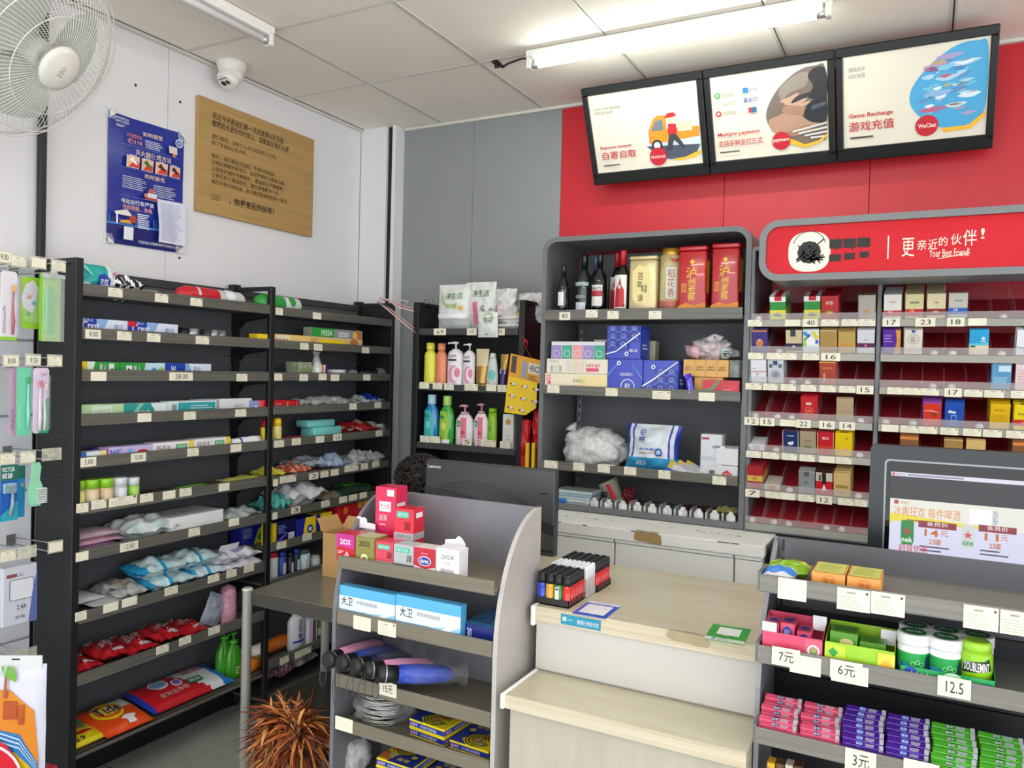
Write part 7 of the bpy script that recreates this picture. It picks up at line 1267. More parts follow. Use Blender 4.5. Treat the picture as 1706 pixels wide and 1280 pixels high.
# ================= cigarette packs
PWd, PHt, PDp = .055, .086, .022
def pack_mesh(deco, body):
    b = MB(); b.box(-PWd/2, PWd/2, -PDp/2, PDp/2, 0, PHt, body, .0012); F = faces(b, PWd, PDp, PHt)
    deco(F); return mesh('cigarette_pack', b)
def P_(desc, body, deco): return (desc, pack_mesh(deco, body))
fr = lambda F, *a: F['front'].rect(*a); tx = lambda F, u0, v0, u1, v1, s, m_: F['front'].text(u0, v0, u1, v1, s, m_, True)
PK = dict(
 g=P_('green, white and yellow', c_('#2f8f3a', .3), lambda F: (fr(F, 0, 0, 1, .42, c_('#e0d84a')), fr(F, 0, .78, 1, 1, WT), fr(F, .3, .82, .75, 1, RDm), F['front'].circ(.5, .25, .2, c_('#c9a0a8'), ry=.08), F['front'].circ(.5, .2, .3, c_('#3f8a3a'), ry=.05), F['top'].rect(0, 0, .3, 1, WT), F['top'].rect(.3, 0, .75, 1, RDm), F['top'].rect(.75, 0, 1, 1, WT), F['right'].rect(0, 0, 1, .42, c_('#e0d84a')))),
 r=P_('bright red', c_('#b8141f', .25, coat=.3), lambda F: (tx(F, .28, .6, .72, .78, '中华', c_('#f0e6c9')), F['front'].circ(.5, .3, .3, c_('#7a7a2a'), ry=.09), F['front'].circ(.5, .28, .2, c_('#d9b04a'), ry=.05))),
 gg=P_('grey gold', c_('#a89c80', .3, metal=.4), lambda F: (fr(F, .04, .03, .96, .97, c_('#b0aaa0', .35)), F['front'].circ(.5, .3, .13, c_('#c98f2a')))),
 wr=P_('white and red', c_('#e3e0da', .35), lambda F: (fr(F, 0, .12, 1, .35, RDm), tx(F, .3, .66, .7, .72, 'SHUANGXI', c_('#c96a5a')), tx(F, .25, .25, .5, .34, '双喜', WT), fr(F, 0, 0, 1, .1, WT))),
 cr=P_('cream and red', c_('#d9cf9a', .35), lambda F: (fr(F, 0, .12, 1, .4, RDm), fr(F, .25, .62, .75, .7, c_('#8a8468')), tx(F, .25, .27, .5, .38, '双喜', c_('#f0d84a')))),
 cd=P_('cream and dark red', c_('#dfd2a8', .35), lambda F: (fr(F, 0, .14, 1, .4, c_('#8a1c28')), F['front'].circ(.5, .28, .16, c_('#c9a86a'), ry=.05), fr(F, .4, .62, .6, .68, c_('#b08a5a')))),
 sb=P_('silver and blue', c_('#c6c3b4', .35), lambda F: (fr(F, 0, .18, 1, .42, c_('#1c5fc0')), tx(F, .28, .68, .72, .74, 'SHUANGXI', c_('#3f6fc0')), tx(F, .25, .3, .5, .4, '双喜', WT))),
 pu=P_('purple gold emblem', c_('#3a2f7a', .3), lambda F: (F['front'].circ(.5, .42, .24, c_('#c9744a'), ry=.18), F['front'].circ(.5, .55, .1, c_('#e0a87a')), fr(F, 0, .92, 1, 1, c_('#b8764a')), fr(F, .1, .15, .9, .18, c_('#6a5ab0')))),
 bn=P_('beige and navy', c_('#cdbb94', .35), lambda F: (fr(F, 0, .1, 1, .42, c_('#26264e')), fr(F, .3, .72, .62, 1, c_('#2c2c4a')), F['front'].circ(.5, .28, .1, c_('#cdbb94')), F['top'].rect(0, 0, 1, 1, c_('#2a2622')))),
 mc=P_('multicoloured leafy', c_('#d9e0dc', .35), lambda F: [F['front'].circ(x, y, .14, c_(k)) for x, y, k in ((.15, .85, '#3f8ad0'), (.35, .75, '#2f6fb8'), (.7, .85, '#c9cf4a'), (.85, .7, '#e0c93a'), (.2, .6, '#6aae4a'), (.85, .5, '#4a5ad0'), (.15, .4, '#8fc94a'))]+[F['front'].poly([(.25, .35), (.75, .35), (.8, .55), (.5, .75), (.2, .55)], WT)]),
 go=P_('plain gold', c_('#b8965a', .3, metal=.4), lambda F: (fr(F, .08, .05, .92, .93, c_('#a8864a', .35)), fr(F, 0, .95, 1, 1, c_('#cdb07a')))),
 gb=P_('gold with a red text band', c_('#b89a50', .35), lambda F: (fr(F, 0, .35, 1, .45, c_('#d8a23a')), tx(F, .1, .37, .9, .43, '黄金叶·中国', c_('#b8402a')), fr(F, 0, .93, 1, 1, c_('#8a6a2a')))),
 wp=P_('silver and plum', c_('#cfcfd6', .35), lambda F: (fr(F, 0, .25, 1, .45, c_('#5a1a50')), F['front'].circ(.5, .35, .08, c_('#c9708a')), tx(F, .4, .55, .6, .62, '泰山', c_('#8a8a92')))),
 ww=P_('plain white with a thin red line', c_('#dedee4', .35), lambda F: (fr(F, 0, .5, 1, .53, c_('#b8404a')), fr(F, .35, .36, .5, .46, c_('#a9a9b0')), tx(F, .1, .62, .35, .67, 'MEN', c_('#9a9aa0')))),
 rd=P_('white and grey dial printed', c_('#c4c9d2', .35), lambda F: (F['front'].ring(.5, .38, .3, .04, c_('#6a7078')), F['front'].circ(.5, .38, .2, c_('#8a9098')), fr(F, .1, .7, .3, .85, c_('#5a6068')), fr(F, .7, .7, .9, .85, c_('#5a6068')), fr(F, .36, .82, .64, 1, c_('#2c4a7a')))),
 rb=P_('brick red with a gold edge', c_('#a8402f', .35), lambda F: (tx(F, .2, .68, .8, .76, '好日子', c_('#e0b84a')), fr(F, .25, .1, .35, .5, c_('#d8a08a')), fr(F, 0, .95, 1, 1, c_('#d9a83a')), F['top'].rect(0, 0, 1, 1, c_('#2a1a18')))),
 rs=P_('red with a white crest', c_('#bf1a2c', .3), lambda F: (F['front'].circ(.5, .72, .18, WT, ry=.06), F['front'].circ(.5, .72, .1, c_('#b8a03a'), ry=.04), fr(F, .28, .25, .72, .55, c_('#d9a04a')), fr(F, .31, .27, .69, .53, c_('#bf1a2c')), tx(F, .36, .35, .64, .45, '红双喜', c_('#e6c25a')))),
 ta=P_('plain taupe', c_('#ae9a7c', .4), lambda F: (fr(F, .06, .42, .94, .44, c_('#8a785a')), fr(F, .2, .2, .8, .22, c_('#94805f')))),
 nb=P_('navy with a white figure', c_('#1a2c66', .3), lambda F: (fr(F, 0, 0, .04, 1, c_('#cfcabc')), fr(F, .96, 0, 1, 1, c_('#cfcabc')), tx(F, .25, .72, .75, .8, '中国梦', c_('#c9cfe0')), F['front'].circ(.5, .42, .18, c_('#dfe3ea'), ry=.07), F['front'].circ(.62, .48, .08, c_('#dfe3ea')), fr(F, 0, .97, 1, 1, c_('#6a3a32')), F['top'].rect(0, 0, 1, 1, c_('#3a2226')))),
 tg=P_('taupe with a green emblem', c_('#a8977f', .35), lambda F: (F['front'].circ(.5, .3, .24, c_('#5a7a3a'), ry=.06), tx(F, .3, .55, .7, .6, 'XIONGMAO', c_('#6a5a4a')), F['top'].rect(0, 0, 1, 1, c_('#6a4438')))),
 rg=P_('red with gold frame', c_('#c41c2a', .3), lambda F: (fr(F, .0, 0, .05, 1, c_('#d9a07a')), fr(F, .95, 0, 1, 1, c_('#d9a07a')), tx(F, .3, .68, .7, .8, '真龙', WT), fr(F, .1, .35, .9, .37, c_('#d98a3a')), F['top'].rect(0, 0, 1, 1, c_('#7a2a30')))),
 ye=P_('bright yellow', c_('#e8c60e', .3), lambda F: (F['front'].circ(.6, .3, .16, c_('#e8a85a'), ry=.1), fr(F, .62, .72, .75, .84, c_('#a8902a')), fr(F, .2, .2, .24, .45, c_('#c9a03a')), F['top'].rect(.3, .3, .7, .7, c_('#3a3210')))),
 r7=P_('red and gold banded', c_('#b0202e', .3), lambda F: (fr(F, 0, .35, 1, .62, c_('#d8b050')), tx(F, .35, .42, .65, .55, '红梅', c_('#8a2a22')), F['top'].rect(0, 0, 1, 1, c_('#a02a34')), F['right'].rect(0, .35, 1, .62, c_('#c99a3a')))),
 si=P_('silver grey', c_('#aeb2b4', .25, metal=.4), lambda F: (tx(F, .42, .42, .55, .55, 'r', c_('#3a3a3f')), fr(F, .35, .78, .65, .98, c_('#5a5f64')), fr(F, .1, .15, .9, .17, c_('#8a8d90')))),
 rw=P_('red and white with a dark band', c_('#c9202c', .3), lambda F: (fr(F, 0, .62, 1, 1, c_('#c9c2b4')), F['front'].poly([(.35, .2), (.65, .2), (.5, .5)], WT), fr(F, .38, .5, .62, 1, c_('#2a1c18')), fr(F, .2, .65, .3, .9, c_('#3a2a22')), F['top'].rect(0, 0, 1, 1, c_('#2c201c')))),
 bg=P_('beige gold', c_('#d6b678', .35), lambda F: (fr(F, .12, .38, .88, .5, c_('#a8864a')), F['front'].circ(.5, .18, .16, c_('#b8904a'), ry=.04), F['right'].rect(0, 0, 1, 1, c_('#cfa860')))),
 pz=P_('purple with an orange ornamental side', c_('#5a2a96', .3), lambda F: (F['front'].poly([(.62, 0), (1, 0), (1, 1), (.72, 1), (.8, .5)], c_('#c98f3a')), F['front'].lines(.08, .5, .6, .85, 3, c_('#9a7ad0')), F['front'].lines(.08, .1, .55, .3, 2, c_('#8a6ac0')))),
 wc=P_('ivory with a round dragon', c_('#d6d0c4', .35), lambda F: (F['front'].ring(.5, .62, .32, .04, c_('#a89c90')), F['front'].lines(.35, .5, .65, .75, 4, c_('#7a6a5a')), fr(F, .4, .88, .6, 1, c_('#2c5a9a')), tx(F, .1, .14, .9, .19, '· · · · · ·', c_('#5a5a5a')))),
 be=P_('turquoise beach scene', c_('#2fa0d8', .3), lambda F: (fr(F, 0, 0, 1, .38, c_('#e0d3b8')), F['front'].poly([(0, .38), (1, .38), (1, .5), (0, .46)], c_('#5fc4d8')), F['front'].circ(.72, .66, .1, c_('#cfe6f4')), fr(F, .58, .53, .86, .57, c_('#cfe6f4')), F['front'].circ(.2, .35, .14, c_('#2f6a4a'), ry=.04))),
 wn=P_('white with blue waves', c_('#e3e3e8', .35), lambda F: (F['front'].poly([(0, .3), (1, .22), (1, .28), (0, .36)], c_('#9aa8c4')), F['top'].rect(.3, .2, .7, .8, c_('#4a4a52')))),
 st=P_('steel blue', c_('#5f9ac4', .3), lambda F: (fr(F, .35, .72, .95, .95, c_('#c9e0ea')), F['front'].lines(.1, .3, .9, .55, 3, c_('#a8cfe0')))),
 pi=P_('pale pink', c_('#e6cfd0', .35), lambda F: (F['front'].lines(.1, .3, .9, .85, 7, c_('#c9a0a4'), .3),)),
 rp=P_('orange red with a purple edge', c_('#d8381c', .3), lambda F: (fr(F, 0, 0, .05, 1, c_('#7a3aa0')), fr(F, .95, 0, 1, 1, c_('#7a3aa0')), fr(F, 0, .93, 1, 1, c_('#8a4ab0')), F['front'].poly([(0, .62), (.5, .66), (.9, .55), (.5, .6)], c_('#f0b0b8')), F['front'].circ(.62, .48, .15, c_('#8a3a22'), ry=.09), F['top'].rect(0, 0, 1, 1, c_('#8a4ab0')))),
 bl=P_('royal blue with white clouds', c_('#1f4fae', .3), lambda F: (F['front'].circ(.3, .62, .12, c_('#cfe0f4'), ry=.06), F['front'].circ(.48, .6, .12, c_('#cfe0f4'), ry=.05), fr(F, .35, .25, .62, .5, c_('#9ac4e6')), fr(F, .38, .28, .59, .47, c_('#1f4fae')))),
 yl=P_('golden yellow with fine lines', c_('#e0b414', .3), lambda F: (tx(F, .2, .72, .8, .8, '黄金叶', c_('#b8641a')), [fr(F, .1+.08*i, .3, .115+.08*i, .6, c_('#a87a1a')) for i in range(11)])),
 yr=P_('yellow with a red band', c_('#e8d01a', .3), lambda F: (fr(F, 0, .18, 1, .42, c_('#c42a34')), F['front'].circ(.6, .3, .2, c_('#d88a3a'), ry=.06), tx(F, .2, .6, .8, .68, '黄果树', c_('#7a6a1a')), F['top'].rect(.3, .3, .7, .7, c_('#2a2410')))),
 or_=P_('orange edged brown', c_('#8a5a3a', .35), lambda F: (F['top'].rect(0, 0, 1, .4, c_('#d8904a')), fr(F, 0, .9, 1, 1, c_('#e0904a')))))
LOAD = {(0, 0): {1: ('g', 5), 3: ('g', 4), 4: ('r', 6), 6: ('gg', 2)}, (0, 1): {0: ('pu', 2), 2: ('bn', 3), 3: ('mc', 1), 4: ('go', 3), 5: ('gb', 3), 6: ('wp', 3)},
 (0, 2): {0: ('ww', 2), 1: ('rd', 4), 4: ('rb', 3)}, (0, 3): {3: ('rs', 6), 5: ('ta', 1)}, (0, 4): {2: ('nb', 6), 3: ('tg', 4), 4: ('rg', 3), 5: ('ye', 6)},
 (0, 5): {0: ('r7', 7), 3: ('si', 2), 4: ('rw', 5), 5: ('bg', 5)},
 (1, 0): {0: ('wr', 6), 1: ('cr', 7), 2: ('cd', 8), 3: ('sb', 1)}, (1, 1): {0: ('pz', 2), 1: ('wc', 2), 4: ('be', 1), 6: ('wn', 3)}, (1, 2): {5: ('st', 3), 6: ('pi', 1)},
 (1, 3): {2: ('rp', 4), 3: ('bl', 2), 5: ('yl', 6), 6: ('yr', 6)}, (1, 4): {1: ('or_', 3), 3: ('go', 1), 4: ('bg', 1), 6: ('or_', 6)}}
RN = ['top', 'second', 'third', 'fourth', 'fifth', 'sixth']
for (blk, row), lanes in LOAD.items():
    bx0, bx1 = BX[blk]; pit = (bx1-bx0)/7; T0 = Vector((0, 3.0, ROWS[row]+.024))
    for ln, (k, n) in lanes.items():
        desc, me = PK[k]; x = bx0+pit*(ln+.5)
        for j in range(n):
            d = .004+PDp/2+j*(PDp+.0022)+(.0 if blk == 0 else 0); jit = math.sin(j*5+ln)*.0012
            o = bpy.data.objects.new('cigarette_pack', me); C.objects.link(o); o.rotation_euler = (SL, 0, math.sin(j*3+row+ln)*.03)
            o.location = (x+jit, T0.y+d*math.cos(SL), T0.z+d*math.sin(SL)+.0005)
            lb = '%s pack, %s, %s lane, %s row, %s bay' % (desc, 'frontmost' if j == 0 else ORD[j]+' back', ORD[ln], RN[row], 'left' if blk == 0 else 'right')
            tag(o, lb, 'cigarette pack', 'cigarette packs in the red rack')
for (blk, row, ln, m1, m2, lb) in ((0, 4, 0, WT, c_('#c9c9cf'), 'white cigarette pack lying flat, fifth row of the left rack bay'), (0, 5, 1, c_('#cfc9bc'), ORm, 'white and orange pack lying flat, sixth row of the left rack bay')):
    bx0, bx1 = BX[blk]; pit = (bx1-bx0)/7; b = MB(); b.box(-PWd/2, PWd/2, 0, PHt, 0, PDp, m1, .001); faces(b, PWd, PHt, PDp, 0, PHt/2)['front'].rect(.3, .1, .7, .8, m2); o = obj('cigarette_pack', b, None, (bx0+pit*(ln+.5), 3.004, ROWS[row]+.0255)); o.rotation_euler = (SL, 0, 0); tag(o, lb, 'cigarette pack', 'cigarette packs in the red rack')
# ================= left grey rack (front plane y = 1.66)
YA = 1.664
za1 = SA[0]+.0145
def zc_(px, py, y): return hit(px, py, 1, y).z
def bx(name, label, a, c, y, zs, front, depth, body, deco=None, group=None, **k): return carton(name, label, 'box', 'B', a, c, y, zs, front, depth, body, deco, group, **k)
WHt = c_('#ece8ee', .35); G6 = 'small boxes on the grey rack\'s top shelf'
def swoosh(F): F['front'].poly([(.35, .15), (.6, .4), (.7, .3), (.9, .05), (.75, .0), (.6, .2), (.45, .05)], c_('#f0b0b8'))
bx('small_box', 'small magenta and red box with white lettering at the rack\'s left', 561.5, 591, 888, za1, YA, .06, c_('#c8182f', .3), lambda F, w_, d, h: (F['front'].poly([(0, .55), (1, .5), (1, 1), (0, 1)], c_('#c42a8a')), F['front'].text(.2, .62, .8, .82, '2IOX', WT, True), F['front'].lines(.08, .3, .4, .42, 2, WT), swoosh(F)), G6)
bx('small_box', 'small olive green box with a pale arch', 592.5, 624, 893, za1, YA, .06, c_('#8a8440', .35), lambda F, w_, d, h: (F['front'].text(.2, .66, .78, .86, '2IOX', c_('#3a3820'), True), F['front'].poly([(.28, 0), (.28, .25), (.38, .4), (.6, .4), (.7, .25), (.7, 0), (.6, 0), (.6, .22), (.54, .3), (.44, .3), (.38, .22), (.38, 0)], c_('#e0e0a8')), F['top'].rect(0, 0, 1, 1, c_('#b8b48a'))), G6)
def bio(F, w_, d, h, band): F['front'].rect(.15, .72, .82, .9, c_('#3fb89a')); F['front'].text(.2, .75, .76, .87, '倍力乐', WT); F['front'].rect(0, .12, 1, .28, band); F['front'].text(.66, .4, .92, .66, '润', c_('#5a1a20'), True)
bx('small_box', 'small pinkish red box with a green badge and silver band', 625.5, 655, 901, za1, YA, .05, c_('#d8445a', .3), lambda F, w_, d, h: bio(F, w_, d, h, c_('#b9b4b8')), G6)
bx('small_box', 'small silver grey box with a green badge and black band', 656, 689, 906, za1, YA, .05, c_('#b4b8ba', .3), lambda F, w_, d, h: (bio(F, w_, d, h, c_('#1c1c1f')), F['front'].text(.15, .15, .85, .24, 'SUPERFIT SKIN', WT)), G6)
bx('small_box', 'small red and white box with a blue oval', 690, 726, 911, za1, YA, .05, c_('#e6d8da', .3), lambda F, w_, d, h: (F['front'].poly([(0, 1), (1, 1), (1, .35), (.5, .25), (0, .35)], c_('#c01e34')), F['front'].circ(.5, .53, .3, WT, ry=.18), F['front'].circ(.5, .53, .27, c_('#2a3f9a'), ry=.15), F['front'].text(.3, .46, .7, .62, 'durex', WT, True), F['front'].text(.35, .78, .65, .86, 'love', c_('#f0b0b8'))), G6)
bx('small_box', 'small white box with thin black lettering', 727, 765, 912, za1, YA-.003, .045, WHt, lambda F, w_, d, h: (F['front'].text(.25, .66, .8, .8, '2IOX', c_('#4a464a')), F['front'].text(.2, .2, .8, .36, '润轻玲珑', c_('#6a666a')), F['front'].lines(.35, .5, .7, .6, 2, c_('#b9b5ba'))), G6)
def flap(name, label, a, c, y0, y1, yy, pts, m_=WHt):
    p, q = hit(a, y0, 1, yy), hit(c, y1, 1, yy); b = MB(); b.prism([(p.x+(q.x-p.x)*u, q.z+(p.z-q.z)*v) for u, v in pts], yy, yy+.0015, 1, m_); return tag(obj(name, b), label, 'display box')
cloud = [(0, 0), (1, 0), (1, .45), (.88, .5), (.6, .52), (.58, .8), (.45, .95), (.35, .88), (.25, 1), (.1, .92), (.08, .6), (0, .5)]
flap('display_box_flap', 'white cloud shaped display flap at the rack\'s left behind the small boxes', 591, 625, 859, 883, 1.74, cloud)
bx('display_box', 'blue edged display box behind the olive box', 590, 626, 883, za1, 1.742, .05, c_('#4a8fd8', .35), lambda F, w_, d, h: F['top'].rect(.05, .05, .95, .95, WHt))
flap('display_box_flap', 'white pointed display flap behind the small white box', 734, 774, 889, 955, 1.725, [(0, 0), (1, 0), (1, .8), (.85, .95), (.72, 1), (.6, .9), (.2, .86), (.18, .72), (0, .66)])
bx('tall_box', 'tallest hot pink box on the grey rack', 626, 658, 810, za1, 1.75, .06, c_('#d81e52', .25, coat=.3), lambda F, w_, d, h: (F['front'].rect(.2, .66, .78, .8, WHt), F['front'].text(.25, .69, .72, .77, '杰士邦', c_('#c9304a')), F['front'].text(.22, .53, .6, .62, '超薄', c_('#f4c0cc'), True), F['front'].lines(.22, .47, .7, .52, 1, c_('#f0a8b8')), F['front'].poly([(0, .5), (.3, .2), (.8, 0), (1, .0), (1, .1), (.5, .3)], c_('#a01848')), F['front'].circ(.2, .08, .2, c_('#d8b060'), ry=.1), F['front'].circ(.75, .03, .12, WHt, ry=.02), F['front'].rect(.6, .88, .95, .97, WHt), F['right'].rect(.1, .66, .8, .78, WHt)), rz=.06)
bx('tall_box', 'medium red box with a silver band and water drop', 657.5, 688, 846, za1, 1.715, .055, c_('#d81e38', .25, coat=.3), lambda F, w_, d, h: (F['front'].rect(.12, .84, .75, .95, c_('#3fb89a')), F['front'].text(.18, .86, .7, .93, '倍力乐', WT), F['front'].text(.5, .62, .82, .78, '润', c_('#5a1a20'), True), F['front'].rect(0, .46, 1, .58, c_('#a8a6aa')), F['front'].text(.08, .49, .9, .55, 'SUPERFIT SKIN', c_('#5a5a5f')), F['front'].text(.48, .28, .72, .42, '水', c_('#6a1a20'), True), F['front'].poly([(.45, .25), (.8, .26), (.68, .02), (.6, .02)], WHt), F['right'].rect(0, .46, 1, .58, c_('#a8a6aa')), F['right'].rect(.2, .84, .8, .93, WHt)), rz=.06)
za2 = SA[1]+.0145
def david(F, w_, d, h): f = F['front']; f.rect(0, .28, 1, .7, c_('#dfe6ee')); f.poly([(0, .12), (1, .4), (1, .28), (0, 0)], c_('#8fc9ee')); f.poly([(.45, .0), (.95, .5), (1, .42), (.58, 0)], c_('#e6f0f6')); f.text(.07, .42, .27, .68, '大卫', c_('#1f2024'), True); f.text(.34, .5, .7, .62, '早早孕检测试纸', c_('#8a8c92')); f.circ(.12, .12, .07, c_('#d8c6da'))
LBX = c_('#5ab0e0', .3)
bx('test_kit_box', 'left pale blue and white box with black characters', 563.5, 659, 974, za2, YA-.003, .03, LBX, david, 'pale blue boxes')
bx('test_kit_box', 'right pale blue and white box with black characters', 660, 768, 990, za2, YA-.006, .028, LBX, david, 'pale blue boxes', rz=-.0)
bx('toothbrush_box', 'dark blue box lying flat right of the pale blue boxes', 771, 822, 1038, za2, 1.68, .14, c_('#1d2a78', .3), lambda F, w_, d, h: (F['top'].rect(0, 0, 1, 1, c_('#3f7ab0')), F['top'].text(.1, .2, .8, .5, '大卫', NAVY), F['front'].text(.15, .2, .3, .8, '30', WT)))
# umbrellas
UM = [((545.6, 1101), (637, 1057), '#d98fb4', 'leftmost pink umbrella'), ((567, 1106), (664, 1061), '#1f3f9a', 'second umbrella from the left, blue'), ((590, 1111), (686, 1065), '#1c2348', 'middle umbrella, dark navy'), ((610, 1117), (724, 1078), '#dc8fb8', 'pink umbrella, fourth from the left'), ((633, 1123), (757, 1094), '#1e3fae', 'rightmost royal blue umbrella')]
for i, (n_, f_, col, lb) in enumerate(UM):
    zs = SA[2]+.0145+.024; A = hit(n_[0], n_[1], 1, 1.6); Bp = hit(f_[0], f_[1], 1, 1.82-.02*i); A.z = max(A.z, zs+.004); Bp.z = max(Bp.z, zs+.002) if i == 4 else Bp.z
    Bp.z = min(Bp.z, zs+.03); d = (Bp-A); L = d.length; q = d.to_track_quat('Z', 'Y').to_matrix().to_4x4()
    t = thing('folding_umbrella', lb+' lying on the grey rack with its handle forward', 'umbrella', A, group='folding umbrellas'); b = MB(); b.T = q
    m_ = c_(col, .45); vs = []; fs = []; n = 24; pr = [(.018, .04), (.0225, .05), (.024, L*.5), (.021, L*.85), (.012, L*.97), (.004, L)]
    for j, (r, z) in enumerate(pr):
        for k in range(n): rr_ = r*(1+.09*math.cos(k*PI*2/3+j*.5)); vs.append((rr_*math.cos(2*PI*k/n), rr_*math.sin(2*PI*k/n), z))
    fs = [(j*n+k, j*n+(k+1) % n, (j+1)*n+(k+1) % n, (j+1)*n+k) for j in range(len(pr)-1) for k in range(n)]; b.add(vs, fs, m_, True); obj('canopy', b, t)
    b = MB(); b.T = q; b.lathe([(.016, -.004), (.0215, 0), (.0225, .012, SILV), (.0225, .015, BLK), (.0215, .045)], BLK, 22); obj('handle', b, t)
    b = MB(); b.T = q; b.lathe([(.023, .06), (.0265, L*.5), (.025, L*.85), (.02, L+.01), (.03, L+.03)], film('#f0f2f6', .07, .05), 14, caps=False); obj('clear_sleeve', b, t)
    h = .05+.012*((i*7) % 4); b = MB(); w2 = .011; b.tube([(0, -.012, -.01), (-w2, -.016, -h*.6), (-w2*.8, -.018, -h), (0, -.02, -h-.012), (w2*.8, -.018, -h), (w2, -.016, -h*.6), (.004, -.012, -.01)], .0011, c_('#3a3b3e', .4), 5); obj('wrist_strap', b, t)
# wire rings in clear bags
za4 = SA[3]+.0145; p = hit(640, 1180, 1, 1.76)
for i in range(12):
    R = .07+.004*math.sin(i*2.1); b = MB(); x0_, y0_ = p.x+.004*math.sin(i*3), 1.76+.003*math.cos(i*2)
    for k in range(3): b.tube([(R*(1-.06*k)*math.cos(a*PI/14), R*(1-.06*k)*math.sin(a*PI/14), .003+.0022*((k+a//5) % 2)) for a in range(28)], .0022, c_('#b9bab4', .2, metal=.7), 5, True)
    tag(obj('wire_coil', b, None, (x0_, y0_, za4+.0088*i), rot=(.02*math.sin(i), .02*math.cos(i*2), i)), '%s silver wire coil from the bottom of the stack on the grey rack' % (ORD+['topmost'])[i if i < 11 else 11], 'wire coil', 'silver wire coils')
b = MB(); b.ball((0, 0, .055), .092, film('#f4f6f6', .13, .05), sc=(1.0, .8, .62), rough=.5, seed=6, sub=4); o = obj('clear_bag', b, None, (p.x, 1.765, za4+.002)); tag(o, 'crinkled clear plastic bag around the stack of wire coils', 'bag')
for v in o.data.vertices: v.co.z = max(v.co.z, .001)
# mosquito coil boxes
MBL = c_('#22359a', .3); MYE = c_('#ecd51c', .3)
def coilbox():
    b = MB(); w_ = .118; h = .022; b.box(-w_/2, w_/2, -w_/2, w_/2, 0, h, MYE, .0015); F = faces(b, w_, w_, h)
    for f in ('front', 'right', 'left', 'back'): F[f].rect(0, .22, 1, .8, MBL); F[f].text(.12, .35, .26, .68, '枪手', WT, True); F[f].circ(.08, .5, .03, c_('#e88a9a'), ry=.2); F[f].text(.34, .35, .8, .68, 'PS1蚊香 超强驱蚊', WT)
    t = F['top']; t.poly([(0, 0), (.42, 0), (.2, .2), (.3, .5), (.62, .66), (.72, 1), (0, 1)], MBL); t.poly([(.66, .95), (1, .95), (1, .55), (.8, .7)], c_('#c9702f'))
    for r, wd in ((.3, .03), (.23, .03), (.16, .025), (.1, .02)): t.ring(.55, .32, r, wd, c_('#2a2a14'), 30, .3, 6.1)
    t.circ(.55, .32, .065, c_('#d88a7a')); t.text(.2, .76, .52, .9, '榄菊', c_('#e6d84a'), True); t.text(.62, .66, .82, .82, '蚊香', c_('#c9c9d8')); t.circ(.2, .62, .075, c_('#e0c84a')); t.poly([(.6, .42), (.9, .5), (.9, .56), (.6, .48)], c_('#b8402a')); t.poly([(.62, .12), (.78, .1), (.76, .2), (.66, .2)], c_('#8a94b8'))
    return mesh('mosquito_coil_box', b)
cb = coilbox()
def cbox(x, y, z, rz, lb): o = obj('mosquito_coil_box', cb, None, (x, y, z), rz); return tag(o, lb, 'box', 'blue and yellow mosquito coil boxes')
pa, pb = hit(672.6, 1226, 1, 1.69), hit(745, 1246, 1, 1.69); xa = (pa.x+pb.x)/2+.005
cbox(xa, 1.755, za4, -.1, 'lower box of the left mosquito coil pair on the fourth shelf'); cbox(xa, 1.754, za4+.0225, -.1, 'upper box of the left mosquito coil pair on the fourth shelf')
cbox(xa+.128, 1.75, za4, -.06, 'mosquito coil box against the right panel on the fourth shelf')
za5 = SA[4]+.0145; xb = hit(650, 1262, 1, 1.68).x
for i in range(4): cbox(xb+.002*i, 1.75, za5+.0225*i, -.08+.02*i+PI, '%s mosquito coil box of the left stack on the lowest visible shelf' % ORD[i])
for i in range(3): cbox(xb+.135, 1.75-.002*i, za5+.0225*i, -.05, '%s mosquito coil box of the right stack on the lowest visible shelf' % ORD[i])
pq = hit(592, 1265, 1, 1.72); crumple('clear_bag', 'clear crumpled bag beside the mosquito coil boxes on the lowest visible shelf', 'bag', (pq.x-.01, 1.74, za5), .045, (.7, 1, 1.1), film('#e6e8e4', .5, .1), 4, .4)

# ================= counter: lighters and payment cards
TR = c_('#232021', .45)
def lighter_mesh(col):
    b = MB(); m_ = mat(col, .15, coat=.6); b.lathe([(.0105, 0, m_), (.0115, .002, m_), (.0115, .05, m_)], m_, 12, sy=.55)
    b.lathe([(.0112, .0502), (.0115, .058), (.0108, .074)], BLK, 12, sy=.58); b.box(-.011, -.001, -.0045, .0045, .0735, .078, BLK, .001); b.box(.001, .009, -.004, .004, .0735, .076, c_('#5a5a5c', .3, metal=.6))
    return mesh('cigarette_lighter', b)
LC = {k: lighter_mesh(v) for k, v in (('blue', '#1c3fc0'), ('amber', '#e0a01c'), ('green', '#1f8a3f'), ('red', '#d01a1c'))}
def tray_thing(lb, x0, x1, y0, y1):
    t = thing('lighter_tray', lb, 'tray', ((x0+x1)/2, (y0+y1)/2, .9505)); w_, d = x1-x0, y1-y0; b = MB(); b.box(-w_/2, w_/2, -d/2, d/2, 0, .003, TR)
    for (a, c, e, g) in ((-w_/2, w_/2, -d/2, -d/2+.0015), (-w_/2, w_/2, d/2-.0015, d/2), (-w_/2, -w_/2+.0015, -d/2, d/2), (w_/2-.0015, w_/2, -d/2, d/2)): b.box(a, c, e, g, 0, .018, TR)
    obj('tray_body', b, t); return t
tray_thing('black tray of coloured lighters at the counter\'s front left', -.876, -.784, 1.82, 1.925)
CN = ['blue', 'amber', 'green', 'red']
LTAG = c_('#dcdad6', .5)
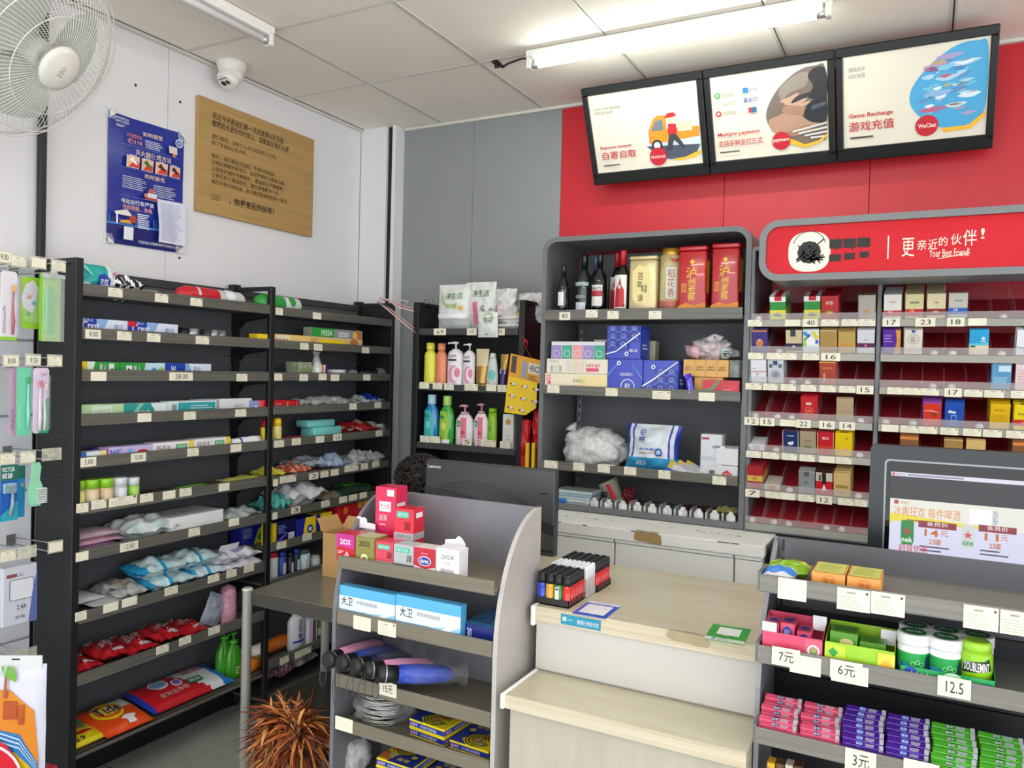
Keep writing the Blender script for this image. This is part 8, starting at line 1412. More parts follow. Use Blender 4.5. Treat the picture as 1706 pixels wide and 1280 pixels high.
for i in range(4):
    for j in range(6):
        x = -.865+.0235*i; y = 1.83+.017*j; o = obj('cigarette_lighter', LC[CN[i]], None, (x, y, .954)); tag(o, '%s lighter, %s row back in the front tray' % (CN[i], ORD[j]), 'lighter', 'lighters in the front tray')
b = MB(); b.box(-.8235, -.8125, 1.8205, 1.8225, .955, .999, LTAG); planar(b, (-.8235, 1.8203, .955), (.011, 0, 0), (0, 0, .044)).rect(.1, .85, .9, .93, INK); tag(obj('paper_slip', b), 'narrow white paper slip in front of the green lighter', 'label')
tray_thing('black tray of red lighters at the back of the lighter display', -.89, -.777, 1.995, 2.1)
for i in range(5):
    for j in range(6):
        x = -.877+.0222*i; y = 2.005+.0165*j; o = obj('cigarette_lighter', LC['red'], None, (x, y, .954)); tag(o, 'red lighter, column %s from the left, %s row back in the rear tray' % (['one', 'two', 'three', 'four', 'five'][i], ORD[j]), 'lighter', 'lighters in the rear tray')
b = MB(); wl_ = c_('#e9e9ef', .25, coat=.3); b.lathe([(.0062, 0), (.0062, .07), (.006, .076), (.0045, .079)], wl_, 10, sy=.55); b.box(-.0055, .0055, -.0036, -.0034, .01, .045, c_('#c9b0a0')); b.box(-.003, .004, .0034, .0037, .03, .06, c_('#3a5a9a')); wm = mesh('cigarette_lighter', b)
t = tray_thing('clear tray of slim white lighters between the two black trays', -.89, -.78, 1.9285, 1.9935)
for ch in t.children:
    for k in range(len(ch.data.materials)): ch.data.materials[k] = film('#e8e8e8', .25)
for i in range(8):
    for j in range(6):
        x = -.881+.0134*i; y = 1.935+.0104*j; o = obj('cigarette_lighter', wm, None, (x, y, .954)); tag(o, 'slim white lighter, %s column, %s row back in the middle tray' % (ORD[i], ORD[j]), 'lighter', 'slim white lighters in the middle tray')
def card(name, label, cx, cy, w_, d, rz, base, deco):
    b = MB(); b.box(-w_/2, w_/2, -d/2, d/2, 0, .0008, base); F = planar(b, (-w_/2, -d/2, .0008), (w_, 0, 0), (0, d, 0)); deco(F); return tag(obj(name, b, None, (cx, cy, .9503), rz), label, 'card')
card('payment_card', 'blue edged payment card lying behind the counter edge', -.72, 1.853, .088, .122, .03, c_('#2a5ad0', .3), lambda F: (F.rect(0, .86, 1, 1, c_('#dfe0ec')), F.text(.3, .9, .75, .96, '支付宝', c_('#5a6ab0')), F.rect(.12, .12, .88, .76, c_('#e6e6ee')), F.text(.15, .78, .85, .84, '推荐使用支付宝', c_('#c9d6f4')), F.circ(.06, .05, .05, c_('#7a5ad0'))))
card('payment_card', 'green payment card at the counter\'s right front corner', -.391, 1.843, .088, .12, .06, c_('#18a32c', .3), lambda F: (F.rect(0, 0, 1, .18, c_('#dfe9e0')), F.rect(.22, .38, .8, .84, c_('#e9efe8')), F.text(.3, .05, .7, .12, '微信支付', c_('#7a9a80')), F.circ(.22, .09, .05, GRm, ry=.035), F.text(.3, .27, .6, .32, '推荐使用', c_('#bfe6c4')), F.text(.2, .88, .75, .94, '微信支付', c_('#bfe6c4'))))
b = MB(); b.box(-.794, -.688, 1.7965, 1.7975, .9175, .9425, c_('#1a8fae', .3)); F = planar(b, (-.794, 1.7965, .9175), (.106, 0, 0), (0, 0, .025)); F.rect(.05, .35, .14, .75, WHt); F.text(.065, .42, .125, .68, '支', c_('#1a8fae'), True); F.text(.17, .45, .3, .65, '支付宝', c_('#cfe6ee')); F.text(.42, .25, .96, .72, '推荐使用支付宝', WHt, True)
tag(obj('payment_sticker', b), 'teal strip sticker with white characters on the counter\'s front edge', 'sticker')
b = MB(); b.box(-.96, -.9, 2.1, 2.2, .951, .965, BLK, .003); tag(obj('keyboard', b), 'black keyboard edge beside the computer behind the lighters', 'keyboard')

# ================= gum rack (front plane y = 1.65)
YBm = 1.652; zb1 = SB[0]+.0145
Bbag2 = lambda name, label, a, c, yy, zs, t_, m_, deco=None, depth=.07, front=1.65, dz=0, **k: bag(name, label, 'sweets', ((hit(a, yy, 1, front+depth/2).x+hit(c, yy, 1, front+depth/2).x)/2, front+depth/2, zs+dz), hit(c, yy, 1, front+depth/2).x-hit(a, yy, 1, front+depth/2).x, depth, t_, m_, deco, **k)
Bbag2('sweet_packet', 'green and yellow wrapped bar at the gum rack\'s top left', 1280, 1350, 938, zb1, .03, lambda u, v: c_('#7fae1f', .25) if v < .5 else c_('#c9d04a', .25), lambda F: F.lines(.2, .5, .8, .8, 2, c_('#3a6a1f')), depth=.09, front=1.685, wr=.2, seal=.0)
Bbag2('sweet_packet', 'clear wrapped blue sweet in front of the green bar', 1274, 1328, 948, zb1, .03, lambda u, v: c_('#2f7ac8', .25) if .1 < v < .55 else c_('#c9c0c4', .3), depth=.055, front=1.645, wr=.2, seal=.0)
def herb(F, w_, d, h): F['top'].rect(.06, .06, .94, .94, c_('#c9cf6a')); F['top'].lines(.15, .2, .85, .8, 6, c_('#a89a3a'), .2); F['top'].text(.3, .82, .7, .9, '金嗓子', c_('#8a9a9a')); F['front'].text(.38, .35, .68, .7, '喉宝', c_('#b8601a'), True); F['front'].ring(.52, .52, .2, .02, c_('#d8782a'))
bx('lozenge_box', 'left orange and yellow lozenge box on the gum rack\'s top shelf', 1352, 1408, 957, zb1, 1.66, .1, c_('#e39a4a', .35), herb, 'lozenge boxes', h=.034)
bx('lozenge_box', 'right orange and yellow lozenge box on the gum rack\'s top shelf', 1411, 1468, 964, zb1, 1.66, .1, c_('#e39a4a', .35), herb, 'lozenge boxes', h=.034)
zb2_ = SB[1]+.0145
def dispbox(label, a, c, y, zs, front, depth, m_, items, mi, deco, hcut=.45):
    """open counter display carton holding small packs: base, sloping sides and a raised back flap"""
    u0, u1, zt = fit('B', a, c, y, zs, front); w_ = u1-u0; h = zt-zs; t = thing('gum_display_box', label, 'display box', ((u0+u1)/2, front+depth/2, zs)); b = MB()
    b.box(-w_/2, w_/2, -depth/2, -depth/2+.001, 0, h*hcut*1.6, m_); b.box(-w_/2, w_/2, depth/2-.001, depth/2, 0, h, m_); b.box(-w_/2, w_/2, -depth/2, depth/2, 0, .001, m_)
    for x in (-w_/2, w_/2-.001): b.prism([(-depth/2, 0), (depth/2, 0), (depth/2, h), (-depth/2, h*hcut*1.6)], x, x+.001, 0, m_)
    deco(planar(b, (-w_/2, -depth/2-.0002, 0), (w_, 0, 0), (0, 0, h*hcut*1.6))); obj('carton', b, t); return t, w_, h
t, w_, h = dispbox('pink open gum display box at the left of the second gum shelf', 1270, 1371, 1035, zb2_, 1.65, .09, c_('#d84a6a', .35), 0, 0, lambda F: (F.text(.35, .02, .55, .3, '益达', BLm, True), F.rect(.72, .1, 1, .95, c_('#d8607a')), F.ring(.86, .5, .1, .03, WT), F.circ(.86, .5, .05, c_('#8fae5a'))))
b = MB(); b.box(-w_/2, -w_/2+.028, -.044, -.043, h*.7, h*1.0, WHt); b.box(w_/2-.026, w_/2, .02, .021, h*.7, h*1.15, WHt); obj('raised_flap', b, t)
x_ = t.location.x
def gumbox(lb, x, y, z, w_, d, h, m_, deco): b = MB(); b.box(-w_/2, w_/2, -d/2, d/2, 0, h, m_, .001); deco(faces(b, w_, d, h)); return tag(obj('gum_box', b, None, (x, y, z)), lb, 'gum box', 'small gum boxes')
pinkd = lambda F: (F['front'].circ(.5, .7, .3, BLm, ry=.2), F['front'].text(.3, .6, .7, .8, '益达', WT), F['top'].circ(.5, .5, .35, c_('#3a3f9a'), ry=.25), F['front'].rect(0, 0, 1, .2, c_('#e6a0b4')))
for i, (dx_, hh) in enumerate(((-.042, .058), (-.012, .062), (.02, .05))): gumbox('%s small pink gum box in the pink display box' % ORD[i], x_+dx_, 1.697, zb2_+.0015, .028, .05, hh, c_('#d8506f', .3), pinkd)
t, w_, h = dispbox('green and yellow open gum display box on the second gum shelf', 1375, 1492, 1052, zb2_, 1.65, .09, c_('#9ac82a', .35), 0, 0, lambda F: (F.poly([(.0, .0), (.3, 0), (.3, .9), (0, .95)], c_('#bfd83a')), F.poly([(.05, .6), (.12, .8), (.2, .6), (.13, .4)], GRm), F.text(.3, .05, .68, .3, 'DOUBLEMINT', c_('#2a4a1a'), True), F.rect(.76, .1, 1, .9, c_('#e0d84a')), F.circ(.88, .4, .08, c_('#e8b83a'), ry=.25)))
x_ = t.location.x
b = MB(); b.box(w_/2-.028, w_/2, .02, .021, h*.6, h*1.05, WHt); obj('raised_flap', b, t)
gd = lambda F: (F['front'].rect(0, .55, 1, 1, c_('#5a9a2a')), F['front'].circ(.6, .7, .25, c_('#d8c88a'), ry=.12), F['front'].lines(.05, .1, .95, .5, 4, c_('#b8c4b0'), .5), F['top'].rect(.1, .2, .9, .8, c_('#4a8a2a')))
for i, (dx_, hh, w3) in enumerate(((-.03, .062, .05), (.022, .05, .046))): gumbox(['left', 'right'][i]+' green gum box in the green display box', x_+dx_, 1.697, zb2_+.0015, w3, .05, hh, c_('#6aa832', .3), gd)
# bottle display
t, w_, h = dispbox('long green display tray under the white gum bottles', 1500, 1660, 1085, zb2_, 1.645, .13, c_('#1f9a52', .35), 0, 0, lambda F: (F.circ(.12, .62, .07, BLm), F.text(.1, .12, .34, .75, '益达', WT, True), F.circ(.56, .35, .13, c_('#bfe0c4')), F.poly([(.52, .1), (.66, .1), (.64, .5), (.55, .7)], c_('#4aae6a')), F.rect(.7, .1, 1, .45, c_('#2f8fc4')), F.rect(.85, .6, .97, .72, BLm)), .33)
def gumbottle(lb, px, py, y, z, lime=False):
    x = hit(px, py, 1, y).x; t = thing('gum_bottle', lb, 'gum bottle', (x, y, z), 0, 'chewing gum bottles'); b = MB()
    if lime:
        m_ = c_('#8fc81f', .3); b.lathe([(.024, 0), (.0265, .004), (.0265, .05), (.022, .058)], m_, 24); F = Frame(b, lambda u, v, l: Vector((math.cos(-PI/2+(u-.5)*2.2)*(.0265+l), math.sin(-PI/2+(u-.5)*2.2)*(.0265+l), .05*v)), True, 1.2)
        F.poly([(.05, .35), (.95, .5), (.85, .95), (.7, .85), (.1, .75)], c_('#1c2a18')); F.text(.12, .45, .85, .78, 'DOUBLEMINT', WT, True); obj('body', b, t); b = MB(); b.lathe([(.0235, .056), (.0235, .07), (.02, .074)], c_('#a4d83a', .3), 24); obj('cap', b, t); return t
    b.lathe([(.025, 0, c_('#1f9a48')), (.0275, .004, c_('#1f9a48')), (.0275, .036, c_('#1f9a48')), (.0275, .037, WT), (.0272, .052, WT)], WT, 28); F = Frame(b, lambda u, v, l: Vector((math.cos(-PI/2+(u-.5)*2.2)*(.0275+l), math.sin(-PI/2+(u-.5)*2.2)*(.0275+l), .05*v)), True, 1.2)
    F.poly([(0, 0), (.4, 0), (.5, .25), (.2, .35), (0, .3)], c_('#2f8fd0')); [F.ring(.5+.12*k, .35+.08*(k % 2), .07, .02, c_('#8fd08a'), 14) for k in range(3)]; F.poly([(.85, .1), (1, .15), (1, .7), (.88, .6)], NAVY); obj('body', b, t)
    b = MB(); b.lathe([(.0285, .05), (.029, .053), (.029, .068), (.027, .071)], c_('#e6e6e6', .35), 28); F = planar(b, (-.025, -.025, .0711), (.05, 0, 0), (0, .05, 0)); F.circ(.5, .5, .44, c_('#1d6a3a')); F.text(.22, .38, .78, .62, '益达', c_('#dfeee0'), True); obj('cap', b, t); return t
for i, (px, py, y, lm, lb) in enumerate(((1522, 1075, 1.683, 0, 'white lidded green gum bottle, front left in the tray'), (1575, 1085, 1.683, 0, 'white lidded green gum bottle, front middle in the tray'), (1627, 1095, 1.683, 1, 'lime green gum bottle without a paper lid, front right in the tray'), (1524, 1060, 1.746, 0, 'gum bottle at the back left of the tray'), (1576, 1065, 1.746, 0, 'gum bottle at the back middle of the tray'), (1628, 1072, 1.746, 0, 'gum bottle at the back right of the tray'))): gumbottle(lb, px, py, y, zb2_+.0015+(.012 if i < 3 else .008), lm)
# sticks of gum in open cartons
zb3 = SB[2]+.0145
def gum_stick(col, band): 
    b = MB(); L = .072; b.box(-L/2, L/2, -.0065, .0065, 0, .012, mat(col, .25, coat=.3), .001); F = faces(b, L, .013, .012)
    for f in ('top', 'front'): F[f].circ(.42, .5, .09, c_(band), ry=.42); F[f].text(.34, .25, .5, .78, '益达', WT, True); F[f].lines(.56, .15, .85, .85, 3, c_('#c9c4d8'), .5); F[f].rect(.9, 0, 1, 1, c_('#b9b9c4', .3))
    return mesh('gum_stick', b)
GS = {'pink': gum_stick('#d8506f', '#24307a'), 'purple': gum_stick('#4a2090', '#3a6ad0'), 'green': gum_stick('#4aa52a', '#1f6a3a')}
cols = [(1262, 1320, 'pink', 5), (1321, 1386, 'pink', 5), (1392, 1458, 'purple', 6), (1460, 1530, 'purple', 6), (1545, 1612, 'green', 6), (1616, 1685, 'green', 6)]
ORDC = ['leftmost', 'second', 'third', 'fourth', 'fifth', 'sixth']; prev = XB0+.008
for ci, (a, c, col, n) in enumerate(cols):
    w_ = .076; x = prev+w_/2+.0015; prev = x+w_/2
    cm = {'pink': '#d8506f', 'purple': '#5a2a9a', 'green': '#7fc42a'}[col]; sl = math.radians(24); n2 = n
    T = Matrix.Translation((x, 1.652, zb3+.002)) @ Matrix.Rotation(sl, 4, 'X'); D = .015*n+.004
    t = thing('gum_display_carton', '%s gum stick carton, %s, on the third gum shelf' % (ORDC[ci], col), 'display box', (x, 1.652, zb3+.002), rot=(sl, 0, 0)); b = MB(); m_ = c_(cm, .35)
    b.box(-w_/2, w_/2, 0, D, -.001, 0, m_); b.box(-w_/2, w_/2, -.001, 0, -.001, .02, m_); b.box(-w_/2, w_/2, D, D+.001, 0, .02, m_); b.box(-w_/2-.0005, -w_/2+.0003, 0, D, 0, .018, m_); b.box(w_/2-.0003, w_/2+.0005, 0, D, 0, .018, m_)
    F = planar(b, (-w_/2, -.0012, 0), (w_, 0, 0), (0, 0, .02)); F.rect(.06, .4, .3, .85, BLm if col != 'green' else LIME); F.text(.6, .1, .85, .7, '益达', WT if col != 'green' else c_('#2a6a2a'), True); obj('carton', b, t)
    for j in range(n):
        P0 = T @ Vector((.001*math.sin(j*3+ci), .009+.015*j, .0095)); o = obj('gum_stick', GS[col], None, P0); o.rotation_euler = (sl, 0, .02*math.sin(j*2+ci)); tag(o, '%s gum stick, %s from the front in the %s carton' % (col, ORD[j], ORDC[ci]), 'gum', 'sticks of gum')
        if j % 2 == 0 or ci > 1: 
            P1 = T @ Vector((.002*math.sin(j*5+ci), .0105+.015*j, .0218)); o = obj('gum_stick', GS[col], None, P1); o.rotation_euler = (sl, 0, .03*math.cos(j*2+ci)); tag(o, '%s gum stick lying on top, %s from the front in the %s carton' % (col, ORD[j], ORDC[ci]), 'gum', 'sticks of gum')
zb4 = SB[3]+.0145
for i in range(4): bx('sweet_box', '%s small dark and yellow sweet box on the bottom visible gum shelf' % ORD[i], 1278+15*i, 1291+15*i, 1270+2*i, zb4, 1.67, .03, c_(['#e0b02a', '#6a4a2a', '#c9c0b0', '#5a3a24'][i], .35), lambda F, w_, d, h: F['front'].rect(.1, .6, .9, .9, c_('#3a3440')))

# ================= pegboard bay at the left edge
XP = -2.76
pb_ = thing('pegboard_bay', 'white slatted display panel with black post at the photo\'s left edge', 'display panel', (0, 0, 0))
zz = [.05, .31, .57, .83, 1.09, 1.35, 1.61, 1.87]
for z0, z1 in zip(zz, zz[1:]):
    b = MB(); b.box(XP-.02, XP, .55, 1.645, z0+.004, z1-.004, mat('#cfd0d6', .4), .002); b.box(XP-.02, XP-.008, .55, 1.645, z0-.006, z0+.006, c_('#9a9ca2')); obj('slat', b, pb_)
b = MB(); b.box(XP-.02, XP+.006, .53, .56, 0, 1.9, BLK); obj('post', b, pb_)
WIRE = c_('#a8a9a8', .25, metal=.8); HOLD = film('#e0dcc8', .45, .15)
def peg(y, z, L=.24, txt='', tagged=True, flipped=False, blank=False, wide=.03):
    t = thing('peg_hook', 'wire display hook at %.2f m height with its clear tag holder%s' % (z, ''), 'hook', (XP, y, z)); b = MB(); b.tube([(0, 0, 0), (L-.003, 0, 0)], .0022, WIRE, 6); b.tube([(0, 0, .022), (L-.003, 0, .03)], .0018, WIRE, 6); b.box(0, .003, -.015, .015, -.01, .03, WIRE); obj('wire', b, t)
    b = MB(); b.box(L, L+.002, -wide, wide, .0, .04, HOLD); obj('tag_holder', b, t)
    if not blank: price_tag(t, (L+.0025, -wide+.003, .004), (0, wide*2-.006, 0), (0, 0, .03), txt)
    return t
def peg_at(px, py, L=.24, **k):
    p = hit(px, py, 0, XP+L); t = peg(p.y, p.z-.02, L, **k); return p
pegs = [(6, 428, '9.00', 'first tag on the top row'), (31, 435, '', 'second tag on the top row'), (64, 438, ' ', 'third tag on the top row'), (97, 443, '', 'fourth tag on the top row beside the black panel'), (18, 601, '8.00', 'hook tagged eight in the second row'), (55, 600, '9.50', 'hook tagged nine fifty in the second row'), (91, 601, '', 'printed tag at the right end of the second row'), (12, 765, '', 'left printed tag in the third row'), (46, 762, '', 'middle printed tag in the third row'), (13, 926, '', 'left printed tag in the fourth row'), (92, 911, ' ', 'white tag far right in the fourth row')]
for i, (px, py, tx_, d_) in enumerate(pegs):
    L = .25 if px > 60 else .22; p = hit(px, py, 0, XP+L); t = peg(p.y, p.z-.02, L, txt=tx_, wide=.025); t['label'] = 'wire display hook, '+d_; t['group'] = 'display hooks'
p = hit(86, 757, 0, XP+.25); t = peg(p.y, p.z-.02, .25, blank=True, wide=.032); t['label'] = 'wire display hook with an empty yellowed tag holder'; t['group'] = 'display hooks'
p = hit(45, 920, 0, XP+.22); t = peg(p.y, p.z-.02, .22, blank=True, wide=.03); t['label'] = 'wire display hook with an empty clear holder in the fourth row'; t['group'] = 'display hooks'
p = hit(40, 1092, 0, XP+.24); t = peg(p.y, p.z-.02, .24, blank=True, wide=.04); t['label'] = 'lowest wire display hook above the beach bag'; t['group'] = 'display hooks'
def hung(name, label, cat, px0, px1, py0, py1, xx, fn, rz=.0, th=.002, parts=None):
    """flat carded item facing +x: O lower left"""
    p, q = hit(px0, py1, 0, xx), hit(px1, py0, 0, xx); w_ = q.y-p.y; q2 = hit((px0+px1)/2, py0, 0, xx); p2 = hit((px0+px1)/2, py1, 0, xx); h = q2.z-p2.z
    t = thing(name, label, cat, (xx, (p.y+q.y)/2, p2.z), PI/2+rz); fn(t, w_, h); return t
def cardback(t, w_, h, m_, deco=None, r=.006, z0=0, th=.0015):
    b = MB(); P_ = round_rect(-w_/2, w_/2, z0, h, min(r, w_*.2), 4); b.prism(P_, 0, th, 1, m_); 
    if deco: deco(planar(b, (-w_/2, -.0001, z0), (w_, 0, 0), (0, 0, h-z0)))
    obj('card', b, t)
def brush(t, x, h, z0, col, head, L=1., bris='#efe6e6'):
    b = MB(); b.tube([(x, -.008, z0), (x, -.01, z0+h*.25), (x, -.007, z0+h*.5), (x, -.009, z0+h*.72), (x, -.008, z0+h*.9)], [.004, .0055, .003, .0025, .0045], c_(col, .3), 8); b.box(x-.005, x+.005, -.016, -.01, z0+h*.78, z0+h*.9, c_(bris, .7)); obj('toothbrush', b, t)
BLI = film('#f2f4f8', .1, .06, True)
def blister(t, w_, h, z0, d=.018):
    b = MB(); P_ = round_rect(-w_/2, w_/2, z0, z0+h, .01, 4); n = len(P_); b.prism(P_, -d, -.001, 1, BLI); obj('blister', b, t)
def f_(t, w_, h): cardback(t, w_, h, c_('#e0dce2', .35), lambda F: (F.rect(0, 0, 1, .05, LIME), F.text(.12, .1, .32, .5, 'Slimsoft', c_('#8a7a9a'), True, True)), r=.012); blister(t, w_*.9, h*.88, h*.07); brush(t, w_*.18, h*.8, h*.08, '#a83a5a', 1, bris='#e0a04a')
hung('toothbrush_pack', 'white blister pack with a plum toothbrush on the top row', 'toothbrush', 0, 29, 452, 567, -2.54, f_)
def f_(t, w_, h): cardback(t, w_, h, c_('#9ac83a', .35), lambda F: (F.poly([(.1, .4), (.0, .6), (.2, .85), (.6, .95), (.9, .8), (.7, .45), (.6, .3)], c_('#d8cfe0')), F.circ(.4, .62, .14, c_('#e8b08a')), F.circ(.65, .5, .12, c_('#5a9ac4')), F.circ(.35, .28, .12, c_('#4aa878'))), r=.02); blister(t, w_*.7, h*.7, h*.12)
hung('toothbrush_pack', 'green children\'s blister pack on the top row', 'toothbrush', 35, 68, 462, 548, -2.55, f_)
def f_(t, w_, h): cardback(t, w_, h, c_('#8ac82f', .35), lambda F: (F.rect(.1, .05, .9, .9, c_('#9ad04a')), F.circ(.4, .25, .2, c_('#e0e04a')), F.rect(.3, .3, .6, .6, c_('#3fae4a'))), r=.004); b = MB(); b.box(-w_*.3, w_*.1, -.012, -.004, h*.12, h*.8, c_('#5fc45a', .3), .004); obj('travel_brush', b, t); b = MB(); b.box(-w_/2, w_/2, -.02, -.016, 0, h*.95, film('#d9e0e4', .22, .08, True)); b.box(-w_*.55, w_*.52, -.0205, -.0155, h*.93, h*.99, film('#c9cdd0', .8, .2)); b.prism([(-w_*.2, h*.98), (w_*.2, h*.98), (w_*.1, h*1.06), (-w_*.1, h*1.06)], -.02, -.016, 1, film('#dfe3e6', .5, .1)); obj('zip_pouch', b, t)
hung('toothbrush_pack', 'green travel brush in a clear zip pouch on the top row', 'toothbrush', 65, 102, 456, 569, -2.51, f_)
def f_(t, w_, h): cardback(t, w_, h, c_('#6fc9a4', .35), lambda F: F.text(.1, .1, .3, .45, 'GULIYON', c_('#9ae0c4'), True, True)); brush(t, w_*.2, h*.85, h*.1, '#7fd4c4', 1, bris='#4a9a6a')
hung('toothbrush_pack', 'mint green toothbrush pack in the second row', 'toothbrush', 27, 52, 613, 726, -2.53, f_)
def f_(t, w_, h): cardback(t, w_, h, c_('#d0a8c4', .35), lambda F: F.text(.2, .1, .7, .4, 'GULIYO', c_('#b088a8'), True, True))
hung('toothbrush_pack', 'narrow lilac toothbrush pack behind the mint green one', 'toothbrush', 15, 27, 613, 727, -2.56, f_)
def f_(t, w_, h): cardback(t, w_, h, c_('#d9c4dc', .35), lambda F: (F.poly([(.35, 0), (1, 0), (1, .55), (.7, .5)], c_('#22a866')), F.text(.5, .85, .85, .93, '1+1', c_('#6a4a6a'))), r=.01); brush(t, -w_*.15, h*.85, h*.04, '#e6d8dc', 1, bris='#d87a8a'); brush(t, w_*.15, h*.8, h*.04, '#d3cce0', 1, bris='#e0d0d8'); blister(t, w_*.85, h*.85, h*.05, .016)
hung('toothbrush_pack', 'lilac and green twin toothbrush pack in the second row', 'toothbrush', 54, 82, 613, 722, -2.52, f_)
def razor(t, w_, h): cardback(t, w_, h, c_('#1f5fb0', .3), lambda F: (F.rect(0, .72, 1, 1, c_('#1f6a5a')), F.text(.05, .88, .8, .96, 'VECTOR', WT, True), F.text(.05, .76, .7, .86, '威锋', WT, True), F.poly([(0, 0), (1, 0), (1, .35), (0, .1)], c_('#2fa0b8'))), r=.003); b = MB(); b.box(-w_*.4, w_*.35, -.012, -.001, h*.5, h*.68, film('#9ac8e0', .6), .002); b.box(-w_*.35, w_*.3, -.014, -.01, h*.53, h*.56, SILV); b.box(-w_*.35, w_*.3, -.014, -.01, h*.6, h*.63, SILV); b.tube([(0, -.008, h*.1), (w_*.1, -.01, h*.3), (w_*.12, -.008, h*.5)], [.006, .006, .004], c_('#8a9aa8', .3), 8); obj('razor', b, t)
hung('razor_pack', 'blue and dark green razor pack at the photo\'s left edge', 'razor', 0, 30, 775, 868, -2.53, razor)
def f_(t, w_, h): cardback(t, w_, h, c_('#2a8ac0', .3), lambda F: (F.rect(0, .75, 1, 1, c_('#1f6a5a')), F.circ(.7, .62, .16, c_('#e6cf3a')), F.circ(.7, .62, .07, BLK)), r=.003)
hung('razor_pack', 'second razor pack with a yellow spot, behind the first', 'razor', 26, 42, 776, 862, -2.56, f_)
def f_(t, w_, h):
    m_ = c_('#8fd0ac', .4); b = MB(); P_ = [(-.35, 0), (.3, 0), (.5, .12), (.5, .42), (.25, .62), (.35, .9), (.25, 1), (-.2, 1), (-.25, .9), (-.3, .6), (-.5, .4), (-.5, .1)]; b.prism([(u*w_, v*h) for u, v in P_], -.008, .004, 1, m_); obj('handle', b, t)
    for i in range(9):
        b = MB(); b.box(w_*.0, w_*.62, -.022, -.008, h*(.07+.04*i), h*(.09+.04*i), c_('#e0e6e2', .6)); obj('bristle_row', b, t)
hung('hair_brush', 'mint green plastic scrubbing brush in the third row', 'brush', 46, 70, 771, 843, -2.53, f_)
def f_(t, w_, h):
    b = MB(); b.box(-w_/2, w_/2, 0, .03, 0, h*.94, c_('#c9ccd6', .35), .002); F = planar(b, (-w_/2, -.0002, 0), (w_, 0, 0), (0, 0, h*.94)); F.rect(.1, .82, .4, .88, c_('#8a4a4a')); F.text(.45, .82, .58, .88, '5C', c_('#5a5a6a')); P_ = round_rect(.18, .9, .42, .78, .06, 4); F.poly(P_, c_('#4a4e5a')); P_ = round_rect(.2, .88, .43, .77, .05, 4); F.poly(P_, c_('#d9dbe2')); F.poly([(.75, 0), (1, 0), (1, .9), (.85, .5)], c_('#5a6aa8')); F.text(.4, .26, .68, .34, '2.4A', c_('#3a3a4a')); F.text(.35, .1, .65, .16, '充电', c_('#6a6a7a')); obj('carton', b, t)
hung('charger_box', 'white boxed phone charger hanging in the fourth row', 'box', 4, 62, 937, 1040, -2.56, f_)
# inflatable beach set bag near the floor
yb_ = 1.4; p0, p1 = hit(5, 1300, 1, yb_), hit(5, 1105, 1, yb_)
t = thing('beach_toy_bag', 'bright clear edged bag of beach toys printed with palm, sand and waves', 'toy bag', (p0.x+.0, yb_, p0.z-.1), .55); w_ = .25; h = p1.z-p0.z+.1; b = MB()
F = pillow(b, w_, h, .05, lambda u, v: c_('#dad9ea', .3), nx=18, nz=18, wr=.06, seed=2, seal=.0, pw=.35)
_S = F.S; F.S = lambda u, v, l: _S(u, min(v*1.17, .999), l)
F.poly([(.0, .0), (.97, 0), (.95, .35), (.9, .6), (.62, .72), (0, .72)], c_('#e0861e', .35)); F.poly([(0, .0), (.97, .0), (.95, .3), (.7, .38), (.5, .42), (0, .3)], c_('#dcb012', .35)); F.poly([(.3, .5), (.5, .5), (.75, .47), (.95, .3), (.95, .24), (.7, .37), (.5, .4), (.3, .38)], c_('#2f78b8', .35))
for k in range(3): F.poly([(.3, .42+.028*k), (.52, .43+.025*k), (.75, .39+.025*k), (.94, .26+.02*k), (.94, .265+.02*k), (.75, .398+.025*k), (.52, .438+.025*k), (.3, .43+.028*k)], c_('#cfe0ee'))
F.rect(.56, .56, .72, .66, c_('#b8501e')); F.rect(.74, .53, .8, .64, c_('#b8501e')); F.poly([(.56, .68), (.6, .68), (.59, .8), (.56, .8)], c_('#a85a3a'))
for a in range(5): an = .2+a*.62; F.poly([(.56, .8), (.56+.13*math.cos(an), .8+.07*math.sin(an)), (.56+.14*math.cos(an-.35), .78+.07*math.sin(an-.4))], c_('#6aa832'))
F.circ(.42, .22, .36, c_('#d8142c'), ry=.24); F.ring(.42, .22, .385, .03, c_('#dfe0ea'), 28); obj('printed_bag', b, t)
b = MB(); b.box(-w_*.1, w_*.46, -.008, -.004, h*.97, h*1.06, c_('#dcdde0', .35)); b.box(w_*.1, w_*.2, -.0085, -.008, h*1.03, h*1.04, BLK); obj('header_card', b, t)
p0, p1 = hit(60, 1300, 1, 1.5), hit(100, 1220, 1, 1.5)
bag('toy_bag', 'white and blue printed bag corner low beside the perforated black panel', 'bag', ((p0.x+p1.x)/2-.03, 1.5, p0.z-.2), .16, .27, .05, lambda u, v: c_('#c41f34', .3) if u > .3 and v > .82 else (c_('#2a3aa8', .3) if u > .86 else c_('#dfe0d4', .3)), lying=False, wr=.2, seed=9, pinch=.1)

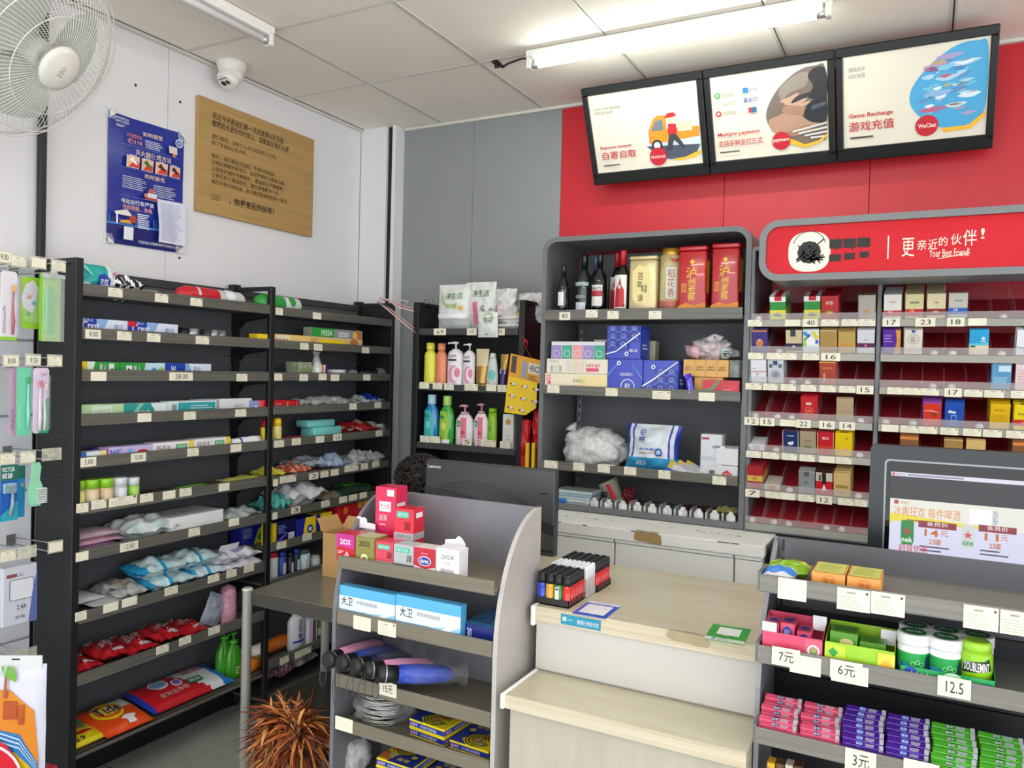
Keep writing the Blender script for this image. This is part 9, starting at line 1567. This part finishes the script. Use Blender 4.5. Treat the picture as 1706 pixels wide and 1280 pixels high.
# ================= steel table: box, feather duster
p, q = hit(537, 955, 2, .801), hit(600, 965, 2, .801)
t = thing('cardboard_box', 'open brown cardboard box standing on the steel table', 'box', (-1.783, 2.207, .8005), .0)
w_, d, h = .2, .105, .155; b = MB()
K = c_('#b58d5a', .75, bump=.1); b.box(-w_/2, w_/2, -d/2, -d/2+.004, 0, h, K); b.box(-w_/2, w_/2, d/2-.004, d/2, 0, h, K); b.box(-w_/2, -w_/2+.004, -d/2+.004, d/2-.004, 0, h, K); b.box(w_/2-.004, w_/2, -d/2+.004, d/2-.004, 0, h, K); b.box(-w_/2+.004, w_/2-.004, -d/2+.004, d/2-.004, 0, .003, K)
faces(b, w_, d, h)['front'].rect(.44, .0, .56, 1, c_('#c9a878', .4)); obj('carton', b, t)
for k, (T, L_) in enumerate(((Matrix.Translation((-w_/2, 0, h)) @ Matrix.Rotation(-.55, 4, 'Y'), d), (Matrix.Translation((w_/2, 0, h)) @ Matrix.Rotation(.9, 4, 'Y'), d))):
    b = MB(); b.T = T; b.box(-.001, .003, -L_/2, L_/2, 0, .055, K); obj('flap', b, t)
b = MB(); b.T = Matrix.Translation((0, d/2, h)) @ Matrix.Rotation(-.7, 4, 'X'); b.box(-w_/2, w_/2, -.003, .001, 0, .05, K); obj('flap', b, t)
# feather duster
fc = hit(483, 1222, 1, 1.8)
t = thing('feather_duster', 'fluffy orange brown feather duster leaning upright against the steel table', 'feather duster', (fc.x, fc.y, 0))
b = MB(); b.tube([(.03, .0, .0), (.0, 0, fc.z-.05), (-.005, 0, fc.z+.02)], .008, c_('#8a6a3a', .5), 8); obj('handle', b, t)
cols_ = [c_(k, .55, var=.2) for k in ('#9a4a1c', '#b8622a', '#7a3414', '#c9803f', '#5a2410', '#d89a5a', '#8a3c18', '#2a1a14')]; rn = random.Random(11); bb = MB()
for i in range(2600):
    az = rn.random()*2*PI; el = rn.random()*2.3-1.1; L = .06+.07*rn.random(); s_ = Vector(((rn.random()-.5)*.13, (rn.random()-.5)*.06, fc.z+(rn.random()-.5)*.1)); d = Vector((math.cos(az)*math.cos(el), math.sin(az)*math.cos(el)*.7, math.sin(el))).normalized()
    sd = d.cross(Vector((rn.random()-.5, rn.random()-.5, rn.random()))).normalized(); w2 = .002+.005*rn.random(); P0 = s_; vs = []; m_ = rn.choice(cols_); dr = Vector(((rn.random()-.5)*1.4, (rn.random()-.5), -.7-.5*rn.random()))*.055
    for k in range(6): f = k/5; c1 = P0+d*L*f+dr*f*f; ww = w2*math.sin(PI*(.12+.86*f)); vs += [c1-sd*ww, c1+sd*ww]
    bb.add(vs, [(2*k, 2*k+1, 2*k+3, 2*k+2) for k in range(5)], m_, True)
o = obj('feathers', bb, t); o['kind'] = 'stuff'

# ================= person seated behind the computer
def person():
    t = thing('person', 'person with dark curly hair sitting mostly hidden behind the black computer', 'person', (-1.765, 2.62, 0), -PI/2-.35)
    J = {'pel': (0, .05, .50, .13), 'waist': (0, .05, .62, .115), 'chest': (0, .02, .80, .135), 'neckb': (0, -.02, .93, .06), 'neck': (0, -.045, .985, .05), 'head': (0, -.06, 1.06, .078), 'crown': (0, -.055, 1.12, .07)}
    E_ = [('pel', 'waist'), ('waist', 'chest'), ('chest', 'neckb'), ('neckb', 'neck'), ('neck', 'head'), ('head', 'crown')]
    for s in (-1, 1):
        n = 'l' if s < 0 else 'r'
        J[n+'sh'] = (s*.155, .01, .885, .055); J[n+'el'] = (s*.2, -.06, .68, .042); J[n+'wr'] = (s*.13, -.26, .70, .028); J[n+'pa'] = (s*.12, -.33, .70, .03)
        J[n+'hip'] = (s*.085, .03, .48, .085); J[n+'kn'] = (s*.11, -.28, .5, .06); J[n+'an'] = (s*.1, -.2, .1, .038); J[n+'to'] = (s*.11, -.3, .035, .032)
        E_ += [('chest', n+'sh'), (n+'sh', n+'el'), (n+'el', n+'wr'), (n+'wr', n+'pa'), ('pel', n+'hip'), (n+'hip', n+'kn'), (n+'kn', n+'an'), (n+'an', n+'to')]
        for f in range(4): a = (f-1.5)*.017; J[n+'f%d' % f] = (s*.12+a, -.37, .698, .0095); J[n+'g%d' % f] = (s*.12+a*1.1, -.40+.004*abs(f-1), .685, .0085); E_ += [(n+'pa', n+'f%d' % f), (n+'f%d' % f, n+'g%d' % f)]
        J[n+'t'] = (s*.12-s*.04, -.34, .69, .01); J[n+'u'] = (s*.12-s*.05, -.37, .685, .009); E_ += [(n+'pa', n+'t'), (n+'t', n+'u')]
    ks = list(J); me = bpy.data.meshes.new('body'); me.from_pydata([J[k][:3] for k in ks], [(ks.index(a), ks.index(b_)) for a, b_ in E_], []); o = bpy.data.objects.new('body', me); C.objects.link(o)
    o.modifiers.new('s', 'SKIN'); sv_ = me.skin_vertices[0].data
    for i, k in enumerate(ks): sv_[i].radius = (J[k][3],)*2; sv_[i].use_root = (i == 0)
    o.modifiers.new('u', 'SUBSURF').levels = 1
    dg = bpy.context.evaluated_depsgraph_get(); m2 = bpy.data.meshes.new_from_object(o.evaluated_get(dg)); C.objects.unlink(o); bpy.data.objects.remove(o)
    sk, sh, jn, sho = c_('#c99a7c', .5), c_('#2a2c30', .8), c_('#2c3448', .8), c_('#1c1c1e', .5)
    m2.materials.clear(); [m2.materials.append(m_) for m_ in (sk, sh, jn, sho)]
    for p in m2.polygons:
        c = p.center; p.use_smooth = True
        p.material_index = 3 if c.z < .09 else (2 if (c.z < .56 and abs(c.x) < .2) else (0 if (c.z > .95 or (c.y < -.24 and c.z > .6)) else 1))
    obj('body', m2, t)
    b = MB(); b.ball((0, -.135, 1.045), .012, sk, sc=(.8, 1, 1.3)); obj('nose', b, t)
    for s in (-1, 1):
        b = MB(); b.ball((s*.03, -.128, 1.07), .009, c_('#e8e4e0', .2), sc=(1.2, .6, .8)); b.ball((s*.03, -.133, 1.07), .005, c_('#20140f', .2), sub=1); obj('eye', b, t)
        b = MB(); b.ball((s*.078, -.05, 1.06), .02, sk, sc=(.4, .7, 1.2)); obj('ear', b, t)
    b = MB(); b.ball((0, -.128, 1.015), .018, c_('#a8605a', .5), sc=(1.2, .5, .35)); obj('mouth', b, t)
    b = MB(); rn = random.Random(2); HR = [c_('#1c120e', .6), c_('#2c1a12', .6), c_('#140d0a', .6)]; b.ball((0, -.03, 1.1), .092, HR[0], sc=(1, 1.02, .95), rough=.15, sub=3)
    for i in range(420):
        az = rn.random()*2*PI; el = -.5+rn.random()*2.0; d = Vector((math.cos(az)*math.cos(el), math.sin(az)*math.cos(el), math.sin(el)))
        if d.y < -.55 and d.z < .45: continue
        c = Vector((0, -.03, 1.1))+Vector((d.x*.094, d.y*.096, d.z*.088)); r = .01+.007*rn.random(); u = d.orthogonal().normalized(); v = d.cross(u); ph = rn.random()*6
        b.tube([c+(u*math.cos(ph+k*1.1)+v*math.sin(ph+k*1.1))*r+d*.003*k for k in range(6)], .0035, rn.choice(HR), 4)
    obj('hair', b, t)
    b = MB(); b.lathe([(.16, 0), (.16, .02), (.03, .04), (.03, .36), (.15, .37), (.16, .4), (.14, .425)], c_('#2a2a2c'), 24, cy=0); tag(obj('stool', b, None, (-1.735, 2.62, 0)), 'round dark stool under the seated person behind the computer', 'stool')
person()
